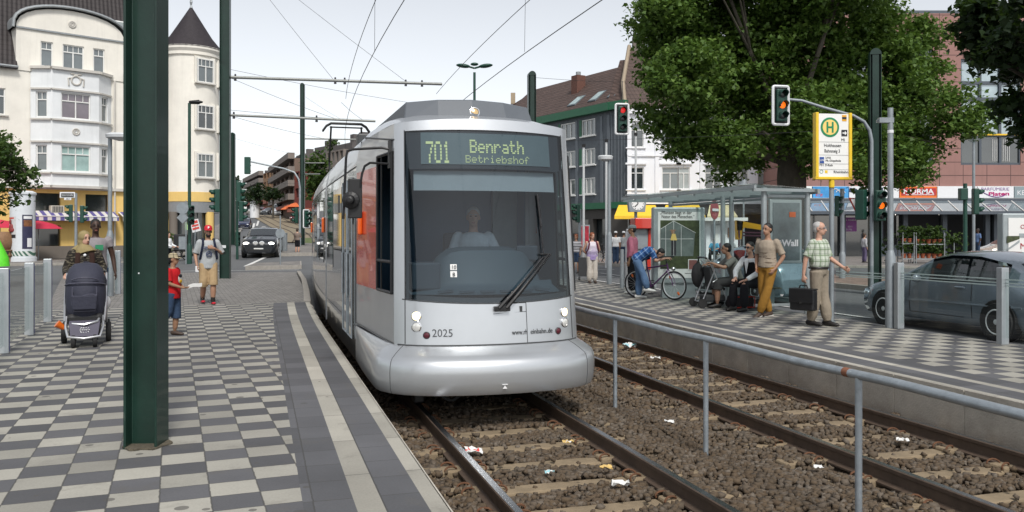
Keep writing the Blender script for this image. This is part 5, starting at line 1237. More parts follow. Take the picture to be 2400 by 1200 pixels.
th=post('street_lamp','slim dark street lamp before the corner house tower','street lamp',g(444,44),zat(240,44)-terr(-16,44),.085,sgreen,.13,.9);q=at(444,44,zat(240,44));mb=MB();mb.tube([q,q+Vector((.5,0,.02))],[.09,.12],8);mb.ell(q+Vector((.35,0,.02)),(.36,.16,.09));mb.build('lamp_head',blk,th,smooth=True)
signal('green traffic light on the slim dark lamp post',g(447,43.7)+UP*(zat(503,43.7)-terr(-16,43.7)),R(35),1.1)
th=thing('traffic_sign','back of a grey round and diamond road sign beside the slim lamp post','road sign',g(430,43));mb=MB();c_=at(428,43,zat(488,43));mb.lathe(c_,[(.30,0),(.30,.02)],20,rot=Matrix.Rotation(R(90),3,'X'));mb.box(at(428,43,zat(510,43)),(.42,.02,.42),Matrix.Rotation(R(45),3,'Y'));mb.build('plates',gpost,th);mb=MB();mb.cyl(at(436,43.06,terr(-16,43)),at(436,43.06,zat(470,43)),.03);mb.build('post',gpost,th)
th=post('street_lamp','grey lamp post with flat pale lamp behind the walking couple','street lamp',at(258,21.5,-.02),zat(322,21.5),.055,gpost,.085,1.55);q=at(258,21.5,zat(320,21.5));mb=MB();mb.lathe(q+Vector((.27,0,-.02)),[(.06,-.09),(.34,-.02),(.36,.05),(.3,.09)],20);mb.build('lamp_head',whitep,th,smooth=True)
th=post('street_lamp','grey lamp post with white disc lamp between tram and shelter','street lamp',at(1428,26.5,0),zat(372,26.5),.055,gpost,.085,1.5);q=at(1428,26.5,zat(370,26.5));mb=MB();mb.lathe(q+Vector((-.12,0,-.02)),[(.06,-.09),(.22,-.03),(.24,.06),(.2,.09)],20);mb.build('lamp_head',whitep,th,smooth=True)
th=post('street_lamp','double-armed dark street lamp above the tram roof','street lamp',at(1112,42,-.1),zat(165,42),.07,sgreen);q=at(1112,42,zat(160,42));mb=MB()
for sg in(-1,1):mb.tube([q,q+Vector((sg*.35,0,.1))],.05,6);mb.ell(q+Vector((sg*.55,0,.12)),(.36,.2,.10),rot=Matrix.Rotation(-.12*sg,3,'Y'))
mb.ell(q+UP*.2,(.2,.15,.08));mb.build('lamp_head',sgreen,th,smooth=True)
for lab,px,py0,Y in(('slender white flagpole nearest the tram in front of the slate house',1368,345,41),('white flagpole behind the disc lamp',1421,333,42),('white flagpole in front of the white house',1490,318,43)):
 th=post('flagpole',lab,'flagpole',at(px,Y,-.1),zat(py0,Y)+.1,.06,whitep,group='white flagpoles on the square');mb=MB();mb.cyl(at(px,Y,zat(py0,Y)),at(px,Y,zat(py0-7,Y)),.09);mb.build('cap',blk,th)
for lab,px,py,Y in(('modern glass lantern on a steel post in front of the shopping centre',2285,312,46),('glass lantern on a steel post before the white house, partly behind leaves',1746,432,62)):
 th=post('street_lamp',lab,'street lamp',at(px-3,Y,-.05),zat(py+22,Y)+.05,.08,gpost);q=at(px-3,Y,zat(py+22,Y));mb=MB();mb.lathe(q,[(.1,0),(.28,.1),(.28,.85),(.2,.9)],16);mb.build('glass',glassmat('lantern_glass',(.7,.75,.75),.1),th,smooth=True);mb=MB();mb.lathe(q+UP*.6,[(.55,.06),(.56,.0),(.3,.12),(.26,.45),(.05,.5)],20);mb.cyl(q,q+UP*.6,.04);mb.build('hood',gpost,th,smooth=True)
SL_=[('green traffic light facing away, high left of the tall mast beside the tower',508,470,40,-60,1.2),('second green traffic light right behind the tall green mast',560,450,45,100,1.2),('green traffic light lower right of the tall mast',566,495,44,95,1.15),('green traffic light low at the foot of the far left mast',557,560,48,30,.9),('green traffic light on the left side of the distant island mast',694,505,57,-60,1.15),('small green traffic light on the right of the distant island mast',724,512,57,70,1.1),('small green traffic light beside the flagpole near the tram',1354,500,38,-75,.9)]
for lab,px,py,Y,yw,k in SL_:signal(lab,at(px,Y,zat(py,Y)),R(yw),k)
post('signal_post','grey signal post just right of the tall green mast','post',g(556,46),zat(430,46),.07,sgreen);post('signal_post','grey post with a small traffic light near the tram','post',at(1359,38,-.1),zat(485,38),.08,gpost)
th=thing('arched_signal_bracket','long pale curved signal arm over the far street','bracket arm',g(704,56));mb=MB();mb.tube([g(703,56),at(703,56,zat(440,56)),at(700,56,zat(420,56)),at(690,56,zat(404,56)),at(665,56,zat(395,56)),at(630,56,zat(388,56)),at(588,56,zat(379,56))],[.08,.07,.06,.06,.055,.05,.05],8);mb.build('tube',gpost,th,smooth=True)
signal('dark green traffic light seen from behind at the end of the long curved arm',at(580,56,zat(388,56)),R(180),1.25)
th=signal('white-bordered traffic light on the distant island mast',at(718,56.5,zat(513,56.5)),R(60),1.1,True)
th=thing('road_sign','back of a round road sign on a thin post on the traffic island','road sign',g(657,40));mb=MB();c_=at(657,40,zat(547,40));mb.lathe(c_,[(.22,0),(.22,.02)],20,rot=Matrix.Rotation(R(90),3,'X'));mb.build('disc',gpost,th);mb=MB();mb.cyl(at(657,40,-.1),at(657,40,zat(505,40)),.03);mb.build('post',gpost,th)
mb=MB();mb.box(at(659,50,terr(-13,50)+.60),(.66,.3,1.05));mb.box(at(659,50,terr(-13,50)+1.14),(.7,.34,.05));one(mb,'switch_cabinet',gpost,'grey switch cabinet on the traffic island behind the round sign','cabinet',bevel=.02)
#  stop sign
signy=mat('sign_yellow',(.78,.52,.02),.4,var=.05);hgreen=mat('sign_h_green',(.01,.22,.09),.4,var=0);wht=mat('sign_face_white',(.80,.80,.78),.4,var=.03);inkb=mat('ink_black',(.02,.02,.025),.5,var=0);inkblue=mat('ink_blue',(.02,.07,.30),.5,var=0);ycirc=mat('sign_h_yellow',(.85,.62,.18),.4,var=0);yor=mat('sign_orange_square',(.75,.36,.02),.4,var=0)
SYaw=R(8);sx_=Matrix.Rotation(SYaw,3,'Z')@Vector((1,0,0));YS=15.2;SC=at(1951,YS,zat(341,YS));th=thing('stop_sign_post','yellow framed tram stop sign with green H on a grey post','stop sign',at(1949,15.25,0));sn_=sx_.cross(UP)
SP=lambda px,py,d=0:SC+sx_*((px-1951)/2000*YS*1.0)+UP*(-(py-341)/2000*YS)+sn_*d
mb=MB();mb.box(SC,(.60,.07,1.12),SYaw);mb.build('face',wht,th)
mb=MB()
for sg in(-1,1):mb.box(SC+sx_*(.315*sg),(.055,.13,1.16),SYaw)
mb.box(SC-UP*.585,(.70,.12,.05),SYaw);mb.cyl(at(1949,YS,zat(418,YS)),at(1949,YS,zat(440,YS)),.05);mb.build('frame',signy,th,bevel=.01)
mb=MB();mb.cyl(at(1949,YS+.02,-.02),at(1949,YS+.02,zat(438,YS)),.043);mb.lathe(at(1949,YS+.02,0),[(.07,0),(.07,.02)],14);mb.build('post',gpost,th,smooth=True)
mb=MB();RR=.175;cH=SP(1942,299,.036);rotS=sn_.to_track_quat('Z','Y').to_matrix();mb.lathe(cH,[(RR,0),(RR,.004)],36,rot=rotS);mb.build('green_ring',hgreen,th);mb=MB();mb.lathe(cH+sn_*.002,[(RR*.78,0),(RR*.78,.004)],32,rot=rotS);mb.build('yellow_disc',ycirc,th)
mb=MB()
for dx in(-.05,.05):mb.box(cH+sn_*.007+sx_*dx,(.033,.006,.19),SYaw)
mb.box(cH+sn_*.007,(.09,.0055,.033),SYaw);mb.build('letter_h',hgreen,th)
mb=MB();mb.box(SP(1978,277,.037),(.085,.004,.11),SYaw);mb.build('orange_square',yor,th);mb=MB();mb.box(SP(1978,277,.040),(.084,.004,.04),SYaw);mb.box(SP(1978,312,.037),(.11,.004,.115),SYaw);mb.build('dark_square',inkb,th)
mb=MB();a=SP(1978,312,.041);mb.box(a-sx_*.012,(.05,.003,.022),SYaw);mb.ext([a+sx_*.045,a+UP*.04+sx_*.008,a-UP*.04+sx_*.008],sn_*.003);mb.build('arrow',wht,th)
mb=MB();mb.text('MI',.07,SP(1970,331,.036),sx_,UP);mb.text('Holthausen',.085,SP(1927,345,.036),sx_,UP,width=.32);mb.text('Bahnsteig 3',.085,SP(1928,358,.036),sx_,UP,width=.29)
mb.text('Lörick',.052,SP(1931,372,.036),sx_,UP,width=.10);mb.text('Mb.-Görgesheide',.05,SP(1931,379,.036),sx_,UP,width=.29);mb.text('701',.055,SP(1915,390,.036),sx_,UP,width=.08);mb.text('D-Rath',.055,SP(1930,390,.036),sx_,UP,width=.14);mb.text('Rheinbahn',.065,SP(1951,406,.036),sx_,UP,width=.27)
mb.build('lettering',inkb,th)
mb=MB();mb.box(SP(1922,376,.037),(.085,.004,.11),SYaw);ub=mb.build('line_badge',inkblue,th);mb=MB();mb.text('U74',.05,SP(1922,378.5,.040),sx_,UP,align='CENTER',width=.07);mb.build('lettering',wht,ub)
mb=MB()
for py in(331.5,362,382.5,396):mb.box(SP(1951,py+2,.036),(.575,.003,.004),SYaw)
mb.build('divider',inkb,th);mb=MB();mb.torus(SP(1921,403,.037),.03,.004,sn_,16,4);mb.build('round_mark',hgreen,th);mb=MB();mb.box(SP(1933,403,.037),(.05,.003,.05),SYaw);mb.build('small_mark',signy,th)
th=post('sign_post','tall galvanised post with thick base at the platform edge before the grey car','post',at(2087,14.35,0),zat(253,14.35),.05,gpost,.083,1.18);mb=MB();mb.box(at(2076,14.35,zat(282,14.35)),(.24,.09,.085));mb.box(at(2063,14.4,zat(284,14.4)),(.12,.05,.05));mb.build('bracket',gpost,th);mb=MB();mb.cyl(at(2087,14.35,zat(305,14.35)),at(2087,14.35,zat(312,14.35)),.051);mb.build('sticker',plate_w,th)
#  glass fences
alu=mat('fence_aluminium',(.42,.45,.47),.4,metal=.5,var=.1,vs=5);fglass=glassmat('fence_glass',(.93,.965,.955),.015,.015);blues=mat('blue_strip',(.03,.04,.22),.5,var=0);glsedge=mat('glass_edge',(.35,.5,.46),.2,var=0);frost=mat('frosted_stripe',(.45,.55,.53),.4,var=0)
def glass_fence(label,pts,h,ang,stripe=False,gap=None):
 th=thing('glass_fence',label,'fence',pts[0],ang);ux=Vector((math.cos(ang),math.sin(ang),0))
 for i,q in enumerate(pts):
  q=Vector(q);mb=MB();mb.box(q+UP*h/2,(.10,.13,h),ang);po=mb.build('post',alu,th,bevel=.008)
  mb=MB();mb.box(q+UP*h/2+ux.cross(UP)*.067,(.02,.004,h-.04),ang);mb.build('blue_strip',blues,po)
 for i,(a,b)in enumerate(zip(pts,pts[1:])):
  if gap and i in gap:continue
  a,b=Vector(a),Vector(b);d=(b-a).normalized();L=(b-a).length-.12;c=(a+b)/2;an=math.atan2(d.y,d.x)
  mb=MB();mb.box(c+UP*(h*.5+.02),(L,.012,h-.16),an);gp=mb.build('glass_pane',fglass,th)
  mb=MB()
  if stripe:
   for z in(h-.22,h-.17,h-.26):mb.box(c+UP*z,(L,.014,.016),an)
   mb.build('frosted_stripe',frost,gp)
 return th
lf=[fence_pt(t)for t in(-6.5,-4.3,-2.15,0,2.15,4.2,6.3,8.4,10.6,12.7)];lf=lf[:7]+[at(247,21.2),at(272,22.3)]
glass_fence('glass fence with aluminium posts along the back of the left platform',[fence_pt(t)for t in(-6.6,-4.4,-2.2,0,2.18,4.28)],1.13,math.atan2(td.y,td.x),gap=None)
glass_fence('short glass fence panel right of the grey lamp post on the left',[at(238,20.8),at(276,22.2)],1.13,math.atan2(td.y,td.x))
glass_fence('glass fence with frosted stripes at the back of the right platform before the grey car',[TS(10.2,s)for s in(4.4,7.2,10.0,11.9,13.9)][::-1][1:]if False else[at(2107,14.2),at(2350,12.2),TS(10.18,7.6),TS(10.18,5.4)],1.1,R(106.5),True)
mb=MB();q0,q1=at(1960,15.4),at(2107,14.2)
for z in(.85,.9,.82):mb.box((q0+q1)/2+UP*z,((q1-q0).length,.014,.016),math.atan2((q1-q0).y,(q1-q0).x))
gm=MB();gm.box((q0+q1)/2+UP*.55,((q1-q0).length,.01,.95),math.atan2((q1-q0).y,(q1-q0).x));th=thing('glass_fence','single glass pane between the stop sign and the first fence post','fence',q0);gm.build('glass_pane',fglass,th);mb.build('frosted_stripe',frost,th)
#  shelter
SU0,SU1,SS0,SS1,ZR_=9.35,10.32,14.4,20.2,2.42
shm=mat('shelter_steel',(.36,.40,.41),.45,metal=.45,var=.12);sglas=glassmat('shelter_glass',(.86,.92,.91),.02,.02);sroof=glassmat('shelter_roof_glass',(.80,.86,.85),.10,.05)
th=thing('tram_shelter','glass and steel tram shelter with map case on the right platform','shelter',TS((SU0+SU1)/2,17),R(16.54));SH=th
for lab,u,s in(('a',SU0,SS0),('b',SU1,SS0),('c',SU0+.75,17.2),('d',SU1,17.2),('e',SU1,SS1)):mb=MB();mb.cyl(TS(u,s,0),TS(u,s,ZR_+.05),.055,n=14);mb.build('post',shm,th,smooth=True)
mb=MB();mb.ext([TS(SU0-.3,SS0-.1,ZR_+.10),TS(SU1+.1,SS0-.1,ZR_+.02),TS(SU1+.1,SS1+.2,ZR_+.02),TS(SU0-.3,SS1+.2,ZR_+.10)],UP*.02);rg=mb.build('roof_glass',sroof,th);mb=MB()
for s in np.linspace(SS0-.1,SS1+.2,9):mb.box(TS((SU0+SU1)/2-.1,s,ZR_+.0),(1.4,.04,.06),R(16.54))
mb.box(TS(SU0-.32,(SS0+SS1)/2,ZR_+.05),(.05,SS1-SS0+.4,.07),R(16.54));mb.box(TS(SU1+.12,(SS0+SS1)/2,ZR_-.02),(.06,SS1-SS0+.4,.09),R(16.54));mb.build('roof_beam',shm,rg)
for a,b in(((SU0+.06,SS0),(SU1-.06,SS0)),((SU1,SS0+.08),(SU1,17.1)),((SU1,17.3),(SU1,SS1-.06))):
 p0,p1=TS(*a),TS(*b);d=p1-p0;an=math.atan2(d.y,d.x);mb=MB();mb.box((p0+p1)/2+UP*1.25,(d.length,.012,2.1),an);gp=mb.build('glass_pane',sglas,th);mb=MB()
 for z in(.2,2.31):mb.box((p0+p1)/2+UP*z,(d.length,.05,.05),an)
 build_each(mb,'pane_rail',shm,gp)
mb=MB();p0=TS(SU1-.48,SS0+.03);mb.box(p0+UP*1.62,(.72,.07,1.25),R(16.54));mc=mb.build('map_case',shm,th,bevel=.02);mb=MB();mb.box(p0+TS(0,-.04,1.62),(.60,.01,1.12),R(16.54));mb.build('map_face',mat('map_teal',(.10,.14,.145),.25,var=.4,vs=4,coat=.6),mc)
mb=MB();mb.box(p0+TS(.13,-.05,1.95),(.14,.006,.10),R(16.54));mb.build('orange_note',mat('note_orange',(.55,.14,.05),.6),mc)
mb=MB();dx=TS(1,0,0);mb.text('Wall',.17,TS(SU1-.58,SS0-.012,1.34),dx,UP,width=.37,bold=.006);mb.text('w',.10,TS(SU1-.62,SS0-.012,.36),dx,UP);
for k in(0,1):mb.torus(TS(SU1-.72+.085*k,SS0-.012,1.41),.035,.012,TS(0,1,0),10,4)
mb.build('glass_lettering',plate_w,th)
bench=MB();[bench.box(TS(SU1-.38+.09*k,16.1,.46),(.075,1.9,.03),R(16.54))for k in range(4)];benchw=mat('bench_wood',(.16,.14,.10),.6,var=.2);bn=bench.build('seat',benchw,th);lb=MB();[lb.box(TS(SU1-.24,s,.22),(.3,.05,.44),R(16.54))for s in(15.4,16.8)];build_each(lb,'bench_leg',shm,th)
th=thing('advertising_case','grey advertising case with greenhouse poster at the far end of the shelter','billboard',at(1590,21,0));YB=21.0;BX=lambda px:at(px,YB).x;BZ=lambda py:zat(py,YB);byaw=R(6);
bc_=at(1589,YB,(BZ(487)+BZ(663))/2);bx=Matrix.Rotation(byaw,3,'Z')@Vector((1,0,0));bn_=bx.cross(UP);BP_=lambda px,py,d=0:at(1589,YB)+bx*((px-1589)/2000*YB)+UP*BZ(py)+bn_*d
mb=MB();mb.box(bc_,(1.30,.22,BZ(487)-BZ(665)),byaw);mb.build('case',shm,th,bevel=.03);mb=MB();mb.box(at(1590,YB+.02,.22),(.85,.14,.46),byaw);mb.build('foot',shm,th)
mb=MB();mb.box(BP_(1589,574,.112),(1.07,.01,BZ(497)-BZ(651)),byaw);po=mb.build('poster',wht,th)
mb=MB();mb.text('„Pflanzen liegt in der',.115,BP_(1542,502,.12),bx,UP,width=.80);mb.text('Natur des Menschen.“',.115,BP_(1546,511.5,.12),bx,UP,width=.82);mb.text('www.umweltpartner.de',.04,BP_(1602,641,.12),bx,UP,width=.34);mb.build('lettering',inkb,po)
mb=MB();mb.box(BP_(1590,573,.119),(.98,.004,BZ(516)-BZ(629)),byaw);ph=mb.build('photo_field',mat('poster_leafgreen',(.05,.065,.025),.5,var=.6,vs=9),po)
mb=MB();gl_=[BP_(1544,536,.123),BP_(1575,518,.123),BP_(1626,545,.123),BP_(1622,600,.123),BP_(1544,600,.123)];mb.ext(gl_,bn_*.002);mb.build('printed_greenhouse',mat('poster_greyglass',(.13,.16,.15),.5,var=.3,vs=6),ph);mb=MB()
for a,b in(((1544,537),(1575,518)),((1575,518),(1628,546)),((1575,519),(1575,600)),((1593,530),(1593,600)),((1556,530),(1556,600)),((1544,560),(1622,560))):mb.tube([BP_(*a,.127),BP_(*b,.127)],.006,4)
mb.build('printed_glazing_bars',wht,ph)
mb=MB();mb.box(BP_(1575,581,.127),(.12,.003,.36),byaw);mb.build('printed_skirt',inkb,ph);mb=MB();mb.ext([BP_(1567,563,.13),BP_(1583,563,.13),BP_(1579,548,.13),BP_(1571,548,.13)],bn_*.002);mb.build('printed_blouse',ycirc,ph);mb=MB();mb.lathe(BP_(1573,544,.129),[(.045,0),(.045,.002)],12,rot=bn_.to_track_quat('Z','Y').to_matrix());mb.box(BP_(1573,539.5,.133),(.15,.002,.022),byaw);mb.build('printed_head',mat('poster_skin',(.35,.2,.12),.5,var=.1),ph)
mb=MB();mb.box(BP_(1621,620,.127),(.24,.004,.27),byaw);pp=mb.build('printed_portrait',wht,po);mb=MB();mb.box(BP_(1621,620,.131),(.20,.003,.23),byaw);mb.build('portrait_field',mat('portrait_red',(.25,.10,.09),.5,var=.3),pp)
th=thing('ticket_machine','red topped grey ticket machine behind the pink shirt man','ticket machine',at(1512,24.5,0));mb=MB();mb.box(at(1510,24.5,.86),(.62,.45,1.72),.1);mb.build('cabinet',shm,th,bevel=.03);mb=MB();mb.box(at(1514,24.35,1.86),(.78,.62,.3),.1);mb.ext([at(1516,24.2,.55),at(1526,24.2,.55),at(1526,24.2,1.7),at(1520,24.2,1.7)],(0,.2,0));mb.build('red_hood',redp,th,bevel=.02);mb=MB();mb.box(at(1505,24.22,1.35),(.32,.03,.42),.1);mb.build('screen_panel',gpost,th)
mb=MB();mb.box(at(1469,25,.8),(.05,.3,1.6));mb.box(at(1474,25,1.5),(.14,.25,.4));one(mb,'notice_board',plate_w,'narrow white notice board left of the man in the pink shirt','board',bevel=.01)
th=thing('clock','grey box clock on a post beside the shelter roof','clock',at(1490,27,0));q=at(1490,27,zat(479,27));mb=MB();mb.ext([q+Vector((-.27,-.2,.26)),q+Vector((.32,-.2,.26)),q+Vector((.27,-.2,-.24)),q+Vector((-.22,-.2,-.24))],(0,.4,0));mb.box(q+Vector((.02,0,.29)),(.66,.48,.05));mb.build('case',gpost,th);mb=MB();mb.cyl(at(1491,27,0),q-UP*.2,.05);mb.build('post',gpost,th)
mb=MB();mb.lathe(q+Vector((.04,-.205,.01)),[(.2,0),(.2,.006)],24,rot=Matrix.Rotation(R(90),3,'X'));fc=mb.build('face',wht,th);mb=MB();c_=q+Vector((.04,-.217,.01));mb.tube([c_,c_+Vector((-.02,0,.13))],.014,4);mb.tube([c_,c_+Vector((-.10,0,-.09))],.016,4)
for a in range(12):d=Vector((math.sin(a*math.pi/6),0,math.cos(a*math.pi/6)));mb.tube([c_+d*.155,c_+d*.185],.010,4)
mb.build('hands',inkb,fc)
th=thing('kiosk','white snack kiosk seen through the shelter glass','kiosk',at(1692,52,0));mb=MB();xa,xb=at(1655,52).x,at(1735,52).x
wall_panel(mb,(xa,52,0),(1,0,0),xb-xa,0,2.3,[(.25,1.0,.9,2.1)],.2);mb.box(((xa+xb)/2,53.5,1.15),(xb-xa-.05,2.5,2.28));mb.build('wall',whiter,th);mb=MB();mb.box(((xa+xb)/2,52.6,2.4),(xb-xa+.5,2.8,.2));mb.build('roof',winframe,th);mb=MB();mb.box(((xa+xb)/2+.45,51.95,1.6),(.35,.03,.6));mb.build('notice',mat('notice_brown',(.25,.12,.06),.6),th);mb=MB();mb.box(((xa+xb)/2-.15,51.93,1.05),(.7,.06,1.95));mb.build('door',plate_w,th)
th=thing('yellow_frame','bright yellow steel frame of a stall seen through the shelter','stall frame',at(1757,41,0));mb=MB();yl=mat('stall_yellow',(.80,.42,.01),.5,var=.06);P_=lambda px,py:at(px,41,zat(py,41));mb.ext([P_(1727,516),P_(1742,518),P_(1738,560),P_(1728,562)],(0,.4,0));mb.ext([P_(1727,516),P_(1800,530),P_(1800,541),P_(1745,533),P_(1740,540),P_(1727,540)],(0,.39,0));mb.build('beam',yl,th)
mb=MB();[mb.tube([P_(1741,y_),P_(1795,y_+1)],.04,5)for y_ in(545,552)];[mb.cyl(at(px,41.2,-.05),P_(px,540),.05)for px in(1732,1795)];mb.build('rail',mat('stall_purple',(.12,.04,.07),.5),th)
th=thing('no_entry_sign','faded red no-entry sign behind the shelter glass','road sign',at(1674,24,0));mb=MB();c_=at(1674,24,zat(492,24));mb.lathe(c_,[(.27,0),(.27,.02)],24,rot=Matrix.Rotation(R(52),3,'Z')@Matrix.Rotation(R(90),3,'X'));mb.build('disc',mat('faded_red',(.30,.05,.06),.5),th);mb=MB();mb.box(c_+Vector((.03,-.025,0)),(.4,.015,.07),R(52));mb.build('bar',plate_w,th);mb=MB();mb.cyl(at(1674,24.05,-.1),at(1674,24.05,zat(480,24)),.03);mb.build('post',gpost,th)
post('bollard','grey bollard between the lamp post and the pink shirt man','bollard',at(1458,24.5,0),1.12,.065,gpost);post('bollard','grey bollard behind the woman with red hair','bollard',at(1378,34,-.1),1.0,.07,gpost)
th=thing('red_poster_case','red and black poster case in front of the slate house shop','poster case',at(1369,50));mb=MB();mb.box(at(1369,50,1.3),(.66,.1,1.5));mb.build('case',gpost,th);mb=MB();mb.box(at(1369,49.94,1.35),(.55,.02,1.25));mb.build('poster',mat('poster_red',(.35,.02,.04),.5,var=.8,vs=3),th)
#  left square: advertising column, umbrellas, barrels
th=thing('advertising_column','white round advertising column with posters before the yellow wall','advertising column',g(53,48));q=g(53,48);q.z=-.06;mb=MB();mb.lathe(q,[(.72,0),(.72,.28),(.64,.3),(.64,3.75),(.70,3.8),(.70,3.9),(.5,4.0)],32);mb.build('shaft',mat('column_white',(.62,.65,.68),.6,var=.06),th,smooth=True,sharp=30);mb=MB();mb.lathe(q,[(.655,.35),(.655,.62)],32);cs=mat('column_stripe',(.62,.65,.62),.5,var=.05);mb.build('striped_band',cs,th,smooth=True)
n,p=nodes(cs);tc=n.nodes.new('ShaderNodeTexCoord');sp=n.nodes.new('ShaderNodeSeparateXYZ');n.links.new(tc.outputs['Object'],sp.inputs[0]);n.links.new(mixc(n,mth(n,'GREATER_THAN',mth(n,'FRACT',mth(n,'ADD',mth(n,'MULTIPLY',sp.outputs[0],5),mth(n,'MULTIPLY',sp.outputs[2],3))),.5),basecol(cs),(.05,.13,.09)),p.inputs['Base Color'])
def wrap(a0,a1,z0,z1,m_,nm,par,r=.648):
 mb=MB();vs=[]
 for i in range(9):
  a=R(lerp(a0,a1,i/8));vs+=[q+Vector((r*math.sin(a),-r*math.cos(a),z))for z in(z0,z1)]
 mb.add(vs,[(2*i,2*i+2,2*i+3,2*i+1)for i in range(8)]);return mb.build(nm,m_,par)
pw=wrap(-62,0,1.35,2.55,mat('poster_pale',(.55,.55,.55),.6,var=.1),'poster',th);wrap(-60,-2,1.36,1.55,inkb,'caption_bar',pw,.652);wrap(-60,-10,2.42,2.5,redp,'title_bar',pw,.652);mb=MB();c_=q+Vector((-.28,-.62,1.95));mb.ell(c_,(.12,.06,.2));mb.ell(c_+Vector((-.05,0,.3)),(.06,.05,.16));mb.ell(c_+Vector((.02,-.02,-.14)),(.16,.05,.14));mb.build('printed_figure',mat('figure_red',(.2,.03,.03),.6,var=.4),pw,smooth=True)
p2=wrap(28,78,.75,2.65,inkblue if False else mat('poster_navy',(.03,.03,.07),.5,var=.3),'poster',th);wrap(34,74,2.0,2.35,mat('poster_brown',(.20,.08,.03),.6,var=.7,vs=8),'printed_image',p2,.652);wrap(34,74,2.42,2.58,plate_w,'title_bar',p2,.652);wrap(50,72,.85,1.35,plate_w,'printed_block',p2,.652)
redum=mat('parasol_red',(.50,.02,.06),.7,var=.08)
for lab,px,Y,z in(('wide red parasol at the left edge, left of the advertising column',0,49.5,2.15),('red parasol just right of the advertising column',90,50.5,2.1)):
 th=thing('parasol',lab,'parasol',at(px,Y,-.1),0,'red parasols on the square');q=at(px,Y);mb=MB();mb.lathe(q+UP*z,[(1.3,-.28),(.9,-.02),(.45,.12),(.03,.2)],12);mb.build('canopy',redum,th);mb=MB();mb.cyl(q-UP*.1,q+UP*(z+.15),.03);mb.build('pole',gpost,th)
wood=mat('barrel_wood',(.22,.12,.06),.7,var=.25,vs=8)
th=thing('barrel_booth','brown wooden barrel booth under the red parasol','booth',at(8,47.5,-.1));mb=MB();q=at(4,47.5,-.1);mb.lathe(q+UP*1.15,[(.50,-.4),(.62,-.2),(.66,0),(.62,.4),(.5,.6)],18,rot=None);mb.build('barrel',wood,th,smooth=True);mb=MB();[mb.box(q+Vector((0,-.05,z)),(1.3,.5,.06))for z in(.72,.45)];[mb.box(q+Vector((x,0,.32)),(.08,.4,.66))for x in(-.55,.55)];mb.build('stand',wood,th)
mb=MB();c_=at(2,42,.35);mb.tube([c_+Vector((-.2,0,1.0)),c_+Vector((-.12,0,.5)),c_+Vector((0,0,.0)),c_+Vector((.02,0,-.42))],[.08,.22,.34,.38],10);one(mb,'covered_bin',mat('lime_cover',(.10,.62,.02),.6,var=.15),'lime green covered heap at the left edge of the picture','covered bin',smooth=True)
th=thing('a_board','white and red tilted placard on the pavement behind the red cap man','sign',g(455,50));q=at(458,50,zat(529,50));mb=MB();mb.box(q,(.5,.04,.72),Matrix.Rotation(-.25,3,'Y'));mb.build('panel',plate_w,th);mb=MB();rt=Matrix.Rotation(-.25,3,'Y');[mb.box(q+rt@Vector((0,-.025,z)),(.4,.02,h_),rt)for z,h_ in((.22,.16),(.02,.1),(-.16,.12))];mb.build('red_print',redp,th);mb=MB();mb.cyl(g(456,50),q,.03);mb.build('post',gpost,th)
mb=MB();mb.box(at(438,50.5,zat(530,50.5)),(.2,.03,.45));one(mb,'price_sign',mat('sign_palegreen',(.35,.55,.25),.5),'small pale green price sign beside the slim lamp post','sign')
racksteel=mat('rack_steel',(.30,.32,.33),.45,metal=.5,var=.1);pot=mat('terracotta_pot',(.30,.08,.033),.8,var=.15);rackleaf=mat('rack_leaves',(.045,.10,.022),.6,var=.5,vs=12)
YR=45.0
#  FOLIAGE
def leafmat(name,a,b,c):
 m=mat(name,a,.55,var=0,spec=.35);n,p=nodes(m);gi=n.nodes.new('ShaderNodeNewGeometry');cr=n.nodes.new('ShaderNodeValToRGB');n.links.new(gi.outputs['Random Per Island'],cr.inputs[0])
 e=cr.color_ramp.elements;e[0].color=(*a,1);e[1].color=(*c,1);q=e.new(.55);q.color=(*b,1);n.links.new(cr.outputs[0],p.inputs['Base Color'])
 tl=n.nodes.new('ShaderNodeBsdfTranslucent');n.links.new(mixc(n,.35,cr.outputs[0],(.12,.20,.02)),tl.inputs[0]);mx=n.nodes.new('ShaderNodeMixShader');mx.inputs[0].default_value=.36
 o=n.nodes['Material Output'];n.links.new(p.outputs[0],mx.inputs[1]);n.links.new(tl.outputs[0],mx.inputs[2]);n.links.new(mx.outputs[0],o.inputs[0]);return m
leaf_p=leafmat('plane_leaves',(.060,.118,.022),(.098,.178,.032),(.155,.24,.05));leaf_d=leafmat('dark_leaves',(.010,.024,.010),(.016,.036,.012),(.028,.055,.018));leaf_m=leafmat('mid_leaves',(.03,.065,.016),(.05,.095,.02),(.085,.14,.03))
barkm=mat('bark',(.075,.065,.05),.9,var=.45,vs=3.5,bump=.7,bs=14,streak=.4)
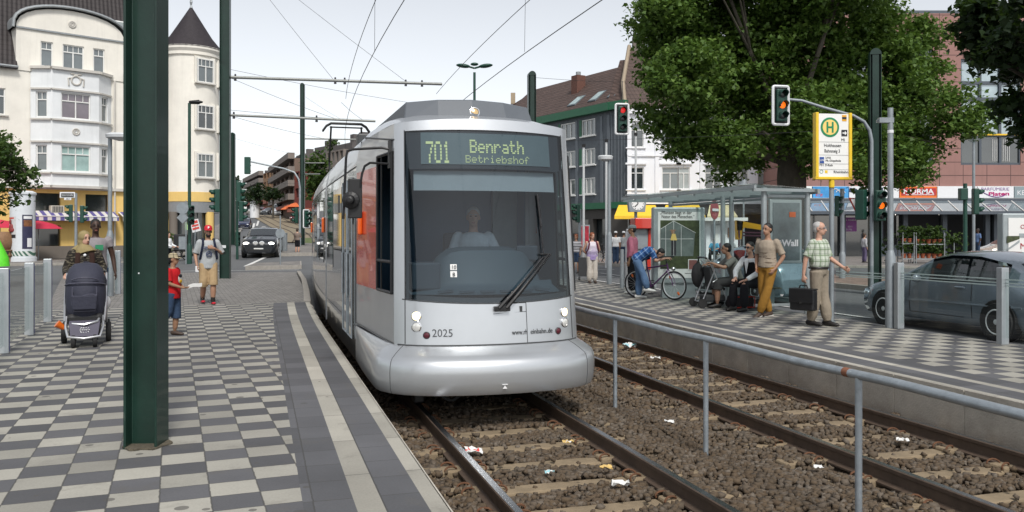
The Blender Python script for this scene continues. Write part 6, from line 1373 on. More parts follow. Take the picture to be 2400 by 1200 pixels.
def leaves(blobs,size,per,dens,seed,spread=.5,lobed=False,droop=.5):
 """blobs: (x, y, z, rx, ry, rz); clusters sit through each blob's volume, denser to the outside, leaves sit in each cluster"""
 rg=np.random.default_rng(seed);C=[]
 for(x,y,z,rx,ry,rz)in blobs:
  k=max(3,int(dens*(rx*ry*rz)**(2/3)));d=rg.normal(size=(k,3));d/=np.linalg.norm(d,axis=1)[:,None];rr=rg.uniform(.35,1.08,k)**.6
  C.append(np.array([x,y,z])+d*rr[:,None]*np.array([rx,ry,rz]))
 C=np.vstack(C);K=len(C);N=K*per
 csz=rg.uniform(.55,1.25,(K,1))*spread;off=rg.normal(size=(K,per,3))*csz[:,None,:]*np.array([.55,.55,.32]);P=(C[:,None,:]+off).reshape(-1,3)
 a=rg.uniform(0,2*np.pi,N);ti=rg.normal(.35,.5,N);s=size*rg.uniform(.6,1.3,N)
 u=np.stack([np.cos(a)*np.cos(ti),np.sin(a)*np.cos(ti),-np.sin(ti)*droop*2],1);u/=np.linalg.norm(u,axis=1)[:,None]
 r_=rg.normal(size=(N,3));v=np.cross(u,r_*.6+np.array([0,0,1.0]));v/=np.linalg.norm(v,axis=1)[:,None]+1e-9;w_=np.cross(u,v)
 if lobed:prof=[(0,0),(.25,.5),(.55,.22),(1.0,0),(.55,-.22),(.25,-.5)]
 else:prof=[(0,0),(.45,.34),(1,0),(.45,-.34)]
 V=np.stack([P+u*(s*(f-.4))[:,None]+v*(s*g_)[:,None]+w_*(s*.18*abs(g_))[:,None]for f,g_ in prof],1);k=len(prof)
 F=np.arange(N*k).reshape(N,k);return V.reshape(-1,3),F,k,C
def tree(name,label,base,trunk_pts,trunk_r,blobs,lm,size,per,dens,seed,spread=.5,lobed=False,nlimb=14,group=None,cat='tree'):
 th=thing(name,label,cat,base,0,group);V,F,k,C=leaves(blobs,size,per,dens,seed,spread,lobed);finish(npmesh('crown',V,F,k),'crown',lm,th)
 mb=MB();mb.tube(trunk_pts,trunk_r,12);top=Vector(trunk_pts[-1]);rr=random.Random(seed)
 for b in rr.sample(list(blobs),min(nlimb,len(blobs))):
  e=Vector(b[:3]);st=Vector(trunk_pts[-1])if rr.random()<.6 else Vector(trunk_pts[-2]).lerp(top,.5);mid=st.lerp(e,.5)+Vector((rr.uniform(-.4,.4),rr.uniform(-.4,.4),rr.uniform(.0,.8)));q=[st,st.lerp(mid,.5)+Vector((0,0,.2)),mid,mid.lerp(e,.6),e]
  r0=trunk_r[-1]*rr.uniform(.3,.5);mb.tube(q,[r0,r0*.8,r0*.6,r0*.4,.02],8)
  for _ in range(3):e2=e+Vector((rr.uniform(-1,1)*b[3],rr.uniform(-1,1)*b[4],rr.uniform(-.6,.8)*b[5]));mb.tube([mid,mid.lerp(e2,.6)+Vector((0,0,.15)),e2],[r0*.4,r0*.22,.012],6)
 mb.build('trunk',barkm,th,smooth=True);return th
YT=31.0;rnd=random.Random(5);B=[]
def blob(px,py,r,Y,fl=1.0,dy=0.0):k=Y/2000;return((px-1200)*k,Y+dy,zat(py,Y),r*k,r*k*1.05,r*k*fl)
for px,py,r in((1580,60,95),(1640,150,110),(1600,0,90),(1750,40,140),(1850,140,150),(1720,250,110),(1590,210,85),(1600,290,70),(1980,60,150),(2090,190,125),(2190,160,85),(2195,280,60),(2120,330,70),(2100,395,45),(2140,415,28),(1990,270,110),(1850,300,85),(1690,345,60),(1640,345,50),(1730,385,36),(1560,140,60),(1545,40,60),(1530,250,32),(1545,190,50),(2050,415,30),(1900,370,55),(1960,400,30),(1800,-80,170),(1950,-90,170),(1650,-90,120),(2120,40,80),(2210,60,50),(1570,350,24),(2240,240,34),(2270,280,22),(1770,330,60),(2020,350,70)):
 B.append(blob(px,py,r,YT,.9,rnd.uniform(-2.2,2.2)))
tx=at(1858,YT).x
tree('plane_tree','large spreading plane tree behind the tram shelter with pale forked trunk',(tx,YT,-.1),[(tx+.05,YT,-.2),(tx+.03,YT,.6),(tx,YT,2.4),(tx-.05,YT,3.6),(tx-.1,YT,4.6)],[.72,.56,.50,.52,.40],B,leaf_p,.165,92,29,11,.5,True,9)
Y2=15.0;B=[]
for px,py,r in((2350,20,75),(2295,5,45),(2410,90,80),(2425,240,60),(2480,60,140),(2520,220,120),(2600,100,150),(2275,30,30),(2340,95,45),(2395,300,20),(2300,130,24),(2385,200,45),(2440,310,50),(2270,100,18),(2350,150,28)):B.append(blob(px+42,py,r,Y2,.8,rnd.uniform(-1.2,1.2)))
tx=at(2640,Y2).x
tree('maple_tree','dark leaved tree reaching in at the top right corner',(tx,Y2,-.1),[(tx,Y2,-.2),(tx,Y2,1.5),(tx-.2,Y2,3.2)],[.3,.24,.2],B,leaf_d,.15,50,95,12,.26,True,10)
B=[blob(*b,26,.8,rnd.uniform(-.8,.8))for b in((-20,385,40),(8,335,20),(18,372,20),(36,382,12),(50,398,8),(-40,440,60),(8,425,24),(30,440,16),(44,428,10),(-60,350,60),(24,405,16),(16,470,18),(4,495,12),(58,408,5))];tx=at(-45,26).x
tree('lime_tree','light green tree reaching in at the left edge',(tx,26,-.15),[(tx,26,-.2),(tx,26,1.4),(tx,26,2.6)],[.16,.12,.09],B,leaf_m,.15,30,80,13,.3,False,8)
for i,(px,Y,bl,lab)in enumerate(((603,150,((590,455,17),(610,447,20),(600,470,14)),'small round street tree in front of the grey far block'),(640,146,((640,452,16),(652,460,11),(630,462,10)),'smaller street tree in front of the brown far block'),(748,84,((740,400,26),(752,425,30),(736,445,22),(748,375,20)),'tall tree beside the tram behind the third mast'),(549,100,((549,430,18),(556,455,20),(545,475,16)),'dark tree at the end of the far street, right of the tall mast'),(775,120,((775,345,9),(782,338,8)),'roof garden tree above the pale block by the tram'))):
 tx,zb=at(px,Y).x,terr(at(px,Y).x,Y);B=[blob(*b,Y,.9)for b in bl];ce=B[0]
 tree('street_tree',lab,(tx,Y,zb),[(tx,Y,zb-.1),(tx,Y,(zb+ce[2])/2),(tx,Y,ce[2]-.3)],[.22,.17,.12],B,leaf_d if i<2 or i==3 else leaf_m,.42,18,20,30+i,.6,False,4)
 #  flower racks
def pot_plant(parent_group,c,lab,h=.5,seed=0,sp=.22):
 th=thing('potted_plant',lab,'plant',c,0,parent_group);c=Vector(c);mb=MB();mb.lathe(c,[(.09,0),(.12,.2),(.135,.2),(.135,.24),(.10,.23)],10);mb.build('pot',pot,th,smooth=True);V,F,k,C=leaves([(c.x,c.y,c.z+.24+h*.45,sp,sp,h*.5)],.12,12,300,seed,.10);finish(npmesh('foliage',V,F,k),'foliage',leaf_m,th);return th
def rack(px0,px1,lab,shelves,seed):
 xa,xb=at(px0,YR).x,at(px1,YR).x;th=thing('plant_rack',lab,'plant rack',((xa+xb)/2,YR,-.02),0,'flower racks before the shopping centre');mb=MB();[mb.cyl((x,YR+dy,-.02),(x,YR+dy,zat(545 if px0<2260 else 540,YR)),.03,n=6)for x in(xa,xb)for dy in(-.3,.3)];mb.build('upright',racksteel,th);sid=0
 for z in shelves:mb=MB();mb.box(((xa+xb)/2,YR,z),(xb-xa,.62,.05));mb.build('shelf',racksteel,th)
 mb=MB();[mb.lathe((x,YR-.25,.02),[(.07,-.03),(.07,.03)],10,rot=Matrix.Rotation(R(90),3,'X'))for x in(xa,xb)];mb.build('caster',blk,th)
 return xa,xb
k=0
for px0,px1,sh,lab in((2110,2136,(.22,1.02),'narrow steel flower rack left of the wide rack'),(2141,2207,(.22,.98),'wide two-shelf steel flower rack with rows of terracotta pots')):
 xa,xb=rack(px0,px1,lab,sh,3);nn=max(2,int((xb-xa)/.27))
 for z in sh:
  for i in range(nn):
   k+=1;x=xa+(xb-xa)*(i+.5)/nn;pot_plant('potted plants on the flower racks',(x,YR-.08,z+.03),('leafy potted plant on the '+('upper' if z>.5 else 'lower')+(' shelf of the wide flower rack' if px0>2130 else ' shelf of the narrow flower rack')),.74,100+k,.3)
V,F,kk,C=leaves([(at(2236,YR).x,YR,.7,.62,.35,.75),(at(2236,YR).x,YR,1.35,.6,.3,.35)],.15,14,120,77,.14);th=thing('climbing_plant','tall bushy climbing plant right of the flower racks','plant',at(2236,YR,-.02));finish(npmesh('foliage',V,F,kk),'foliage',leaf_m,th);mb=MB();[mb.cyl(at(px,YR,-.05),at(px,YR,1.5),.03,n=6)for px in(2212,2236,2260)];mb.build('stem',racksteel,th)
V,F,kk,C=leaves([(at(2085,YR).x,YR,.8,.5,.3,.8)],.14,12,110,78,.13);th=thing('shrub','dark shrub beside the grey post left of the flower racks','plant',at(2085,YR,-.02));finish(npmesh('foliage',V,F,kk),'foliage',leaf_d,th);mb=MB();mb.cyl(at(2085,YR,-.05),at(2085,YR,.7),.04,n=6);mb.build('stem',barkm,th)
V,F,kk,C=leaves([(at(412,52).x,52,.9,.5,.4,.9)],.16,12,90,79,.14);th=thing('shrub','green shrub by the shop entrance of the corner house','plant',at(412,52,-.02));finish(npmesh('foliage',V,F,kk),'foliage',leaf_m,th);mb=MB();mb.cyl(at(412,52,-.05),at(412,52,.7),.05,n=6);mb.build('stem',barkm,th)
V,F,kk,C=leaves([(at(1850,26).x,26,.15,.5,.5,.25)],.12,10,90,80,.12);th=thing('shrub','low weeds around the plane tree foot behind the shelter','plant',at(1850,26,-.1));finish(npmesh('foliage',V,F,kk),'foliage',leaf_d,th)
#  VEHICLES
tyre=mat('tyre_rubber',(.018,.018,.019),.85,var=.15);rimm=mat('alloy_rim',(.62,.63,.64),.4,metal=.15,var=.08);carglass=glassmat('car_glass',(.55,.64,.63),.10,.01);carglass_d=mat('car_glass_dark',(.02,.025,.028),.05,var=0,spec=1,coat=1);headl=mat('headlamp_glass',(.6,.62,.62),.08,metal=.2,var=0,coat=1);headlit=mat('headlamp_lit',(1,.97,.9),.2,var=0,emit=2.5);plateW=mat('number_plate_white',(.75,.75,.73),.5,var=0);seatm=mat('car_seat',(.04,.042,.045),.8,var=.1)
def paint_(name,rgb):return mat(name,rgb,.25,metal=.45,var=.03,coat=1.0)
def wheel(th,M4,x,y,r,wd=.2,spokes=5,nm='wheel'):
 q=M4@Vector((x,y,r));ax=(M4 .to_3x3()@Vector((0,1,0))).normalized();rot=ax.to_track_quat('Z','Y').to_matrix();sg=1 if y>0 else-1
 mb=MB();mb.lathe(q,[(r*.62,-wd/2),(r*.95,-wd/2),(r,-wd*.3),(r,wd*.3),(r*.95,wd/2),(r*.62,wd/2)],28,rot=rot);w_=mb.build('wheel',tyre,th,smooth=True)
 mb=MB();o=ax*(sg*wd*.42);mb.torus(q+o,r*.63,r*.075,ax,26,6);mb.lathe(q+o,[(r*.16,-.03),(r*.14,.02),(r*.05,.025)],12,rot=(ax*sg).to_track_quat('Z','Y').to_matrix())
 rx=ax.orthogonal().normalized();ry=ax.cross(rx)
 for k in range(spokes):a=2*math.pi*k/spokes;d=rx*math.cos(a)+ry*math.sin(a);mb.tube([q+o+d*r*.1,q+o+d*r*.62],[(r*.17,.016),(r*.13,.016)],6,side=ax.cross(d))
 mb.build('rim',rimm,w_,smooth=True);mb=MB();mb.lathe(q-ax*(sg*.02),[(r*.6,-.01),(r*.6,.01)],20,rot=rot);mb.build('brake_disc',blk,w_)
def car(label,loc,head,st,hw,paint,wheels,wr,name='parked_car',cat='car',lit=False,glass=None,detail=True,grille='bar',spokes=5,interior=False,group=None,plate=None):
 """st: stations (x from the nose, belt z, top z, bottom z, width factor); front looks along local -x"""
 loc=Vector(loc);th=thing(name,label,cat,loc,head,group);M4=Matrix.Translation(loc)@Matrix.Rotation(head,4,'Z');L=st[-1][0];gl=glass or carglass_d
 def ring(s_):
  x,zb,zt,z0,wf=s_;w_=hw*wf;roof=zt-zb>.12;ti=.78 if roof else .94
  half=[(.0,z0),(w_*.86,z0),(w_*.97,z0+.12),(w_,z0+(zb-z0)*.55),(w_*.965,zb),(w_*(ti+.04 if roof else .93),lerp(zb,zt,.88)if roof else lerp(zb,zt,.6)),(w_*(ti-.08 if roof else .75),zt-(.01 if roof else .0)),(0,zt+(.02 if roof else .015))]
  return[Vector((x,y,z))for y,z in half]
 rs=[ring(s_)for s_ in st];mb=MB();vs=[];k=8
 for sg in(-1,1):
  vs=[M4@Vector((q.x,q.y*sg,q.z))for r_ in rs for q in r_]
  fs=[]
  for i in range(len(rs)-1):
   for j in range(k-1):
    f=(i*k+j,i*k+j+1,(i+1)*k+j+1,(i+1)*k+j)
    if interior and j==4 and st[i][2]-st[i][1]>.12 and st[i+1][2]-st[i+1][1]>.12 and st[i][0]>.3*L and i in interior:continue
    fs.append(f if sg<0 else f[::-1])
  mb.add(vs,fs)
  mb.add([vs[j]for j in range(k)],[tuple(range(k))if sg>0 else tuple(range(k-1,-1,-1))]);mb.add([vs[(len(rs)-1)*k+j]for j in range(k)],[tuple(range(k))if sg<0 else tuple(range(k-1,-1,-1))])
 body=mb.build('body',paint,th,smooth=True,sharp=50)
 def at_x(x):
  for i in range(len(st)-1):
   if st[i][0]<=x<=st[i+1][0]:f=(x-st[i][0])/max(1e-6,st[i+1][0]-st[i][0]);return[rs[i][j].lerp(rs[i+1][j],f)for j in range(k)]
  return rs[-1]
 def side(x,f,sg,o=.006):r_=at_x(x);q=r_[4].lerp(r_[5],f);return M4@Vector((q.x,(q.y+o)*sg,q.z))
 def low(x,f,sg,o=.006):r_=at_x(x);q=r_[2].lerp(r_[4],f)if f>1 else(r_[2].lerp(r_[3],f*2)if f<.5 else r_[3].lerp(r_[4],f*2-1));return M4@Vector((q.x,(q.y+o)*sg,q.z))
 xs=[s_[0]for s_ in st if s_[2]-s_[1]>.12];cab=[i for i,s_ in enumerate(st)if s_[2]-s_[1]>.2];xa,xb=st[cab[0]][0],st[cab[-1]][0];xh,xe=st[cab[0]-1][0],st[min(cab[-1]+1,len(st)-1)][0]
 for(i0,i1,nm)in((cab[0]-1,cab[0],'windscreen'),(cab[-1],min(cab[-1]+1,len(st)-1),'rear_window')):
  mb=MB();a,b=(rs[i0],rs[i1]);vs=[]
  for r_,fy in((a,.92),(b,.95)):
   for yy in(-1,-.5,0,.5,1):q=r_[6];zc=r_[7].z if abs(yy)<.8 else q.z;vs.append(M4@Vector((q.x,q.y*yy*fy*1.05,lerp(r_[7].z,q.z,yy*yy)+.0)))
  d=(b[6]-a[6]);nn=M4 .to_3x3()@Vector((-abs(d.z)if nm=='windscreen' else abs(d.z),0,abs(d.x))).normalized()*.012
  vs=[lerp(1,1,0)*v+nn for v in vs];p_=[vs[j].lerp(vs[j+5],.10)for j in range(5)]+[vs[j].lerp(vs[j+5],.93)for j in range(5)]
  mb.add(p_,[(j,j+1,j+6,j+5)for j in range(4)]);mb.build(nm,carglass_d,th,smooth=True)
 for sg in(-1,1):
  mid=lerp(xa,xb,.52)if L<5 else lerp(xa,xb,.5);x0=lerp(xh,xa,.38);x1=lerp(xb,xe,.35)
  for(u0,u1,nm)in((x0,mid-.03,'front'),(mid+.03,x1,'rear')):
   mb=MB();vs=[];N=8
   for i in range(N+1):
    x=lerp(u0,u1,i/N);r_=at_x(x);hgt=(r_[5].z-r_[4].z);t=.88 if hgt>.25 else .8;vs+=[side(x,.07,sg),side(x,t,sg)]
   mb.add(vs,[(2*i,2*i+1,2*i+3,2*i+2)if sg>0 else(2*i,2*i+2,2*i+3,2*i+1)for i in range(N)]);mb.build('side_window',gl,th,smooth=True)
  if detail:
   mb=MB();
   for x in(x0+.02,mid+.12):mb.tube([low(x,f,sg,.002)for f in(.02,.3,.6,1.0)],.006,4)
   mb.tube([low(lerp(x0,x1,t),.02,sg,.002)for t in np.linspace(.02,.55,6)],.005,4);mb.build('door_seam',blk,th)
   mb=MB();mb.tube([low(lerp(x0-.1,x1+.1,t),.42,sg,.006)for t in np.linspace(0,1,8)],.016,5);mb.build('side_moulding',paint,th)
   mb=MB();mb.tube([low(mid-.22,.86,sg,.02),low(mid-.02,.86,sg,.02)],.017,6);mb.build('door_handle',paint,th,smooth=True)
   mb=MB();q=side(x0+.28,.12,sg,.11);mb.ell(q,(.07,.10,.075),rot=M4 .to_3x3());mb.build('wing_mirror',paint if detail!='dark' else blk,th,smooth=True)
  for wx in wheels:
   wheel(th,M4,wx,sg*(hw-.072),wr,spokes=spokes)
   mb=MB();mb.lathe(M4@Vector((wx,sg*(hw-.085),wr+.01)),[(wr*.5,-.085),(wr*1.12,-.085),(wr*1.12,.089),(wr*.5,.089)],24,rot=(M4 .to_3x3()@Vector((0,1,0))).to_track_quat('Z','Y').to_matrix());mb.build('wheel_arch',blk,th)
 zb0=st[1][1]
 for sg in(-1,1):
  mb=MB();q=M4@Vector((st[1][0]+.02,sg*hw*.68,st[1][1]-.07));mb.ell(q,(.12,.19,.085),rot=M4 .to_3x3());mb.build('headlight',headlit if lit else headl,th,smooth=True)
  mb=MB();q=M4@Vector((L-.10,sg*hw*.70,st[-2][1]-.06));mb.ell(q,(.06,.12,.07),rot=M4 .to_3x3());mb.build('tail_light',MATS['tram_red'],th,smooth=True)
 mb=MB()
 if grille=='kidney':
  for sg in(-1,1):mb.lathe(M4@Vector((st[0][0]+.03,sg*.17,st[1][1]-.06)),[(.12,0),(.14,.03),(.10,.035)],14,rot=(M4 .to_3x3()@Vector((-1,0,0))).to_track_quat('Z','Y').to_matrix()@Matrix.Diagonal((1.0,.85,1)))
 else:mb.box(M4@Vector((st[0][0]+.01,0,lerp(st[0][3],st[1][1],.75))),(.06,hw*.75,.09),head)
 mb.build('grille',chrome if grille=='kidney' else blk,th)
 mb=MB();mb.box(M4@Vector((st[0][0]-.012,0,lerp(st[0][3],st[0][2],.42))),(.02,.5,.11),head);pl=mb.build('number_plate',plateW,th)
 mb=MB();mb.box(M4@Vector((st[0][0]+.0,0,st[0][3]+.13)),(.05,hw*1.25,.1),head);mb.build('air_intake',blk,th)
 if interior:
  mb=MB();xm=lerp(xa,xb,.35)
  for x,y in((xm,-.35),(xm,.35),(lerp(xa,xb,.85),0)):mb.box(M4@Vector((x,y,st[cab[0]][1]-.05)),(.16,.45 if y else 1.1,.62),Matrix.Rotation(head,3,'Z')@Matrix.Rotation(.2,3,'Y'));mb.ell(M4@Vector((x+.09,y,st[cab[0]][1]+.33)),(.06,.12,.09),rot=M4 .to_3x3())
  mb.build('seats',seatm,th,bevel=.04);mb=MB();mb.torus(M4@Vector((xa-.25,.35,st[cab[0]][1]-.02)),.17,.016,M4 .to_3x3()@Vector((1,0,.45)),20,6);mb.build('steering_wheel',blk,th)
 return th
HD=R(90+16.54)
def track_car_head():return math.atan2(-CT,ST)
hatch=[(0,.52,.55,.26,.74),(.10,.64,.66,.20,.90),(.45,.76,.79,.19,.98),(1.02,.86,.93,.19,1.0),(1.12,.87,.97,.19,1.0),(1.86,.90,1.33,.19,1.0),(2.3,.91,1.42,.19,1.0),(2.9,.92,1.41,.19,1.0),(3.5,.93,1.28,.19,.985),(4.05,.95,.99,.20,.93),(4.18,.80,.84,.24,.88),(4.22,.6,.62,.3,.8)]
steel=paint_('steel_blue_paint',(.215,.255,.305))
car('grey blue two-door hatchback behind the glass fence at the right edge',TS(12.25,14.3,-.15),track_car_head(),hatch,.86,steel,(.78,3.36),.31,'parked_car',glass=carglass,interior=(4,5,6,7),spokes=5)
silverb=paint_('silver_blue_paint',(.28,.34,.40))
car('silver blue car passing behind the tram shelter',TS(12.6,21.8,-.15),track_car_head(),hatch,.86,silverb,(.78,3.36),.31,'passing_car')
suv=[(0,.70,.76,.32,.76),(.08,.88,.92,.26,.9),(.5,1.0,1.06,.24,.98),(1.2,1.06,1.16,.24,1.0),(1.3,1.07,1.2,.24,1.0),(2.1,1.1,1.62,.24,1.0),(3.0,1.12,1.68,.24,1.0),(3.9,1.14,1.55,.24,.98),(4.5,1.16,1.22,.28,.93),(4.75,.9,.95,.35,.86)]
blackp=paint_('black_car_paint',(.012,.015,.02))
q=g(606,46.5,-.02);car('black off-roader with headlights on driving towards the crossing',q,R(90+9),suv,.96,blackp,(.9,3.8),.38,'approaching_car',lit=True,grille='kidney',detail='dark')
bluep=paint_('dark_blue_paint',(.02,.03,.09))
q=g(569,112);car('small dark blue car following farther up the street',q,R(90+12),hatch,.85,bluep,(.78,3.36),.31,'approaching_car',lit=False)
van=[(0,.75,.8,.3,.85),(.1,1.0,1.05,.25,.95),(.6,1.15,1.25,.25,1.0),(.75,1.18,1.3,.25,1.0),(1.4,1.2,2.2,.25,1.0),(2.4,1.2,2.35,.25,1.0),(4.4,1.2,2.35,.25,1.0),(4.8,1.2,2.2,.25,.98),(4.9,.9,1.0,.3,.95)]
whitev=paint_('white_van_paint',(.72,.74,.76));redc=paint_('red_car_paint',(.22,.02,.03));palec=paint_('pale_car_paint',(.6,.57,.5));greyc=paint_('grey_car_paint',(.10,.11,.12))
q=g(648,158);car('white van parked at the top of the far street',q,R(92),van,1.0,whitev,(.9,3.9),.34,'parked_van','van',detail=False)
for px,Y,p_,lab in((602,168,redc,'dark red car parked at the far kerb left of the white van'),(618,164,greyc,'grey car parked directly left of the white van'),(582,165,palec,'pale car by the far white poster column'),(688,138,redc,'red car right of the far signals near the orange parasols')):
 car(lab,g(px,Y),R(75),hatch,.86,p_,(.78,3.36),.31,'parked_car',detail=False,group='cars parked up the far street')
car('cream car parked beyond the flower racks near the signal posts',at(2295,50,-.1),R(12),hatch,.86,palec,(.78,3.36),.31,'parked_car',detail=False)
car('dark hatchback partly behind the advertisement case at the right edge',at(2345,22.5,-.12),R(-52),suv,.9,greyc,(.8,3.5),.33,'parked_car')
th=thing('advertising_case','grey advertising case with red lettering at the right edge behind the grey car','billboard',at(2400,21,-.1));YB=20.5;mb=MB();xa,xb=at(2343,YB).x,at(2343,YB).x+1.35;zt,zb=zat(505,YB),zat(640,YB);mb.box(((xa+xb)/2,YB,(zt+zb)/2-.1),(xb-xa,.25,zt-zb+.3));mb.build('case',MATS['shelter_steel'],th,bevel=.03);mb=MB();mb.box(((xa+xb)/2,YB,-.05),(.7,.15,.9));mb.build('foot',MATS['shelter_steel'],th)
mb=MB();mb.box(((xa+xb)/2+.03,YB-.13,(zt+zb)/2),(xb-xa-.2,.02,zt-zb-.12));po=mb.build('poster',MATS['sign_face_white'],th);adr=mat('ad_red',(.42,.05,.06),.5,var=0);mb=MB();X_=lambda px:at(px,YB).x
mb.text('OHNE',.14,(X_(2383),YB-.145,zat(536,YB)),(1,0,0),UP);mb.text('MIT',.20,(X_(2382),YB-.145,zat(583,YB)),(1,0,0),UP);mb.build('lettering',adr,po);mb=MB();mb.ext([(X_(2352),YB-.145,zat(553,YB)),(X_(2381),YB-.145,zat(553,YB)),(X_(2381),YB-.145,zat(560,YB)),(X_(2352),YB-.145,zat(570,YB))],(0,-.003,0));mb.build('printed_meadow',MATS['poster_leafgreen'],po);mb=MB();mb.ext([(X_(2353),YB-.147,zat(583,YB)),(X_(2381),YB-.147,zat(562,YB)),(X_(2381),YB-.147,zat(568,YB)),(X_(2353),YB-.147,zat(587,YB))],(0,-.003,0));mb.box((X_(2395),YB-.145,zat(552,YB)),(.3,.004,.1));mb.build('printed_stripe',MATS['shelter_steel'],po)
oran=mat('parasol_orange',(.62,.14,.04),.7,var=.1)
for i,(px,Y,py)in enumerate(((686,134,484),(700,132,478))):
 q=at(px,Y,zat(py,Y));zb=terr(q.x,Y);th=thing('parasol',('orange parasol by the red brick house, lower one','orange parasol by the red brick house, upper one')[i],'parasol',(q.x,q.y,zb),0,'orange parasols up the far street');mb=MB();mb.lathe(q,[(2.0,-.5),(1.2,0),(.1,.35)],10);mb.build('canopy',oran,th);mb=MB();mb.cyl((q.x,q.y,zb),q,.05);mb.build('pole',gpost,th)
q=g(597,150);mb=MB();mb.lathe(q,[(.8,0),(.8,2.6),(.9,2.7),(.3,3.2)],16);one(mb,'advertising_column',plate_w,'distant white advertising column among the parked cars','advertising column',smooth=True)
#  BICYCLES, PUSHCHAIRS
frm=mat('bike_purple',(.10,.03,.12),.35,metal=.2,var=.1,coat=.5);reflo=mat('reflector_orange',(.75,.16,.02),.3,var=0)
def bicycle(label,rear,front,paint=None,detail=True,R_=.345):
 rear,front=Vector(rear),Vector(front);d=(front-rear);d.z=0;L=d.length;d.normalize();sdv=d.cross(UP);th=thing('bicycle',label,'bicycle',(rear+front)/2,math.atan2(d.y,d.x));P=lambda x,z,y=0:rear+d*x+UP*z+sdv*y;paint=paint or frm
 for x in(0,L):
  mb=MB();mb.torus(P(x,R_),R_-.02,.021,sdv,32,8);w_=mb.build('wheel',tyre,th,smooth=True);mb=MB();mb.torus(P(x,R_),R_-.05,.012,sdv,32,6);mb.cyl(P(x,R_,-.04),P(x,R_,.04),.022);mb.build('rim',rimm,w_,smooth=True)
  if detail:
   mb=MB()
   for k in range(18):a=k*math.pi/9;mb.tube([P(x,R_,.03*(-1)**k),P(x+(R_-.05)*math.cos(a),R_+(R_-.05)*math.sin(a))],.0022,3)
   mb.build('spokes',rimm,w_);mb=MB();[mb.ell(P(x+.22*math.cos(a),R_+.22*math.sin(a)),(.05,.012,.03),10,6,rot=Matrix.Rotation(math.atan2(d.y,d.x),3,'Z')@Matrix.Rotation(-a,3,'Y'))for a in(-1.0,2.1)];mb.build('reflector',reflo,w_,smooth=True)
 bb,seat,head,hd2=P(.44,.28),P(.30,.86),P(L-.20,.84),P(L-.165,.70);mb=MB();mb.tube([bb,seat],.017,8);mb.tube([bb,hd2],.019,8);mb.tube([P(.33,.74),head-UP*.02],.017,8);mb.tube([head+UP*.02,hd2],.022,8)
 for y in(-.05,.05):mb.tube([P(0,R_,y),bb],.010,6);mb.tube([P(0,R_,y),P(.33,.74)],.009,6);mb.tube([hd2+sdv*y,P(L-.04,.5,y),P(L,R_,y)],.012,6)
 mb.build('frame',paint,th,smooth=True);mb=MB();mb.tube([head,P(L-.24,1.0)],.014,8);mb.tube([P(L-.20,1.02,-.29),P(L-.22,1.02,-.1),P(L-.22,1.02,.1),P(L-.20,1.02,.29)],.013,8);[mb.tube([P(L-.20,1.02,y),P(L-.215,1.02,y*.62)],.019,8)for y in(-.30,.30)];mb.build('handlebar',blk,th,smooth=True)
 mb=MB();mb.ell(P(.27,.97),(.14,.075,.035),rot=Matrix.Rotation(math.atan2(d.y,d.x),3,'Z'));mb.cyl(seat,P(.28,.95),.013);mb.build('saddle',blk,th,smooth=True)
 mb=MB();mb.lathe(bb,[(.09,-.005),(.095,0),(.09,.005)],20,rot=sdv.to_track_quat('Z','Y').to_matrix());[mb.tube([bb+sdv*(.06*s_),bb+sdv*(.07*s_)+(d*.07-UP*.15)*s_],.010,6)for s_ in(-1,1)];[mb.box(bb+sdv*(.12*s_)+(d*.07-UP*.15)*s_,(.09,.09,.02),math.atan2(d.y,d.x))for s_ in(-1,1)];mb.tube([bb+UP*.08,P(0,R_+.03,.02)],.006,4);mb.tube([bb-UP*.08,P(0,R_-.03,.02)],.006,4);mb.build('crankset',darkgrey,th)
 if detail:mb=MB();mb.ell(P(L-.02,.74),(.05,.04,.05));mb.build('lamp',chrome,th,smooth=True)
 return th
bicycle('purple city bicycle with orange reflectors held by the man bending down',at(1491,20.95,0),at(1580,20.2,0))
bicycle('distant bicycle leaning behind the two men in caps',at(1437,47,-.05),at(1446,46.6,-.05),blk,False);bicycle('distant bicycle beside the flagpole behind the woman with red hair',at(1408,47,-.05),at(1418,46.4,-.05),blk,False)
navy=mat('pram_navy',(.030,.032,.052),.75,var=.15,vs=5,bump=.35,bs=22);navy2=mat('pram_purple_grey',(.075,.070,.10),.7,var=.1);alum=mat('pram_aluminium',(.6,.61,.63),.3,metal=.8,var=.05)
pc=at(200,12.15,0);pc.z=0;PY=R(24)
th=thing('pushchair','dark navy pushchair with white printed emblem pushed by the woman in a headscarf','pushchair',pc,PY);mx_=Matrix.Rotation(PY,3,'Z');P=lambda x,y,z:pc+mx_@Vector((x,y,z))
mb=MB();
def pgrid(rows):
 vs=[];kk=13
 for(w_,y0,z,bul)in rows:
  for i in range(kk):a=-1+2*i/(kk-1);vs.append(P(w_*math.sin(a*1.45)/math.sin(1.45),y0+bul*(a*a),z))
 mb.add(vs,[(j*kk+i,j*kk+i+1,(j+1)*kk+i+1,(j+1)*kk+i)for j in range(len(rows)-1)for i in range(kk-1)])
pgrid([(.20,-.10,.36,.10),(.245,-.16,.42,.18),(.26,-.20,.55,.26),(.265,-.22,.70,.30),(.262,-.20,.84,.32),(.25,-.14,.97,.30),(.22,-.03,1.08,.22),(.15,.10,1.15,.10),(.02,.2,1.17,.01)])
pgrid([(.20,.42,.36,-.10),(.26,.46,.60,-.15),(.26,.44,.9,-.15),(.20,.34,1.08,-.1),(.02,.2,1.17,-.01)])
hood=mb.build('hood',navy,th,smooth=True);hood.modifiers.new('thickness','SOLIDIFY').thickness=.012
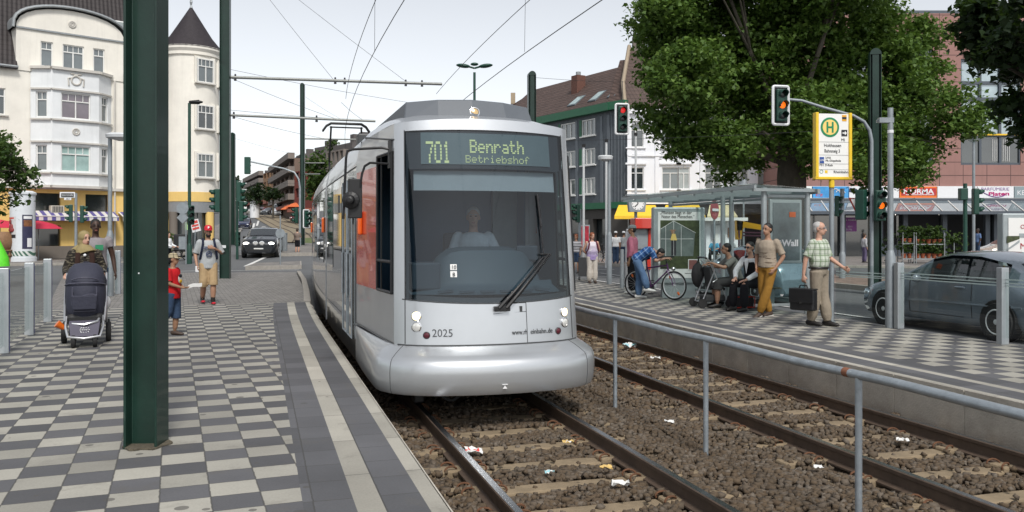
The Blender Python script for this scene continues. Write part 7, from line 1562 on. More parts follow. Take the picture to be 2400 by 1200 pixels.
mb=MB();mb.tube([P(.262*math.sin(a*1.45)/math.sin(1.45),-.215+.32*a*a,.845+.05*math.cos(a*1.5))for a in np.linspace(-1,1,15)],.010,6);mb.tube([P(.17*a,-.235+.12*a*a,.93+.04*(1-a*a))for a in np.linspace(-1,1,9)],.009,5);mb.tube([P(x,-.24+.02,z)for x,z in((-.15,.84),(-.155,.6),(-.13,.5),(.13,.5),(.155,.6),(.15,.84))],.009,5);mb.tube([P(.15*a,-.25,.72+.015*math.sin(a*3))for a in np.linspace(-1,1,8)],.008,5);mb.build('piping',mat('pram_piping',(.07,.07,.10),.6,var=0),hood)
mb=MB();mb.ext([P(-.15,-.225,.52),P(.15,-.225,.52),P(.165,-.245,.72),P(-.165,-.245,.72)],mx_@Vector((0,-.03,0)));mb.build('pocket',navy,hood,bevel=.02,seg=3)
mb=MB();mb.box(P(0,.12,.38),(.46,.55,.16),PY);mb.build('seat_tub',blk,th,bevel=.05,seg=3)
mb=MB();mb.ext([P(-.20,-.22,.34),P(.20,-.22,.34),P(.175,-.36,.155),P(-.175,-.36,.155)],mx_@Vector((0,.05,.03)));ft=mb.build('foot_cover',navy2,th,bevel=.03,seg=3)
mb=MB();
for a in np.linspace(0,6.28,13)[:-1]:c_=P(.055*math.cos(a),-.305-.01,.245+.038*math.sin(a));mb.tube([c_,c_+mx_@Vector((.016*math.cos(a*2),-.006,.012*math.sin(a*3)))],.006,4)
mb.text('***',.06,P(-.035,-.318,.222),mx_@Vector((1,0,0)),mx_@Vector((0,.6,.8)));mb.build('printed_emblem',plate_w,ft)
mb=MB();mb.tube([P(-.235,-.12,.42),P(-.235,-.25,.28),P(-.20,-.38,.16),P(0,-.40,.135),P(.20,-.38,.16),P(.235,-.25,.28),P(.235,-.12,.42)],.017,8);mb.tube([P(-.18,-.2,.33),P(0,-.27,.315),P(.16,-.22,.35),P(.19,-.1,.40)],.018,8)
for sg in(-1,1):mb.tube([P(sg*.25,-.2,.36),P(sg*.265,.1,.62),P(sg*.26,.5,1.0)],.015,8);mb.tube([P(sg*.265,.05,.56),P(sg*.27,.38,.2)],.014,8)
mb.build('frame',alum,th,smooth=True);mb=MB();mb.tube([P(-.26,.5,1.0),P(-.25,.53,1.03),P(.25,.53,1.03),P(.26,.5,1.0)],.019,8);mb.build('handle',blk,th,smooth=True)
mb=MB();mb.box(P(0,0,.22),(.40,.5,.13),PY);mb.build('basket',blk,th,bevel=.03)
for x,y,r,wd in((-.135,-.30,.095,.055),(.135,-.30,.095,.055),(-.29,.36,.145,.07),(.29,.36,.145,.07)):
 mb=MB();ax=mx_@Vector((1,0,0));rot=ax.to_track_quat('Z','Y').to_matrix();mb.lathe(P(x,y,r),[(r*.5,-wd/2),(r*.92,-wd/2),(r,-wd*.3),(r,wd*.3),(r*.92,wd/2),(r*.5,wd/2)],22,rot=rot);w_=mb.build('wheel',tyre,th,smooth=True);mb=MB();mb.lathe(P(x,y,r),[(r*.52,-wd*.4),(r*.52,wd*.4)],16,rot=rot);mb.build('rim',darkgrey,w_)
 mb=MB();mb.tube([P(x,y+.02,r),P(x*.95,y+.05,r*2+.03)],[.04,.03],8);mb.build('fork',blk,th,smooth=True)
mb=MB();mb.tube([P(-.36,.0,.32),P(-.27,.02,.25)],[.055,.035],10);mb.build('toy',reflo,th,smooth=True)
sc_=at(1664,18.3,0);PY=R(190);th=thing('stroller','light stroller with black bag held by the seated man in the shelter','stroller',sc_,PY);mx2=Matrix.Rotation(PY,3,'Z');P=lambda x,y,z:sc_+mx2@Vector((x,y,z))
mb=MB()
for sg in(-.2,.2):
 mb.tube([P(.15,sg,1.05),P(.05,sg,.95),P(-.02,sg,.8),P(.26,sg,.12)],.014,8);mb.tube([P(.08,sg,.95),P(-.08,sg,.6),P(-.34,sg,.1)],.014,8)
 mb.tube([P(-.08,sg,.6),P(.02,sg,.55)],.012,6)
mb.tube([P(.26,-.2,.13),P(.26,.2,.13)],.012,6);mb.tube([P(-.34,-.2,.11),P(-.34,.2,.11)],.012,6);mb.build('frame',alum,th,smooth=True);mb=MB();mb.tube([P(.15,-.21,1.05),P(.19,-.2,1.07),P(.19,.2,1.07),P(.15,.21,1.05)],.018,8);mb.build('handle',blk,th,smooth=True)
mb=MB();mb.ext([P(.10,-.19,.86),P(.02,-.19,.42),P(-.26,-.19,.36),P(-.28,-.19,.42),P(-.04,-.19,.5),P(.02,-.19,.88)],mx2@Vector((0,.38,0)));mb.build('seat',seatm,th,bevel=.02)
mb=MB();mb.box(P(-.05,0,.2),(.45,.36,.14),PY);mb.build('basket',seatm,th,bevel=.03)
for x,y in((.27,-.25),(.27,.25),(-.34,-.25),(-.34,.25)):
 ax=mx2@Vector((0,1,0));rot=ax.to_track_quat('Z','Y').to_matrix();mb=MB();mb.lathe(P(x,y,.10),[(.07,-.025),(.095,-.025),(.10,0),(.095,.025),(.07,.025)],20,rot=rot);w_=mb.build('wheel',tyre,th,smooth=True);mb=MB();
 for k in range(5):a=k*1.2566;mb.tube([P(x,y,.10),P(x+.065*math.cos(a),y,.10+.065*math.sin(a))],.013,5)
 mb.torus(P(x,y,.10),.07,.01,ax,18,5);mb.build('rim',alum,w_)
mb=MB();mb.ell(P(.17,-.26,.68),(.15,.10,.27),rot=mx2);mb.tube([P(.16,-.24,1.03),P(.24,-.28,.8)],.012,5);mb.tube([P(.16,-.24,1.03),P(.10,-.28,.8)],.012,5);one(mb,'shoulder_bag',mat('bag_black',(.012,.012,.014),.7,var=.2,bump=.3,bs=30),'black cloth bag hanging from the stroller handle','bag',smooth=True)
mb=MB();q=TS(9.75,15.9,.14);mb.box(q,(.5,.3,.27),R(16));rb=one(mb,'sports_bag',mat('bag_black2',(.02,.015,.018),.7,var=.2),'black bag with red edges on the ground between the seated man and mustard trousers','bag',bevel=.05,seg=3)
ROOTM[rb.name]=Matrix();mb=MB();
for z in(.03,.25):mb.tube([q+mx_*0@UP+TS(a,b,z-.14)-TS(0,0,0)for a,b in((-.25,-.155),(.25,-.155))],.014,5)
for x in(-.25,.25):mb.tube([q+TS(x,-.155,-.11),q+TS(x,-.155,.11)],.014,5)
mb.build('red_piping',redp,rb)
th=thing('handcart','dark upright cart with wheels beside the slim lamp post','cart',g(428,47));q=g(426,47);mb=MB();mb.box(q+UP*.95,(.75,.5,.95));mb.build('box',blk,th,bevel=.06);mb=MB();mb.box(q+Vector((.12,-.27,.95)),(.36,.03,.7));mb.build('panel',gpost,th);
for x in(-.2,.4):mb=MB();mb.torus(q+Vector((x,-.3,.3)),.28,.03,(0,1,0),22,6);mb.build('wheel',tyre,th)
#  PEOPLE
def skin(name,rgb):return mat(name,rgb,.5,var=.06,vs=20,spec=.4)
sk_light=skin('skin_light',(.50,.29,.21));sk_tan=skin('skin_tan',(.36,.20,.13));sk_olive=skin('skin_olive',(.30,.165,.10));sk_dark=skin('skin_dark',(.055,.028,.019))
def cloth(name,rgb,var=.14,vs=9):return mat(name,rgb,.85,var=var,vs=vs,bump=.45,bs=16,spec=.2)
eyew=mat('eye_dark',(.02,.015,.012),.2,var=0);lipm=mat('lips',(.30,.10,.08),.5,var=0);hairb=mat('hair_black',(.010,.009,.009),.6,var=.3,vs=40);hairbr=mat('hair_brown',(.045,.025,.015),.6,var=.3,vs=40);hairred=mat('hair_red',(.20,.055,.018),.6,var=.3,vs=40);hairgrey=mat('hair_grey',(.42,.41,.40),.7,var=.25,vs=40)
def chain_at(pts,t):
 pts=[Vector(q)for q in pts];Ls=[(b-a).length for a,b in zip(pts,pts[1:])];d=t*sum(Ls)
 for a,b,L in zip(pts,pts[1:],Ls):
  if d<=L:return a.lerp(b,d/L)
  d-=L
 return pts[-1]
def chain_to(pts,t0,t1,n):return[chain_at(pts,lerp(t0,t1,i/n))for i in range(n+1)]
def remesh(mb,name,voxel,mats,parent,smooth_it=2):
 me=mb.mesh(name+'_raw');ob=bpy.data.objects.new(name+'_raw',me);COL.objects.link(ob);md=ob.modifiers.new('r','REMESH');md.mode='VOXEL';md.voxel_size=voxel
 dg=bpy.context.evaluated_depsgraph_get();ev=ob.evaluated_get(dg);nm=bpy.data.meshes.new_from_object(ev);bpy.data.objects.remove(ob);bpy.data.meshes.remove(me)
 bm=bmesh.new();bm.from_mesh(nm)
 for _ in range(smooth_it):bmesh.ops.smooth_vert(bm,verts=bm.verts,factor=.5,use_axis_x=True,use_axis_y=True,use_axis_z=True)
 bm.to_mesh(nm);bm.free();nm.name=name;nm.materials.clear();return finish(nm,name,mats,parent,smooth=True,sharp=180)
def hand(mb,wr,d,nrm,side,curl=.5,k=1.0):
 wr,d,nrm=Vector(wr),Vector(d).normalized(),Vector(nrm);nrm=(nrm-d*nrm.dot(d)).normalized();s=d.cross(nrm)*side
 mb.tube([wr-d*.03*k,wr+d*.015*k,wr+d*.055*k,wr+d*.095*k],[(.026*k,.021*k),(.03*k,.019*k),(.041*k,.017*k),(.038*k,.014*k)],10,side=s)
 for i,(o,L)in enumerate(((-.033,.068),(-.011,.078),(.011,.073),(.033,.056))):
  q=wr+d*.088*k+s*(o*k);dd=(d+s*(o*1.2)).normalized();P=[q-dd*.02*k,q];a=0
  for j,f in enumerate((.42,.33,.25)):a+=curl*(.5 if j==0 else .75);P.append(P[-1]+(dd*math.cos(a)+nrm*math.sin(a))*(L*f*k))
  mb.tube(P,[.0105*k,.0105*k,.0095*k,.009*k,.007*k],8)
 q=wr+d*.03*k-s*(.026*k);t=(-s*.75+d*.75+nrm*.35).normalized();t2=(-s*.25+d*.9+nrm*.5*(1+curl)).normalized();mb.tube([q,q+t*.035*k,q+t*.035*k+t2*.03*k,q+t*.035*k+t2*.052*k],[.014*k,.0125*k,.0105*k,.008*k],8)
def person(label,loc,rel,H=1.75,pose=None,skinm=sk_light,top=None,bottom=None,shoes=None,hair=None,hairkind='short',sleeve=.45,sleeve_m=None,leg=1.0,hem=.86,fat=1.0,vox=.012,head_yaw=0,head_pitch=0,lean=0,group=None,female=False,shoe_h=.0,width=1.0,sleeves=True,face=True,sole=None,beard=None,loose=1.0,tight_neck=False):
 loc=Vector(loc);yaw=-math.atan2(loc.x,loc.y)+R(rel);k=H/1.75;M4=Matrix.Translation(loc)@Matrix.Rotation(yaw,4,'Z')@Matrix.Scale(k,4);M3=M4 .to_3x3()
 th=thing('person',label,'person',loc,yaw,group);J=dict(pelvis=(0,0,.95),chest=(0,0,1.28),neck=(0,.015,1.455),head=(0,-.01,1.625))
 for s,n in((1,'L'),(-1,'R')):J.update({'sh'+n:(s*.178*width,.01,1.40),'el'+n:(s*.225,.03,1.12),'wr'+n:(s*.225,-.05,.87),'hip'+n:(s*.09,0,.92),'kn'+n:(s*.10,-.015,.50),'an'+n:(s*.10,.02,.085)})
 if lean:
  pv=Vector(J['pelvis']);rm=Matrix.Rotation(R(lean),3,'X')
  for q in('chest','neck','head','shL','shR','elL','elR','wrL','wrR'):J[q]=tuple(pv+rm@(Vector(J[q])-pv))
 pose=dict(pose or{});toes={n:pose.pop('toe'+n,(0,-1,0))for n in 'LR'};hn={n:pose.pop('hand'+n,None)for n in 'LR'};curl=pose.pop('curl',.45);J.update(pose);J={a:Vector(b)for a,b in J.items()}
 W=lambda v:M4@Vector(v)
 up0=(J['chest']-J['pelvis']).normalized();latv=(J['shL']-J['shR']).normalized();lath=(J['hipL']-J['hipR']).normalized();f_=fat
 def spine(t):
  return J['pelvis'].lerp(J['chest'],t)if t<=1 else J['chest'].lerp(J['neck'],t-1)
 bust=.018 if female else 0
 TR=[(-.28,.150,.105),(-.1,.168*(1.03 if female else 1),.118),(.12,.165,.115),(.45,.138*f_ if female else .148*f_,.102*f_**1.3),(.8,.150*f_**.5,.112+bust),(1.05,.168,.118+bust),(1.4,.163*width,.106),(1.66,.150*width,.09),(1.86,.085,.068),(2.0,.058,.056)]
 def torso(mb,off,t0,t1,neck=True):
  pts,rr=[],[]
  for t,rx,ry in TR:
   if t<t0-1e-6 or t>t1+1e-6:continue
   q=spine(t)if t>=0 else J['pelvis']+(J['pelvis']-J['chest']).normalized()*(-t*.33);lat_=lath.lerp(latv,max(0,min(1,t/1.2)));pts.append(q);rr.append((rx+off,ry+off))
  sd=latv if t0>.2 else lath
  mb.tube([W(q)for q in pts],[(a*k,b*k)for a,b in rr],16,side=M3@sd)
 arms={n:[J['sh'+n],J['el'+n],J['wr'+n]]for n in 'LR'};legs={n:[J['hip'+n],J['kn'+n],J['an'+n]]for n in 'LR'}
 ar=lambda t:lerp(.052,.043,t/.5)if t<.5 else lerp(.044,.027,(t-.5)/.5);lr=lambda t:lerp(.088,.056,t/.5)if t<.5 else(.056-.0*t+.010*math.sin((t-.5)*2*math.pi)if t<.99 else .040)-.014*max(0,(t-.7)/.3)
 body=MB();torso(body,0,-.3,2.0)
 for n,s in(('L',1),('R',-1)):
  P=chain_to(arms[n],0,1,8);body.tube([W(q)for q in P],[ar(i/8)*k for i in range(9)],10);body.ell(W(arms[n][0]),(.056*k,)*3)
  P=chain_to(legs[n],0,1,10);body.tube([W(q)for q in P],[lr(i/10)*k for i in range(11)],12)
  tv=Vector(toes[n]).normalized();a=J['an'+n];body.tube([W(a-tv*.05+Vector((0,0,-.045))),W(a+tv*.05-Vector((0,0,.04))),W(a+tv*.16-Vector((0,0,.058)))],[.035*k,.038*k,.028*k],8)
  d=hn[n][0]if hn[n]else(J['wr'+n]-J['el'+n]);nr=hn[n][1]if hn[n]else Vector((-s,0,0));body_n=Vector(nr);hand(body,W(J['wr'+n]),M3@Vector(d),M3@body_n,s,curl,k)
 Hd=Matrix.Rotation(R(lean*.55+0),3,'X')if lean else Matrix.Identity(3);Hm=M3 .normalized()@Hd@Matrix.Rotation(R(head_yaw),3,'Z')@Matrix.Rotation(R(head_pitch),3,'X');hc=W(J['head']);Q=lambda x,y,z:hc+Hm@Vector((x*k,y*k,z*k))
 body.tube([W(J['neck']-(J['neck']-J['chest']).normalized()*.05),hc+(W(J['neck'])-hc)*.35],[.056*k,.05*k],10)
 body.ell(Q(0,.008,.03),(.074*k,.095*k,.09*k),14,10,rot=Hm);body.ell(Q(0,-.022,-.045),(.056*k,.066*k,.068*k),12,8,rot=Hm);body.ell(Q(0,-.062,-.085),(.026*k,.024*k,.02*k),8,6,rot=Hm)
 if face:
  body.tube([Q(0,-.085,.022),Q(0,-.098,-.012),Q(0,-.108,-.03),Q(0,-.088,-.042)],[.009*k,.012*k,.016*k,.012*k],8)
  for s in(-1,1):body.ell(Q(s*.076,.012,-.005),(.012*k,.02*k,.033*k),8,6,rot=Hm)
 bo=remesh(body,'body',vox,[skinm],th)
 if face:
  for s in(-1,1):
   mb=MB();mb.ell(Q(s*.03,-.081,.012),(.014*k,.009*k,.007*k),8,6,rot=Hm);mb.build('eye',eyew,th,smooth=True)
   mb=MB();mb.ell(Q(s*.031,-.086,.032),(.021*k,.008*k,.005*k),8,6,rot=Hm);mb.build('eyebrow',hair or hairb,th,smooth=True)
  mb=MB();mb.ell(Q(0,-.088,-.066),(.024*k,.008*k,.007*k),8,6,rot=Hm);mb.build('mouth',lipm,th,smooth=True)
 if beard:mb=MB();mb.ell(Q(0,-.03,-.075),(.058*k,.064*k,.052*k),12,8,rot=Hm);mb.build('beard',beard,th,smooth=True)
 if hair and hairkind!='none':
  mb=MB()
  if hairkind=='short':mb.ell(Q(0,.022,.052),(.081*k,.094*k,.082*k),16,10,rot=Hm);mb.ell(Q(0,.05,.0),(.072*k,.062*k,.075*k),12,8,rot=Hm)
  elif hairkind=='bob':mb.ell(Q(0,.022,.045),(.092*k,.100*k,.095*k),16,10,rot=Hm);mb.ell(Q(0,.045,-.03),(.092*k,.072*k,.10*k),14,8,rot=Hm)
  elif hairkind=='thin':mb.ell(Q(0,.030,.045),(.080*k,.090*k,.080*k),16,10,rot=Hm);mb.ell(Q(0,.055,.0),(.074*k,.058*k,.08*k),12,8,rot=Hm)
  remesh(mb,'hair',max(vox,.011),[hair],th,1)
 if top:
  mb=MB();torso(mb,.020*loose,-.1 if hem<.9 else .12,1.86 if not tight_neck else 2.0)
  if hem<.84:q=J['pelvis']+(J['pelvis']-J['chest']).normalized()*.15;mb.tube([W(J['pelvis']),W(q)],[(.188*k,.140*k),(.186*k,.135*k)],16,side=M3@lath)
  if sleeves:
   for n in 'LR':
    P=chain_to(arms[n],-.0,sleeve,7);rr=[(ar(sleeve*i/7)+.016*loose+(.008 if i==7 and sleeve<.6 else 0))*k for i in range(8)];mb.tube([W(q)for q in P],rr,12);mb.ell(W(arms[n][0]),(.062*k,)*3)
  remesh(mb,'shirt',vox*1.1,[top],th)
 if bottom:
  mb=MB();torso(mb,.010,-.3,.13)
  for n in 'LR':
   P=chain_to(legs[n],0,leg,9);rr=[(lr(leg*i/9)+.014+(.018*(i/9)if leg<.7 else .016*max(0,i/9-.3)))*loose**.5*k for i in range(10)];mb.tube([W(q)for q in P],rr,12)
  remesh(mb,'trousers',vox*1.1,[bottom],th)
 if shoes:
  for n in 'LR':
   tv=Vector(toes[n]).normalized();a=J['an'+n];sd=tv.cross(Vector((0,0,1)));dz=Vector((0,0,-.04));mb=MB()
   pts=[a-tv*.085+dz,a-tv*.06+dz*.8,a+tv*.02+dz*.75,a+tv*.10+dz*1.15,a+tv*.17+dz*1.3,a+tv*.20+dz*1.45];mb.tube([W(q)for q in pts],[(.026*k,.03*k),(.040*k,.048*k),(.043*k,.05*k),(.048*k,.036*k),(.042*k,.028*k),(.022*k,.018*k)],12,side=M3@sd)
   if shoe_h:mb.tube([W(a+dz*.5),W(a+Vector((0,0,shoe_h)))],[.052*k,.050*k],10)
   o=mb.build('shoe',shoes,th,smooth=True)
   if sole:mb=MB();mb.tube([W(q+Vector((0,0,-.032)))for q in(a-tv*.09+dz,a+tv*.02+dz,a+tv*.19+dz*1.1)],[(.04*k,.012*k),(.045*k,.012*k),(.04*k,.011*k)],10,side=M3@sd);mb.build('sole',sole,o,smooth=True)
 return th,W,Q,J,Hm,k,M3
def cap(Pn,m_,brim=True,fwd=0,name='cap',ht=.085,brim_len=.085,nearm=None):
 th,W,Q,J,Hm,k,M3=Pn;mb=MB();vs=[];n=18;c=Q(0,.01,.045)
 prof=[(1.0,0),(.99,.35),(.86,.75),(.5,.97),(.03,1.02)]
 vs=[c+Hm@Vector((.088*k*r_*math.cos(a),.105*k*r_*math.sin(a),ht*k*z))for r_,z in prof for a in[2*math.pi*i/n for i in range(n)]]
 mb.add(vs,[(j*n+i,j*n+(i+1)%n,(j+1)*n+(i+1)%n,(j+1)*n+i)for j in range(4)for i in range(n)]+[tuple(range(4*n,5*n)),tuple(range(n-1,-1,-1))])
 o=mb.build(name,m_,th,smooth=True)
 if brim:
  mb=MB();F2=Matrix.Rotation(R(fwd),3,'Z');A=[c+Hm@F2@Vector((.086*k*math.sin(a),-.100*k*math.cos(a),.002))for a in np.linspace(-1.2,1.2,11)];B_=[c+Hm@F2@Vector((.088*k*math.sin(a),(-.100*math.cos(a)-brim_len*math.cos(a*.9)**.6)*k,-.014*k))for a in np.linspace(-1.2,1.2,11)];vs=A+B_;mb.add(vs,[(i,i+1,i+12,i+11)for i in range(10)]);b=mb.build('brim',m_,o,smooth=True);b.modifiers.new('thickness','SOLIDIFY').thickness=.006
 return o
def foot(px,py,z=0.0):Y=(1.6-z)*2000/(py-545);return at(px,Y,z)
def plaid(name,base,bands,dirv):
 """bands: (colour, frequency, width, axis, phase)"""
 m=cloth(name,base,.06);n,p=nodes(m);tc=n.nodes.new('ShaderNodeTexCoord');sp=n.nodes.new('ShaderNodeSeparateXYZ');n.links.new(tc.outputs['Object'],sp.inputs[0]);c=basecol(m)
 h=mth(n,'ADD',mth(n,'MULTIPLY',sp.outputs[0],dirv[0]),mth(n,'MULTIPLY',sp.outputs[1],dirv[1]))
 if len(dirv)>2:h=mth(n,'ADD',h,mth(n,'MULTIPLY',sp.outputs[2],dirv[2]));vv=mth(n,'ADD',mth(n,'MULTIPLY',sp.outputs[2],dirv[3]),mth(n,'MULTIPLY',sp.outputs[0],dirv[4]))
 else:vv=sp.outputs[2]
 for col_,fr,wd,ax,ph in bands:
  f=mth(n,'FRACT',mth(n,'ADD',mth(n,'MULTIPLY',vv if ax=='z' else h,fr),ph));c=mixc(n,mth(n,'MULTIPLY',mth(n,'LESS_THAN',f,wd),.62),c,col_)
 n.links.new(c,p.inputs['Base Color']);return m
black_tr=cloth('trousers_black',(.012,.012,.015));jeans=cloth('jeans_blue',(.085,.15,.26),.3,5);jeans_d=cloth('jeans_dark',(.035,.06,.11),.3,6);shoe_b=mat('shoe_black',(.015,.013,.012),.5,var=.1);shoe_w=mat('shoe_white',(.62,.62,.60),.6,var=.1);khaki=cloth('khaki',(.42,.30,.17));greytee=cloth('tee_grey',(.38,.40,.41));solew=mat('sole_white',(.55,.53,.5),.7,var=.1);shoe_br=mat('shoe_brown',(.06,.04,.03),.6,var=.2)
VOX=.012
#  left: woman with pushchair
loc=at(199,13.0,0);jk=cloth('jacket_streaked',(.022,.019,.016),.1);n,p=nodes(jk);tc=n.nodes.new('ShaderNodeTexCoord');mp=n.nodes.new('ShaderNodeMapping');mp.inputs['Scale'].default_value=(9,9,34);mp.inputs['Rotation'].default_value=(0,.5,0);n.links.new(tc.outputs['Object'],mp.inputs[0]);sf=mth(n,'GREATER_THAN',noise(n,mp.outputs[0],1.6,2),.57);n.links.new(mixc(n,mth(n,'MULTIPLY',sf,.8),basecol(jk),(.16,.14,.10)),p.inputs['Base Color'])
Pn=person('woman in beige headscarf and dark patterned jacket pushing the navy pushchair',loc,0,1.62,dict(elL=(.27,.02,1.14),wrL=(.27,-.36,1.05),elR=(-.27,.02,1.14),wrR=(-.27,-.36,1.05),handL=((0,-1,-.2),(0,0,-1)),handR=((0,-1,-.2),(0,0,-1)),curl=.9,knL=(.1,-.12,.5),anL=(.1,.0,.1)),sk_light,jk,black_tr,shoe_b,hairbr,'none',sleeve=.97,hem=.8,female=True,head_yaw=28,fat=1.15,loose=1.3,vox=VOX)
th,W,Q,J,Hm,k,M3=Pn;scarf=cloth('headscarf_beige',(.27,.215,.105),.12,14);mb=MB();mb.ell(Q(0,.025,.035),(.094*k,.104*k,.105*k),18,12,rot=Hm);mb.ell(Q(0,.04,-.05),(.092*k,.082*k,.10*k),16,10,rot=Hm);mb.ell(Q(0,-.015,-.128),(.075*k,.085*k,.045*k),14,8,rot=Hm);mb.tube([W((0,.0,1.52)),W((0,-.01,1.45)),W((0.02,-.03,1.38))],[(.085*k,.085*k),(.14*k,.12*k),(.165*k,.13*k)],14,side=M3@Vector((1,0,0)));mb.tube([W((-.08,.05,1.5)),W((-.2,.06,1.40)),W((-.26,.05,1.33))],[.05*k,.045*k,.015*k],8);remesh(mb,'headscarf',.012,[scarf],th)
for sx in(-.10,.10):mb=MB();mb.tube([W((sx,-.12,1.40)),W((sx*1.1,-.17,1.2)),W((sx*1.1,-.16,.98))],[(.035,.012)]*3,8,side=M3@Vector((1,0,0)));mb.build('vest_band',cloth('vest_brown',(.035,.018,.014)),th,smooth=True)
mb=MB();mb.ell(W((.0,-.17,1.36)),(.022,)*3);mb.build('brooch',plate_w,th)
mb=MB();mb.ell(at(246,12.7,.56),(.08,.08,.11));one(mb,'plastic_bag',plate_w,'small white and blue bag dangling from the right of the pushchair','bag',smooth=True)
#  black man behind her
gt=cloth('tee_mauve_grey',(.24,.22,.23));Pn=person('tall man in grey sleeveless shirt walking behind the woman with the pushchair',at(224,15.2,0),6,1.84,dict(elL=(.275,.04,1.10),wrL=(.30,-.03,.85)),sk_dark,gt,jeans_d,shoe_b,hairb,'short',sleeve=.22,hem=.8,vox=VOX,loose=1.25,width=1.08)
th,W,Q,J,Hm,k,M3=Pn;mb=MB();mb.box(W((.04,-.152,1.27)),(.12*k,.02,.09*k),Matrix.Rotation(0,3,'Z')@M3 .normalized());mb.build('shirt_print',mat('print_green',(.02,.22,.10),.6,var=.3,vs=20),th)
#  boy in red
redtee=cloth('tee_red',(.48,.015,.02));bl=foot(406,787);Pn=person('small boy in red shirt, checked cap and denim knee pants',bl,62,1.27,dict(elL=(.20,.0,1.13),wrL=(.08,-.20,1.02),elR=(-.22,-.03,1.12),wrR=(-.09,-.26,1.03),knL=(.10,-.02,.5),anL=(.10,.02,.085),knR=(-.10,.06,.50),anR=(-.10,.34,.30),handL=((-.3,-1,0),(0,0,1)),handR=((.4,-1,0),(0,0,1)),curl=.8,toeR=(0,-.5,-1)),sk_olive,redtee,jeans_d,shoe_br,hairb,'short',sleeve=.42,leg=.66,hem=.82,vox=.011,loose=1.3,head_yaw=10,fat=1.1)
capm=plaid('cap_checked',(.42,.36,.24),[((.06,.05,.035),16,.22,'z',0),((.06,.05,.035),14,.2,'h',0)],(.8,.6));cap(Pn,capm,ht=.10,brim_len=.08);th,W,Q,J,Hm,k,M3=Pn
mb=MB();mb.ell(W((.03,-.142,1.22)),(.062,.012,.075),rot=M3 .normalized());mb.build('shirt_print',mat('print_white',(.6,.6,.56),.7,var=.1),th,smooth=True);mb=MB();mb.ell(W((.02,-.150,1.28)),(.05,.012,.03),rot=M3 .normalized());mb.build('shirt_print',inkb,th,smooth=True);mb=MB();mb.ell(W((.03,-.155,1.165)),(.04,.012,.03),rot=M3 .normalized());mb.build('shirt_print',mat('print_yellow',(.6,.36,.03),.7),th,smooth=True)
q0=W((-.05,-.36,1.05));mb=MB();mb.grid(lambda u,v:q0+Vector((.22*u+.0,-.02*u,.05*u+.055*v-.03+.012*math.sin(u*5))),5,2);o=mb.build('paper',MATS['litter_paper']);o.modifiers.new('thickness','SOLIDIFY').thickness=.004;tag(o,'folded white paper held in the hands of the boy in red','paper')
#  man with the red cap
rl=foot(488,713);Pn=person('young man in red baseball cap, grey printed shirt and khaki shorts walking forward',rl,6,1.74,dict(elL=(.30,.02,1.14),wrL=(.10,-.20,1.26),elR=(-.27,.05,1.12),wrR=(-.25,-.10,.88),handL=((-1,-.1,.25),(0,1,0)),knL=(.10,-.08,.5),anL=(.095,-.06,.085),knR=(-.10,-.03,.5),anR=(-.10,.20,.11),curl=.8),sk_tan,greytee,khaki,None,hairb,'short',sleeve=.46,leg=.58,hem=.8,vox=VOX,loose=1.25,beard=hairb,fat=1.08)
th,W,Q,J,Hm,k,M3=Pn;rc=mat('cap_red',(.52,.012,.03),.6,var=.06);cp=cap(Pn,rc,ht=.11,brim_len=.07);mb=MB();mb.text('P',.06,Q(-.02,-.113,.075),Hm@Vector((1,0,0)),Hm@Vector((0,.2,1)),bold=.004,depth=.004);mb.build('cap_letter',plate_w,cp)
for n_ in 'LR':
 a=J['an'+n_];mb=MB();mb.tube([W(a+Vector((0,.08,-.04))),W(a+Vector((0,.03,-.03))),W(a+Vector((0,-.08,-.045))),W(a+Vector((0,-.19,-.055)))],[(.03,.035),(.045,.055),(.048,.042),(.035,.026)],12,side=M3@Vector((1,0,0)));mb.tube([W(a-Vector((0,0,.02))),W(a+Vector((0,0,.075)))],[.05,.052],10);sh=mb.build('shoe',shoe_b,th,smooth=True);mb=MB();mb.ell(W(a+Vector((0,-.15,-.05))),(.046,.075,.028),rot=M3 .normalized());mb.ell(W(a+Vector((.0,-.03,-.066))),(.052,.13,.017),rot=M3 .normalized());mb.build('red_trim',rc,sh,smooth=True);mb=MB();mb.tube([W(a+Vector((0,0,.05))),W(a+Vector((0,0,.13)))],[.046,.044],10);mb.build('sock',shoe_w,sh,smooth=True)
mb=MB();Xd,Ud=M3 .normalized()@Vector((1,0,0)),UP;mb.text('GENUINE',.075,W((-.125,-.168,1.245)),Xd,Ud,width=.23,bold=.003,depth=.006);mb.torus(W((0,-.165,1.13)),.055,.011,M3@Vector((0,1,0)),16,5);mb.tube([W((-.04,-.17,1.11)),W((.0,-.172,1.14)),W((.045,-.17,1.12))],.012,5);mb.build('shirt_print',mat('print_navy',(.04,.055,.12),.7,var=.1),th)
bp=cloth('backpack_navy',(.015,.02,.04));mb=MB()
for s in(-1,1):mb.tube([W((s*.11,.08,1.45)),W((s*.115,-.03,1.475)),W((s*.125,-.135,1.36)),W((s*.155,-.15,1.2)),W((s*.18,-.08,1.02)),W((s*.15,.1,.98))],[(.028,.010)]*6,8,side=M3@Vector((1,0,0)))
mb.box(W((0,.22,1.2)),(.3,.16,.46),Matrix(M3 .normalized()));bpo=one(mb,'backpack',bp,'navy backpack worn by the man in the red cap','backpack',bevel=.03)
mb=MB();mb.box(W((-.25,-.16,.80)),(.07,.012,.13),M3 .normalized());one(mb,'phone',plate_w,'pale phone held low by the man in the red cap','phone',bevel=.004)
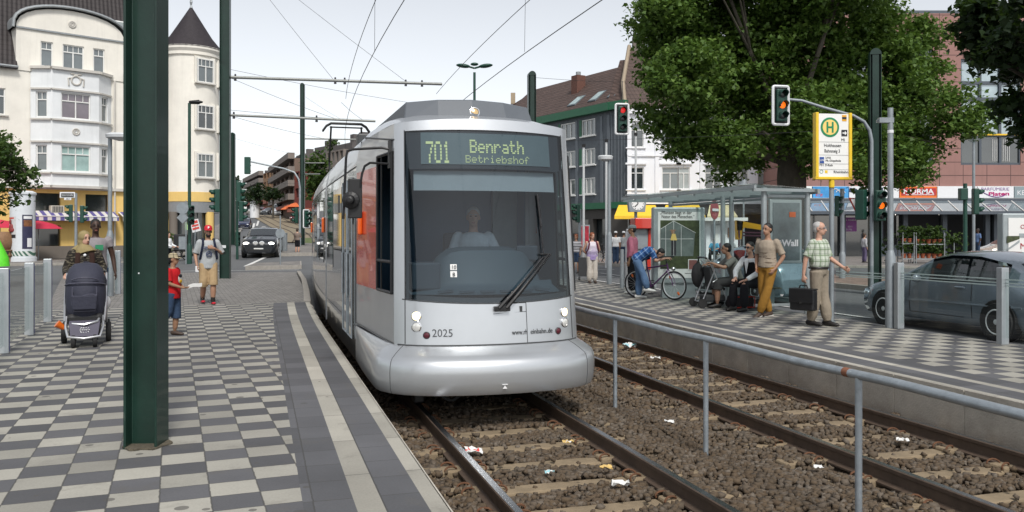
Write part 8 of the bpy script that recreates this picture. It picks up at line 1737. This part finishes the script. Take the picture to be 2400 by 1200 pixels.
#  distant figures, left
def far(label,px,Y,H,rel,top,bot,sk=sk_light,hair=hairbr,hk='short',z=None,**kw):
 q=at(px,Y,0);q.z=terr(q.x,Y)if z is None else z;kw.setdefault('vox',.024);return person(label,q,rel,H,kw.pop('pose',None),sk,top,bot,shoe_b,hair,hk,**kw)
Pf=far('woman in taupe top and black shorts standing on the island by the round-topped mast',697,49,1.5,150,cloth('top_taupe',(.20,.155,.13)),black_tr,hair=hairbr,hk='bob',z=.36,leg=.5,female=True,pose=dict(elL=(.25,-.05,1.1),wrL=(.12,-.2,1.25),elR=(-.25,-.05,1.1),wrR=(-.1,-.2,1.25)))
whites=cloth('shirt_white',(.76,.77,.78));far('person in white shirt pushing a cart, half hidden by the foreground mast',395,42,1.66,60,whites,black_tr,z=-.05,pose=dict(wrL=(.2,-.35,1.0),wrR=(-.2,-.35,1.0),elL=(.25,-.05,1.1),elR=(-.25,-.05,1.1)),sleeve=.95)
hivis=cloth('hi_vis_yellow',(.55,.65,.05));far('distant person in a yellow safety jacket beyond the red cap man',468,72,1.7,20,hivis,black_tr,hair=hairgrey,z=-.02,sleeve=.95)
#  driver
dl=TS(UC+.06,10.05,.13);person('tram driver in white short sleeved shirt seated behind the windscreen',dl,0,1.78,dict(pelvis=(0,0,.98),chest=(0,-.02,1.31),hipL=(.1,0,.95),hipR=(-.1,0,.95),knL=(.15,-.42,.95),knR=(-.15,-.42,.95),anL=(.15,-.45,.55),anR=(-.15,-.45,.55),elL=(.30,-.10,1.17),wrL=(.42,-.32,1.17),elR=(-.28,-.02,1.12),wrR=(-.22,-.26,1.02),handL=((.3,-1,0),(0,0,-1)),handR=((0,-1,0),(0,0,-1)),toeL=(0,-1,0)),sk_light,cloth('shirt_driver',(.62,.66,.70)),black_tr,None,hairgrey,'short',sleeve=.45,hem=.9,vox=VOX,loose=1.2,fat=1.15)
#  right platform
tank=cloth('tank_white_purple',(.62,.58,.62),.1);n,p=nodes(tank);tc=n.nodes.new('ShaderNodeTexCoord');sp=n.nodes.new('ShaderNodeSeparateXYZ');n.links.new(tc.outputs['Object'],sp.inputs[0]);f=n.nodes.new('ShaderNodeMapRange');f.inputs['From Min'].default_value=1.25;f.inputs['From Max'].default_value=.8;n.links.new(sp.outputs[2],f.inputs['Value']);n.links.new(mixc(n,mth(n,'MULTIPLY',f.outputs[0],mth(n,'GREATER_THAN',noise(n,tc.outputs['Object'],9,4),.42)),basecol(tank),(.30,.22,.45)),p.inputs['Base Color'])
Pn=person('woman with red hair in white and lilac tank top and pale trousers',foot(1388,664),15,1.60,dict(elL=(.29,.10,1.12),wrL=(.10,.22,.98),elR=(-.29,.10,1.12),wrR=(-.10,.22,.98)),sk_light,tank,cloth('trousers_cream',(.52,.48,.43)),shoe_br,hairred,'bob',sleeves=False,hem=.78,female=True,fat=1.32,loose=1.35,vox=VOX,head_yaw=20,width=1.05)
th,W,Q,J,Hm,k,M3=Pn;mb=MB()
for s in(-1,1):mb.tube([W((s*.12,.09,1.42)),W((s*.125,-.02,1.465)),W((s*.135,-.13,1.36)),W((s*.17,-.14,1.2)),W((s*.2,-.02,1.05)),W((s*.15,.14,1.0))],[(.026,.010)]*6,8,side=M3@Vector((1,0,0)))
mb.box(W((0,.24,1.22)),(.28,.16,.42),M3 .normalized());one(mb,'backpack',cloth('backpack_maroon',(.10,.015,.035)),'maroon backpack worn by the woman with red hair','backpack',bevel=.03)
mb=MB();q=at(1368,28.5,0);mb.box(q+UP*.46,(.34,.26,.62));[mb.lathe(q+Vector((x,-.05,.06)),[(.07,-.03),(.07,.03)],12,rot=Matrix.Rotation(R(90),3,'Y'))for x in(-.15,.15)];mb.tube([q+Vector((-.12,.1,.75)),q+Vector((-.12,.15,1.02)),q+Vector((.12,.15,1.02)),q+Vector((.12,.1,.75))],.012,6);one(mb,'shopping_trolley',seatm,'dark wheeled shopping trolley behind the woman with red hair','trolley',bevel=.03)
stm=plaid('striped_shirt',(.5,.5,.52),[((.02,.02,.03),9,.5,'z',0)],(1,0));far('person in black and white striped shirt just right of the tram',1350,35,1.62,-20,stm,jeans_d,sk_tan,hairred,'bob',-.08,leg=.5,female=True)
pinkm=cloth('shirt_pink',(.52,.17,.24));Pn=person('man in pink shirt and grey cap standing by the ticket machine',foot(1482,688),-105,1.80,dict(elL=(.235,.05,1.1),wrL=(.235,-.02,.84)),sk_olive,pinkm,black_tr,shoe_w,hairb,'short',sleeve=.80,hem=.78,vox=VOX,loose=1.3,head_yaw=8);cap(Pn,cloth('cap_grey',(.22,.23,.24)),ht=.085,brim_len=.06)
for px,rel,sh,lab in((1443,175,whites,'distant man in white cap and pale shirt near the bicycles'),(1462,165,greytee,'distant man in grey shirt and cap beside the pale shirted man')):Pf=far(lab,px,44,1.72,rel,sh,jeans_d,sk_tan,hairbr,'short',-.05);cap(Pf,plate_w,brim=False)
bplaid=plaid('shirt_blue_plaid',(.035,.11,.30),[((.22,.36,.55),7.5,.16,'h',0),((.012,.03,.10),7.5,.3,'h',.45),((.35,.45,.58),8.5,.10,'z',.2),((.02,.05,.15),8.5,.22,'z',.6)],(.75,-.2,.65,.75,-.65))
bq=at(1499,20.62,0)
Pn=person('man in blue plaid shirt and jeans bending over the bicycle handlebar',bq,82,1.74,dict(pelvis=(0,.06,.97),hipL=(.09,.06,.94),hipR=(-.09,.06,.94),knL=(.10,.02,.52),anL=(.10,.04,.085),knR=(-.10,-.10,.60),anR=(-.10,-.20,.26),chest=(0,-.18,1.13),neck=(0,-.37,1.17),head=(0,-.50,1.10),shL=(.178,-.33,1.15),shR=(-.178,-.33,1.15),elL=(.25,-.42,.93),wrL=(.22,-.63,.99),elR=(-.25,-.42,.93),wrR=(-.2,-.63,.99),handL=((-.1,-1,0),(0,0,-1)),handR=((.1,-1,0),(0,0,-1)),curl=.9),sk_light,bplaid,jeans,shoe_w,hairb,'short',sleeve=.42,hem=.88,vox=VOX,loose=1.25,head_pitch=50)
def seat(u,s,rel,lab,H,arms_,**kw):
 q=TS(u,s,0);P_=dict(pelvis=(0,.08,.57),hipL=(.10,.06,.55),hipR=(-.10,.06,.55),chest=(0,.04,.90),neck=(0,.0,1.075),head=(0,-.04,1.245),shL=(.178,.02,1.02),shR=(-.178,.02,1.02),knL=(.14,-.38,.53),knR=(-.14,-.36,.53),anL=(.15,-.40,.085),anR=(-.15,-.36,.085));P_.update(arms_);return person(lab,q,rel,H,P_,**kw)
seat(9.74,16.15,-72,'seated man in grey shirt holding the stroller handle inside the shelter',1.76,dict(chest=(0,-.02,.9),neck=(0,-.1,1.07),head=(0,-.16,1.24),shL=(.178,-.06,1.02),shR=(-.178,-.06,1.02),elL=(.25,-.28,.85),wrL=(.18,-.52,.95),elR=(-.25,-.25,.85),wrR=(-.16,-.5,.9),handL=((0,-1,.1),(0,0,-1)),handR=((0,-1,.1),(0,0,-1)),curl=.9),skinm=sk_tan,top=cloth('tee_olive_grey',(.17,.17,.155)),bottom=cloth('shorts_dark',(.05,.05,.05)),shoes=shoe_b,hair=hairb,sleeve=.42,vox=VOX,leg=.66,loose=1.2,head_yaw=-10)
Pn=seat(9.72,15.45,-38,'seated man in sunglasses, white shirt and black waistcoat on the shelter bench',1.80,dict(elL=(.30,-.10,.78),wrL=(.14,-.33,.62),elR=(-.28,-.12,.78),wrR=(-.12,-.32,.64),handL=((-.4,-1,-.2),(0,0,-1)),handR=((.3,-1,-.2),(0,0,-1))),skinm=sk_light,top=whites,bottom=black_tr,shoes=shoe_b,hair=hairb,sleeve=.96,vox=VOX,loose=1.1,tight_neck=False)
th,W,Q,J,Hm,k,M3=Pn;mb=MB();mb.tube([W((0,.07,.58)),W((0,.05,.75)),W((0,.03,.92)),W((0,.015,.99))],[(.185,.142),(.178,.138),(.195,.142),(.18,.13)],16,side=M3@Vector((1,0,0)));[mb.tube([W((s*.12,.02,.95)),W((s*.11,.01,1.06)),W((s*.10,.08,1.03))],[(.05,.05)]*3,8,side=M3@Vector((1,0,0)))for s in(-1,1)];remesh(mb,'waistcoat',.012,[black_tr],th);mb=MB();mb.ext([W((-.055,-.128,1.0)),W((.055,-.128,1.0)),W((0,-.135,.74))],M3@Vector((0,-.012,0)));mb.build('shirt_front',whites,th)
def shades(Pn):
 th,W,Q,J,Hm,k,M3=Pn;mb=MB();[mb.ell(Q(s*.034,-.090,.012),(.032*k,.012*k,.022*k),10,6,rot=Hm)for s in(-1,1)];[mb.tube([Q(s*.062,-.08,.015),Q(s*.078,.0,.015)],.004,4)for s in(-1,1)];mb.tube([Q(-.02,-.098,.018),Q(.02,-.098,.018)],.005,4);mb.build('sunglasses',blackgl,th,smooth=True)
shades(Pn)
must=cloth('trousers_mustard',(.30,.155,.03),.16);beige=cloth('tee_beige',(.36,.30,.235),.12);n,p=nodes(beige);tc=n.nodes.new('ShaderNodeTexCoord');mp=n.nodes.new('ShaderNodeMapping');mp.inputs['Scale'].default_value=(3,3,26);n.links.new(tc.outputs['Object'],mp.inputs[0]);sp=n.nodes.new('ShaderNodeSeparateXYZ');n.links.new(tc.outputs['Object'],sp.inputs[0]);n.links.new(mixc(n,mth(n,'MULTIPLY',mth(n,'GREATER_THAN',noise(n,mp.outputs[0],1.5,3),.58),mth(n,'LESS_THAN',sp.outputs[2],1.22)),basecol(beige),(.10,.07,.05)),p.inputs['Base Color'])
Pn=person('man in beige shirt and mustard trousers leaning on the front post of the shelter',foot(1799,742),-32,1.78,dict(knL=(.06,-.10,.50),anL=(-.06,-.16,.085),knR=(-.10,-.02,.5),anR=(.0,.06,.085),elL=(.29,.07,1.12),wrL=(.20,-.08,.90),elR=(-.27,.06,1.12),wrR=(-.20,-.06,.92),curl=.7,toeL=(-.1,-1,-.25)),sk_tan,beige,must,shoe_br,hairb,'short',sleeve=.44,hem=.84,vox=VOX,loose=1.15,head_yaw=-6,sole=solew)
gplaid=plaid('shirt_green_plaid',(.52,.56,.48),[((.10,.17,.08),11,.26,'h',0),((.12,.18,.09),10,.28,'z',0),((.03,.05,.04),11,.06,'h',.6),((.04,.06,.04),10,.07,'z',.6)],(.9,.45))
ol=foot(1920,764);Pn=person('grey haired man in green checked shirt and beige trousers carrying a black briefcase',ol,62,1.79,dict(elL=(.25,-.06,1.13),wrL=(.26,-.29,.98),elR=(-.27,.10,1.12),wrR=(-.28,.13,.86),knL=(.09,-.03,.5),anL=(.09,-.10,.085),knR=(-.09,.02,.5),anR=(-.09,.10,.09),handL=((0,-1,-.5),(-1,0,0)),handR=((0,0,-1),(1,0,0)),curl=.8),sk_light,gplaid,cloth('trousers_beige',(.26,.22,.17)),shoe_b,hairgrey,'thin',sleeve=.46,hem=.9,vox=.011,loose=1.3,fat=1.22,head_yaw=12)
th,W,Q,J,Hm,k,M3=Pn;mb=MB();mb.tube([W((.185*math.cos(a),.01+.142*math.sin(a),.975))for a in np.linspace(0,6.28,21)[:-1]],.018,6,closed=True);mb.build('belt',shoe_b,th,smooth=True);mb=MB();[mb.torus(Q(s*.032,-.094,.012),.022*k,.003,Hm@Vector((0,1,0)),14,4)for s in(-1,1)];[mb.tube([Q(s*.055,-.09,.015),Q(s*.08,.01,.015)],.003,4)for s in(-1,1)];mb.build('glasses',gpost,th)
mb=MB();c_=W((-.28,.13,.72))-UP*.28;rotb=M3 .normalized();mb.box(c_,(.16,.44,.36),rotb);fl=MB();fl.box(c_+UP*.07+rotb@Vector((-.085,0,0)),(.02,.445,.24),rotb);fl.box(c_+UP*.185,(.175,.445,.02),rotb)
bt=thing('briefcase','black leather briefcase in the hand of the grey haired man','briefcase',c_-UP*.18);lth=mat('black_leather',(.012,.012,.013),.42,var=.2,vs=10,bump=.2,bs=40);mb.build('case',lth,bt,bevel=.03,seg=3);fl.build('flap',lth,bt,bevel=.008);mb=MB();mb.tube([c_+rotb@Vector((0,-.08,.19)),c_+rotb@Vector((0,-.06,.245)),c_+rotb@Vector((0,.06,.245)),c_+rotb@Vector((0,.08,.19))],.012,8);mb.build('handle',lth,bt,smooth=True);mb=MB();mb.box(c_+rotb@Vector((-.1,0,-.04)),(.012,.04,.05),rotb);mb.build('clasp',chrome,bt)
cafe=[('bald man in light blue shirt sitting behind the shelter glass',1674,47,-15,cloth('shirt_skyblue',(.10,.36,.55)),sk_light,None),('woman in purple top sitting beside the bald man in blue',1693,48,60,cloth('top_purple',(.14,.05,.12)),sk_tan,hairb),('person in grey seated under the yellow stall frame',1716,47,50,greytee,sk_light,hairgrey),('person in pale green shirt sitting behind the man in mustard trousers',1778,47,-60,cloth('shirt_mint',(.30,.48,.42)),sk_tan,hairbr)]
for lab,px,Y,rel,tm,sk_,hr in cafe:
 q=at(px,Y,-.05);person(lab,q,rel,1.75,dict(pelvis=(0,.08,.57),hipL=(.10,.06,.55),hipR=(-.10,.06,.55),chest=(0,.04,.90),neck=(0,.0,1.075),head=(0,-.04,1.245),shL=(.178,.02,1.02),shR=(-.178,.02,1.02),knL=(.14,-.38,.53),knR=(-.14,-.36,.53),anL=(.15,-.40,.085),anR=(-.15,-.36,.085),elL=(.26,-.05,.78),wrL=(.14,-.3,.72),elR=(-.26,-.05,.78),wrR=(-.14,-.3,.72)),sk_,tm,black_tr,shoe_b,hr,'short',sleeve=.45,vox=.024,loose=1.3)
 th=thing('chair',lab.split(' sitting')[0].split(' seated')[0].replace('bald man','plain chair under the bald man').replace('woman','plain chair under the woman').replace('person','plain chair under the person'),'chair',q,0,'cafe chairs behind the shelter');mb=MB();mb.box(q+Vector((0,.05,.44)),(.45,.45,.04));mb.build('seat',benchw,th);mb=MB();mb.box(q+Vector((0,.28,.72)),(.45,.04,.4));mb.build('backrest',benchw,th)
 for x in(-.2,.2):
  for y in(-.15,.25):mb=MB();mb.cyl(q+Vector((x,y,0)),q+Vector((x,y,.43)),.02,n=6);mb.build('leg',gpost,th)
far('person in pale patterned top and purple trousers walking below the shop signs',2026,46,1.62,120,cloth('top_palegrey',(.42,.42,.44)),cloth('trousers_purple',(.12,.10,.18)),sk_light,hairbr,'bob',-.05,female=True,sleeve=.9)
far('distant person in blue shirt beyond the signal posts at right',2292,50,1.75,-60,cloth('shirt_blue',(.10,.16,.30)),jeans_d,sk_dark,hairb,'short',.1)
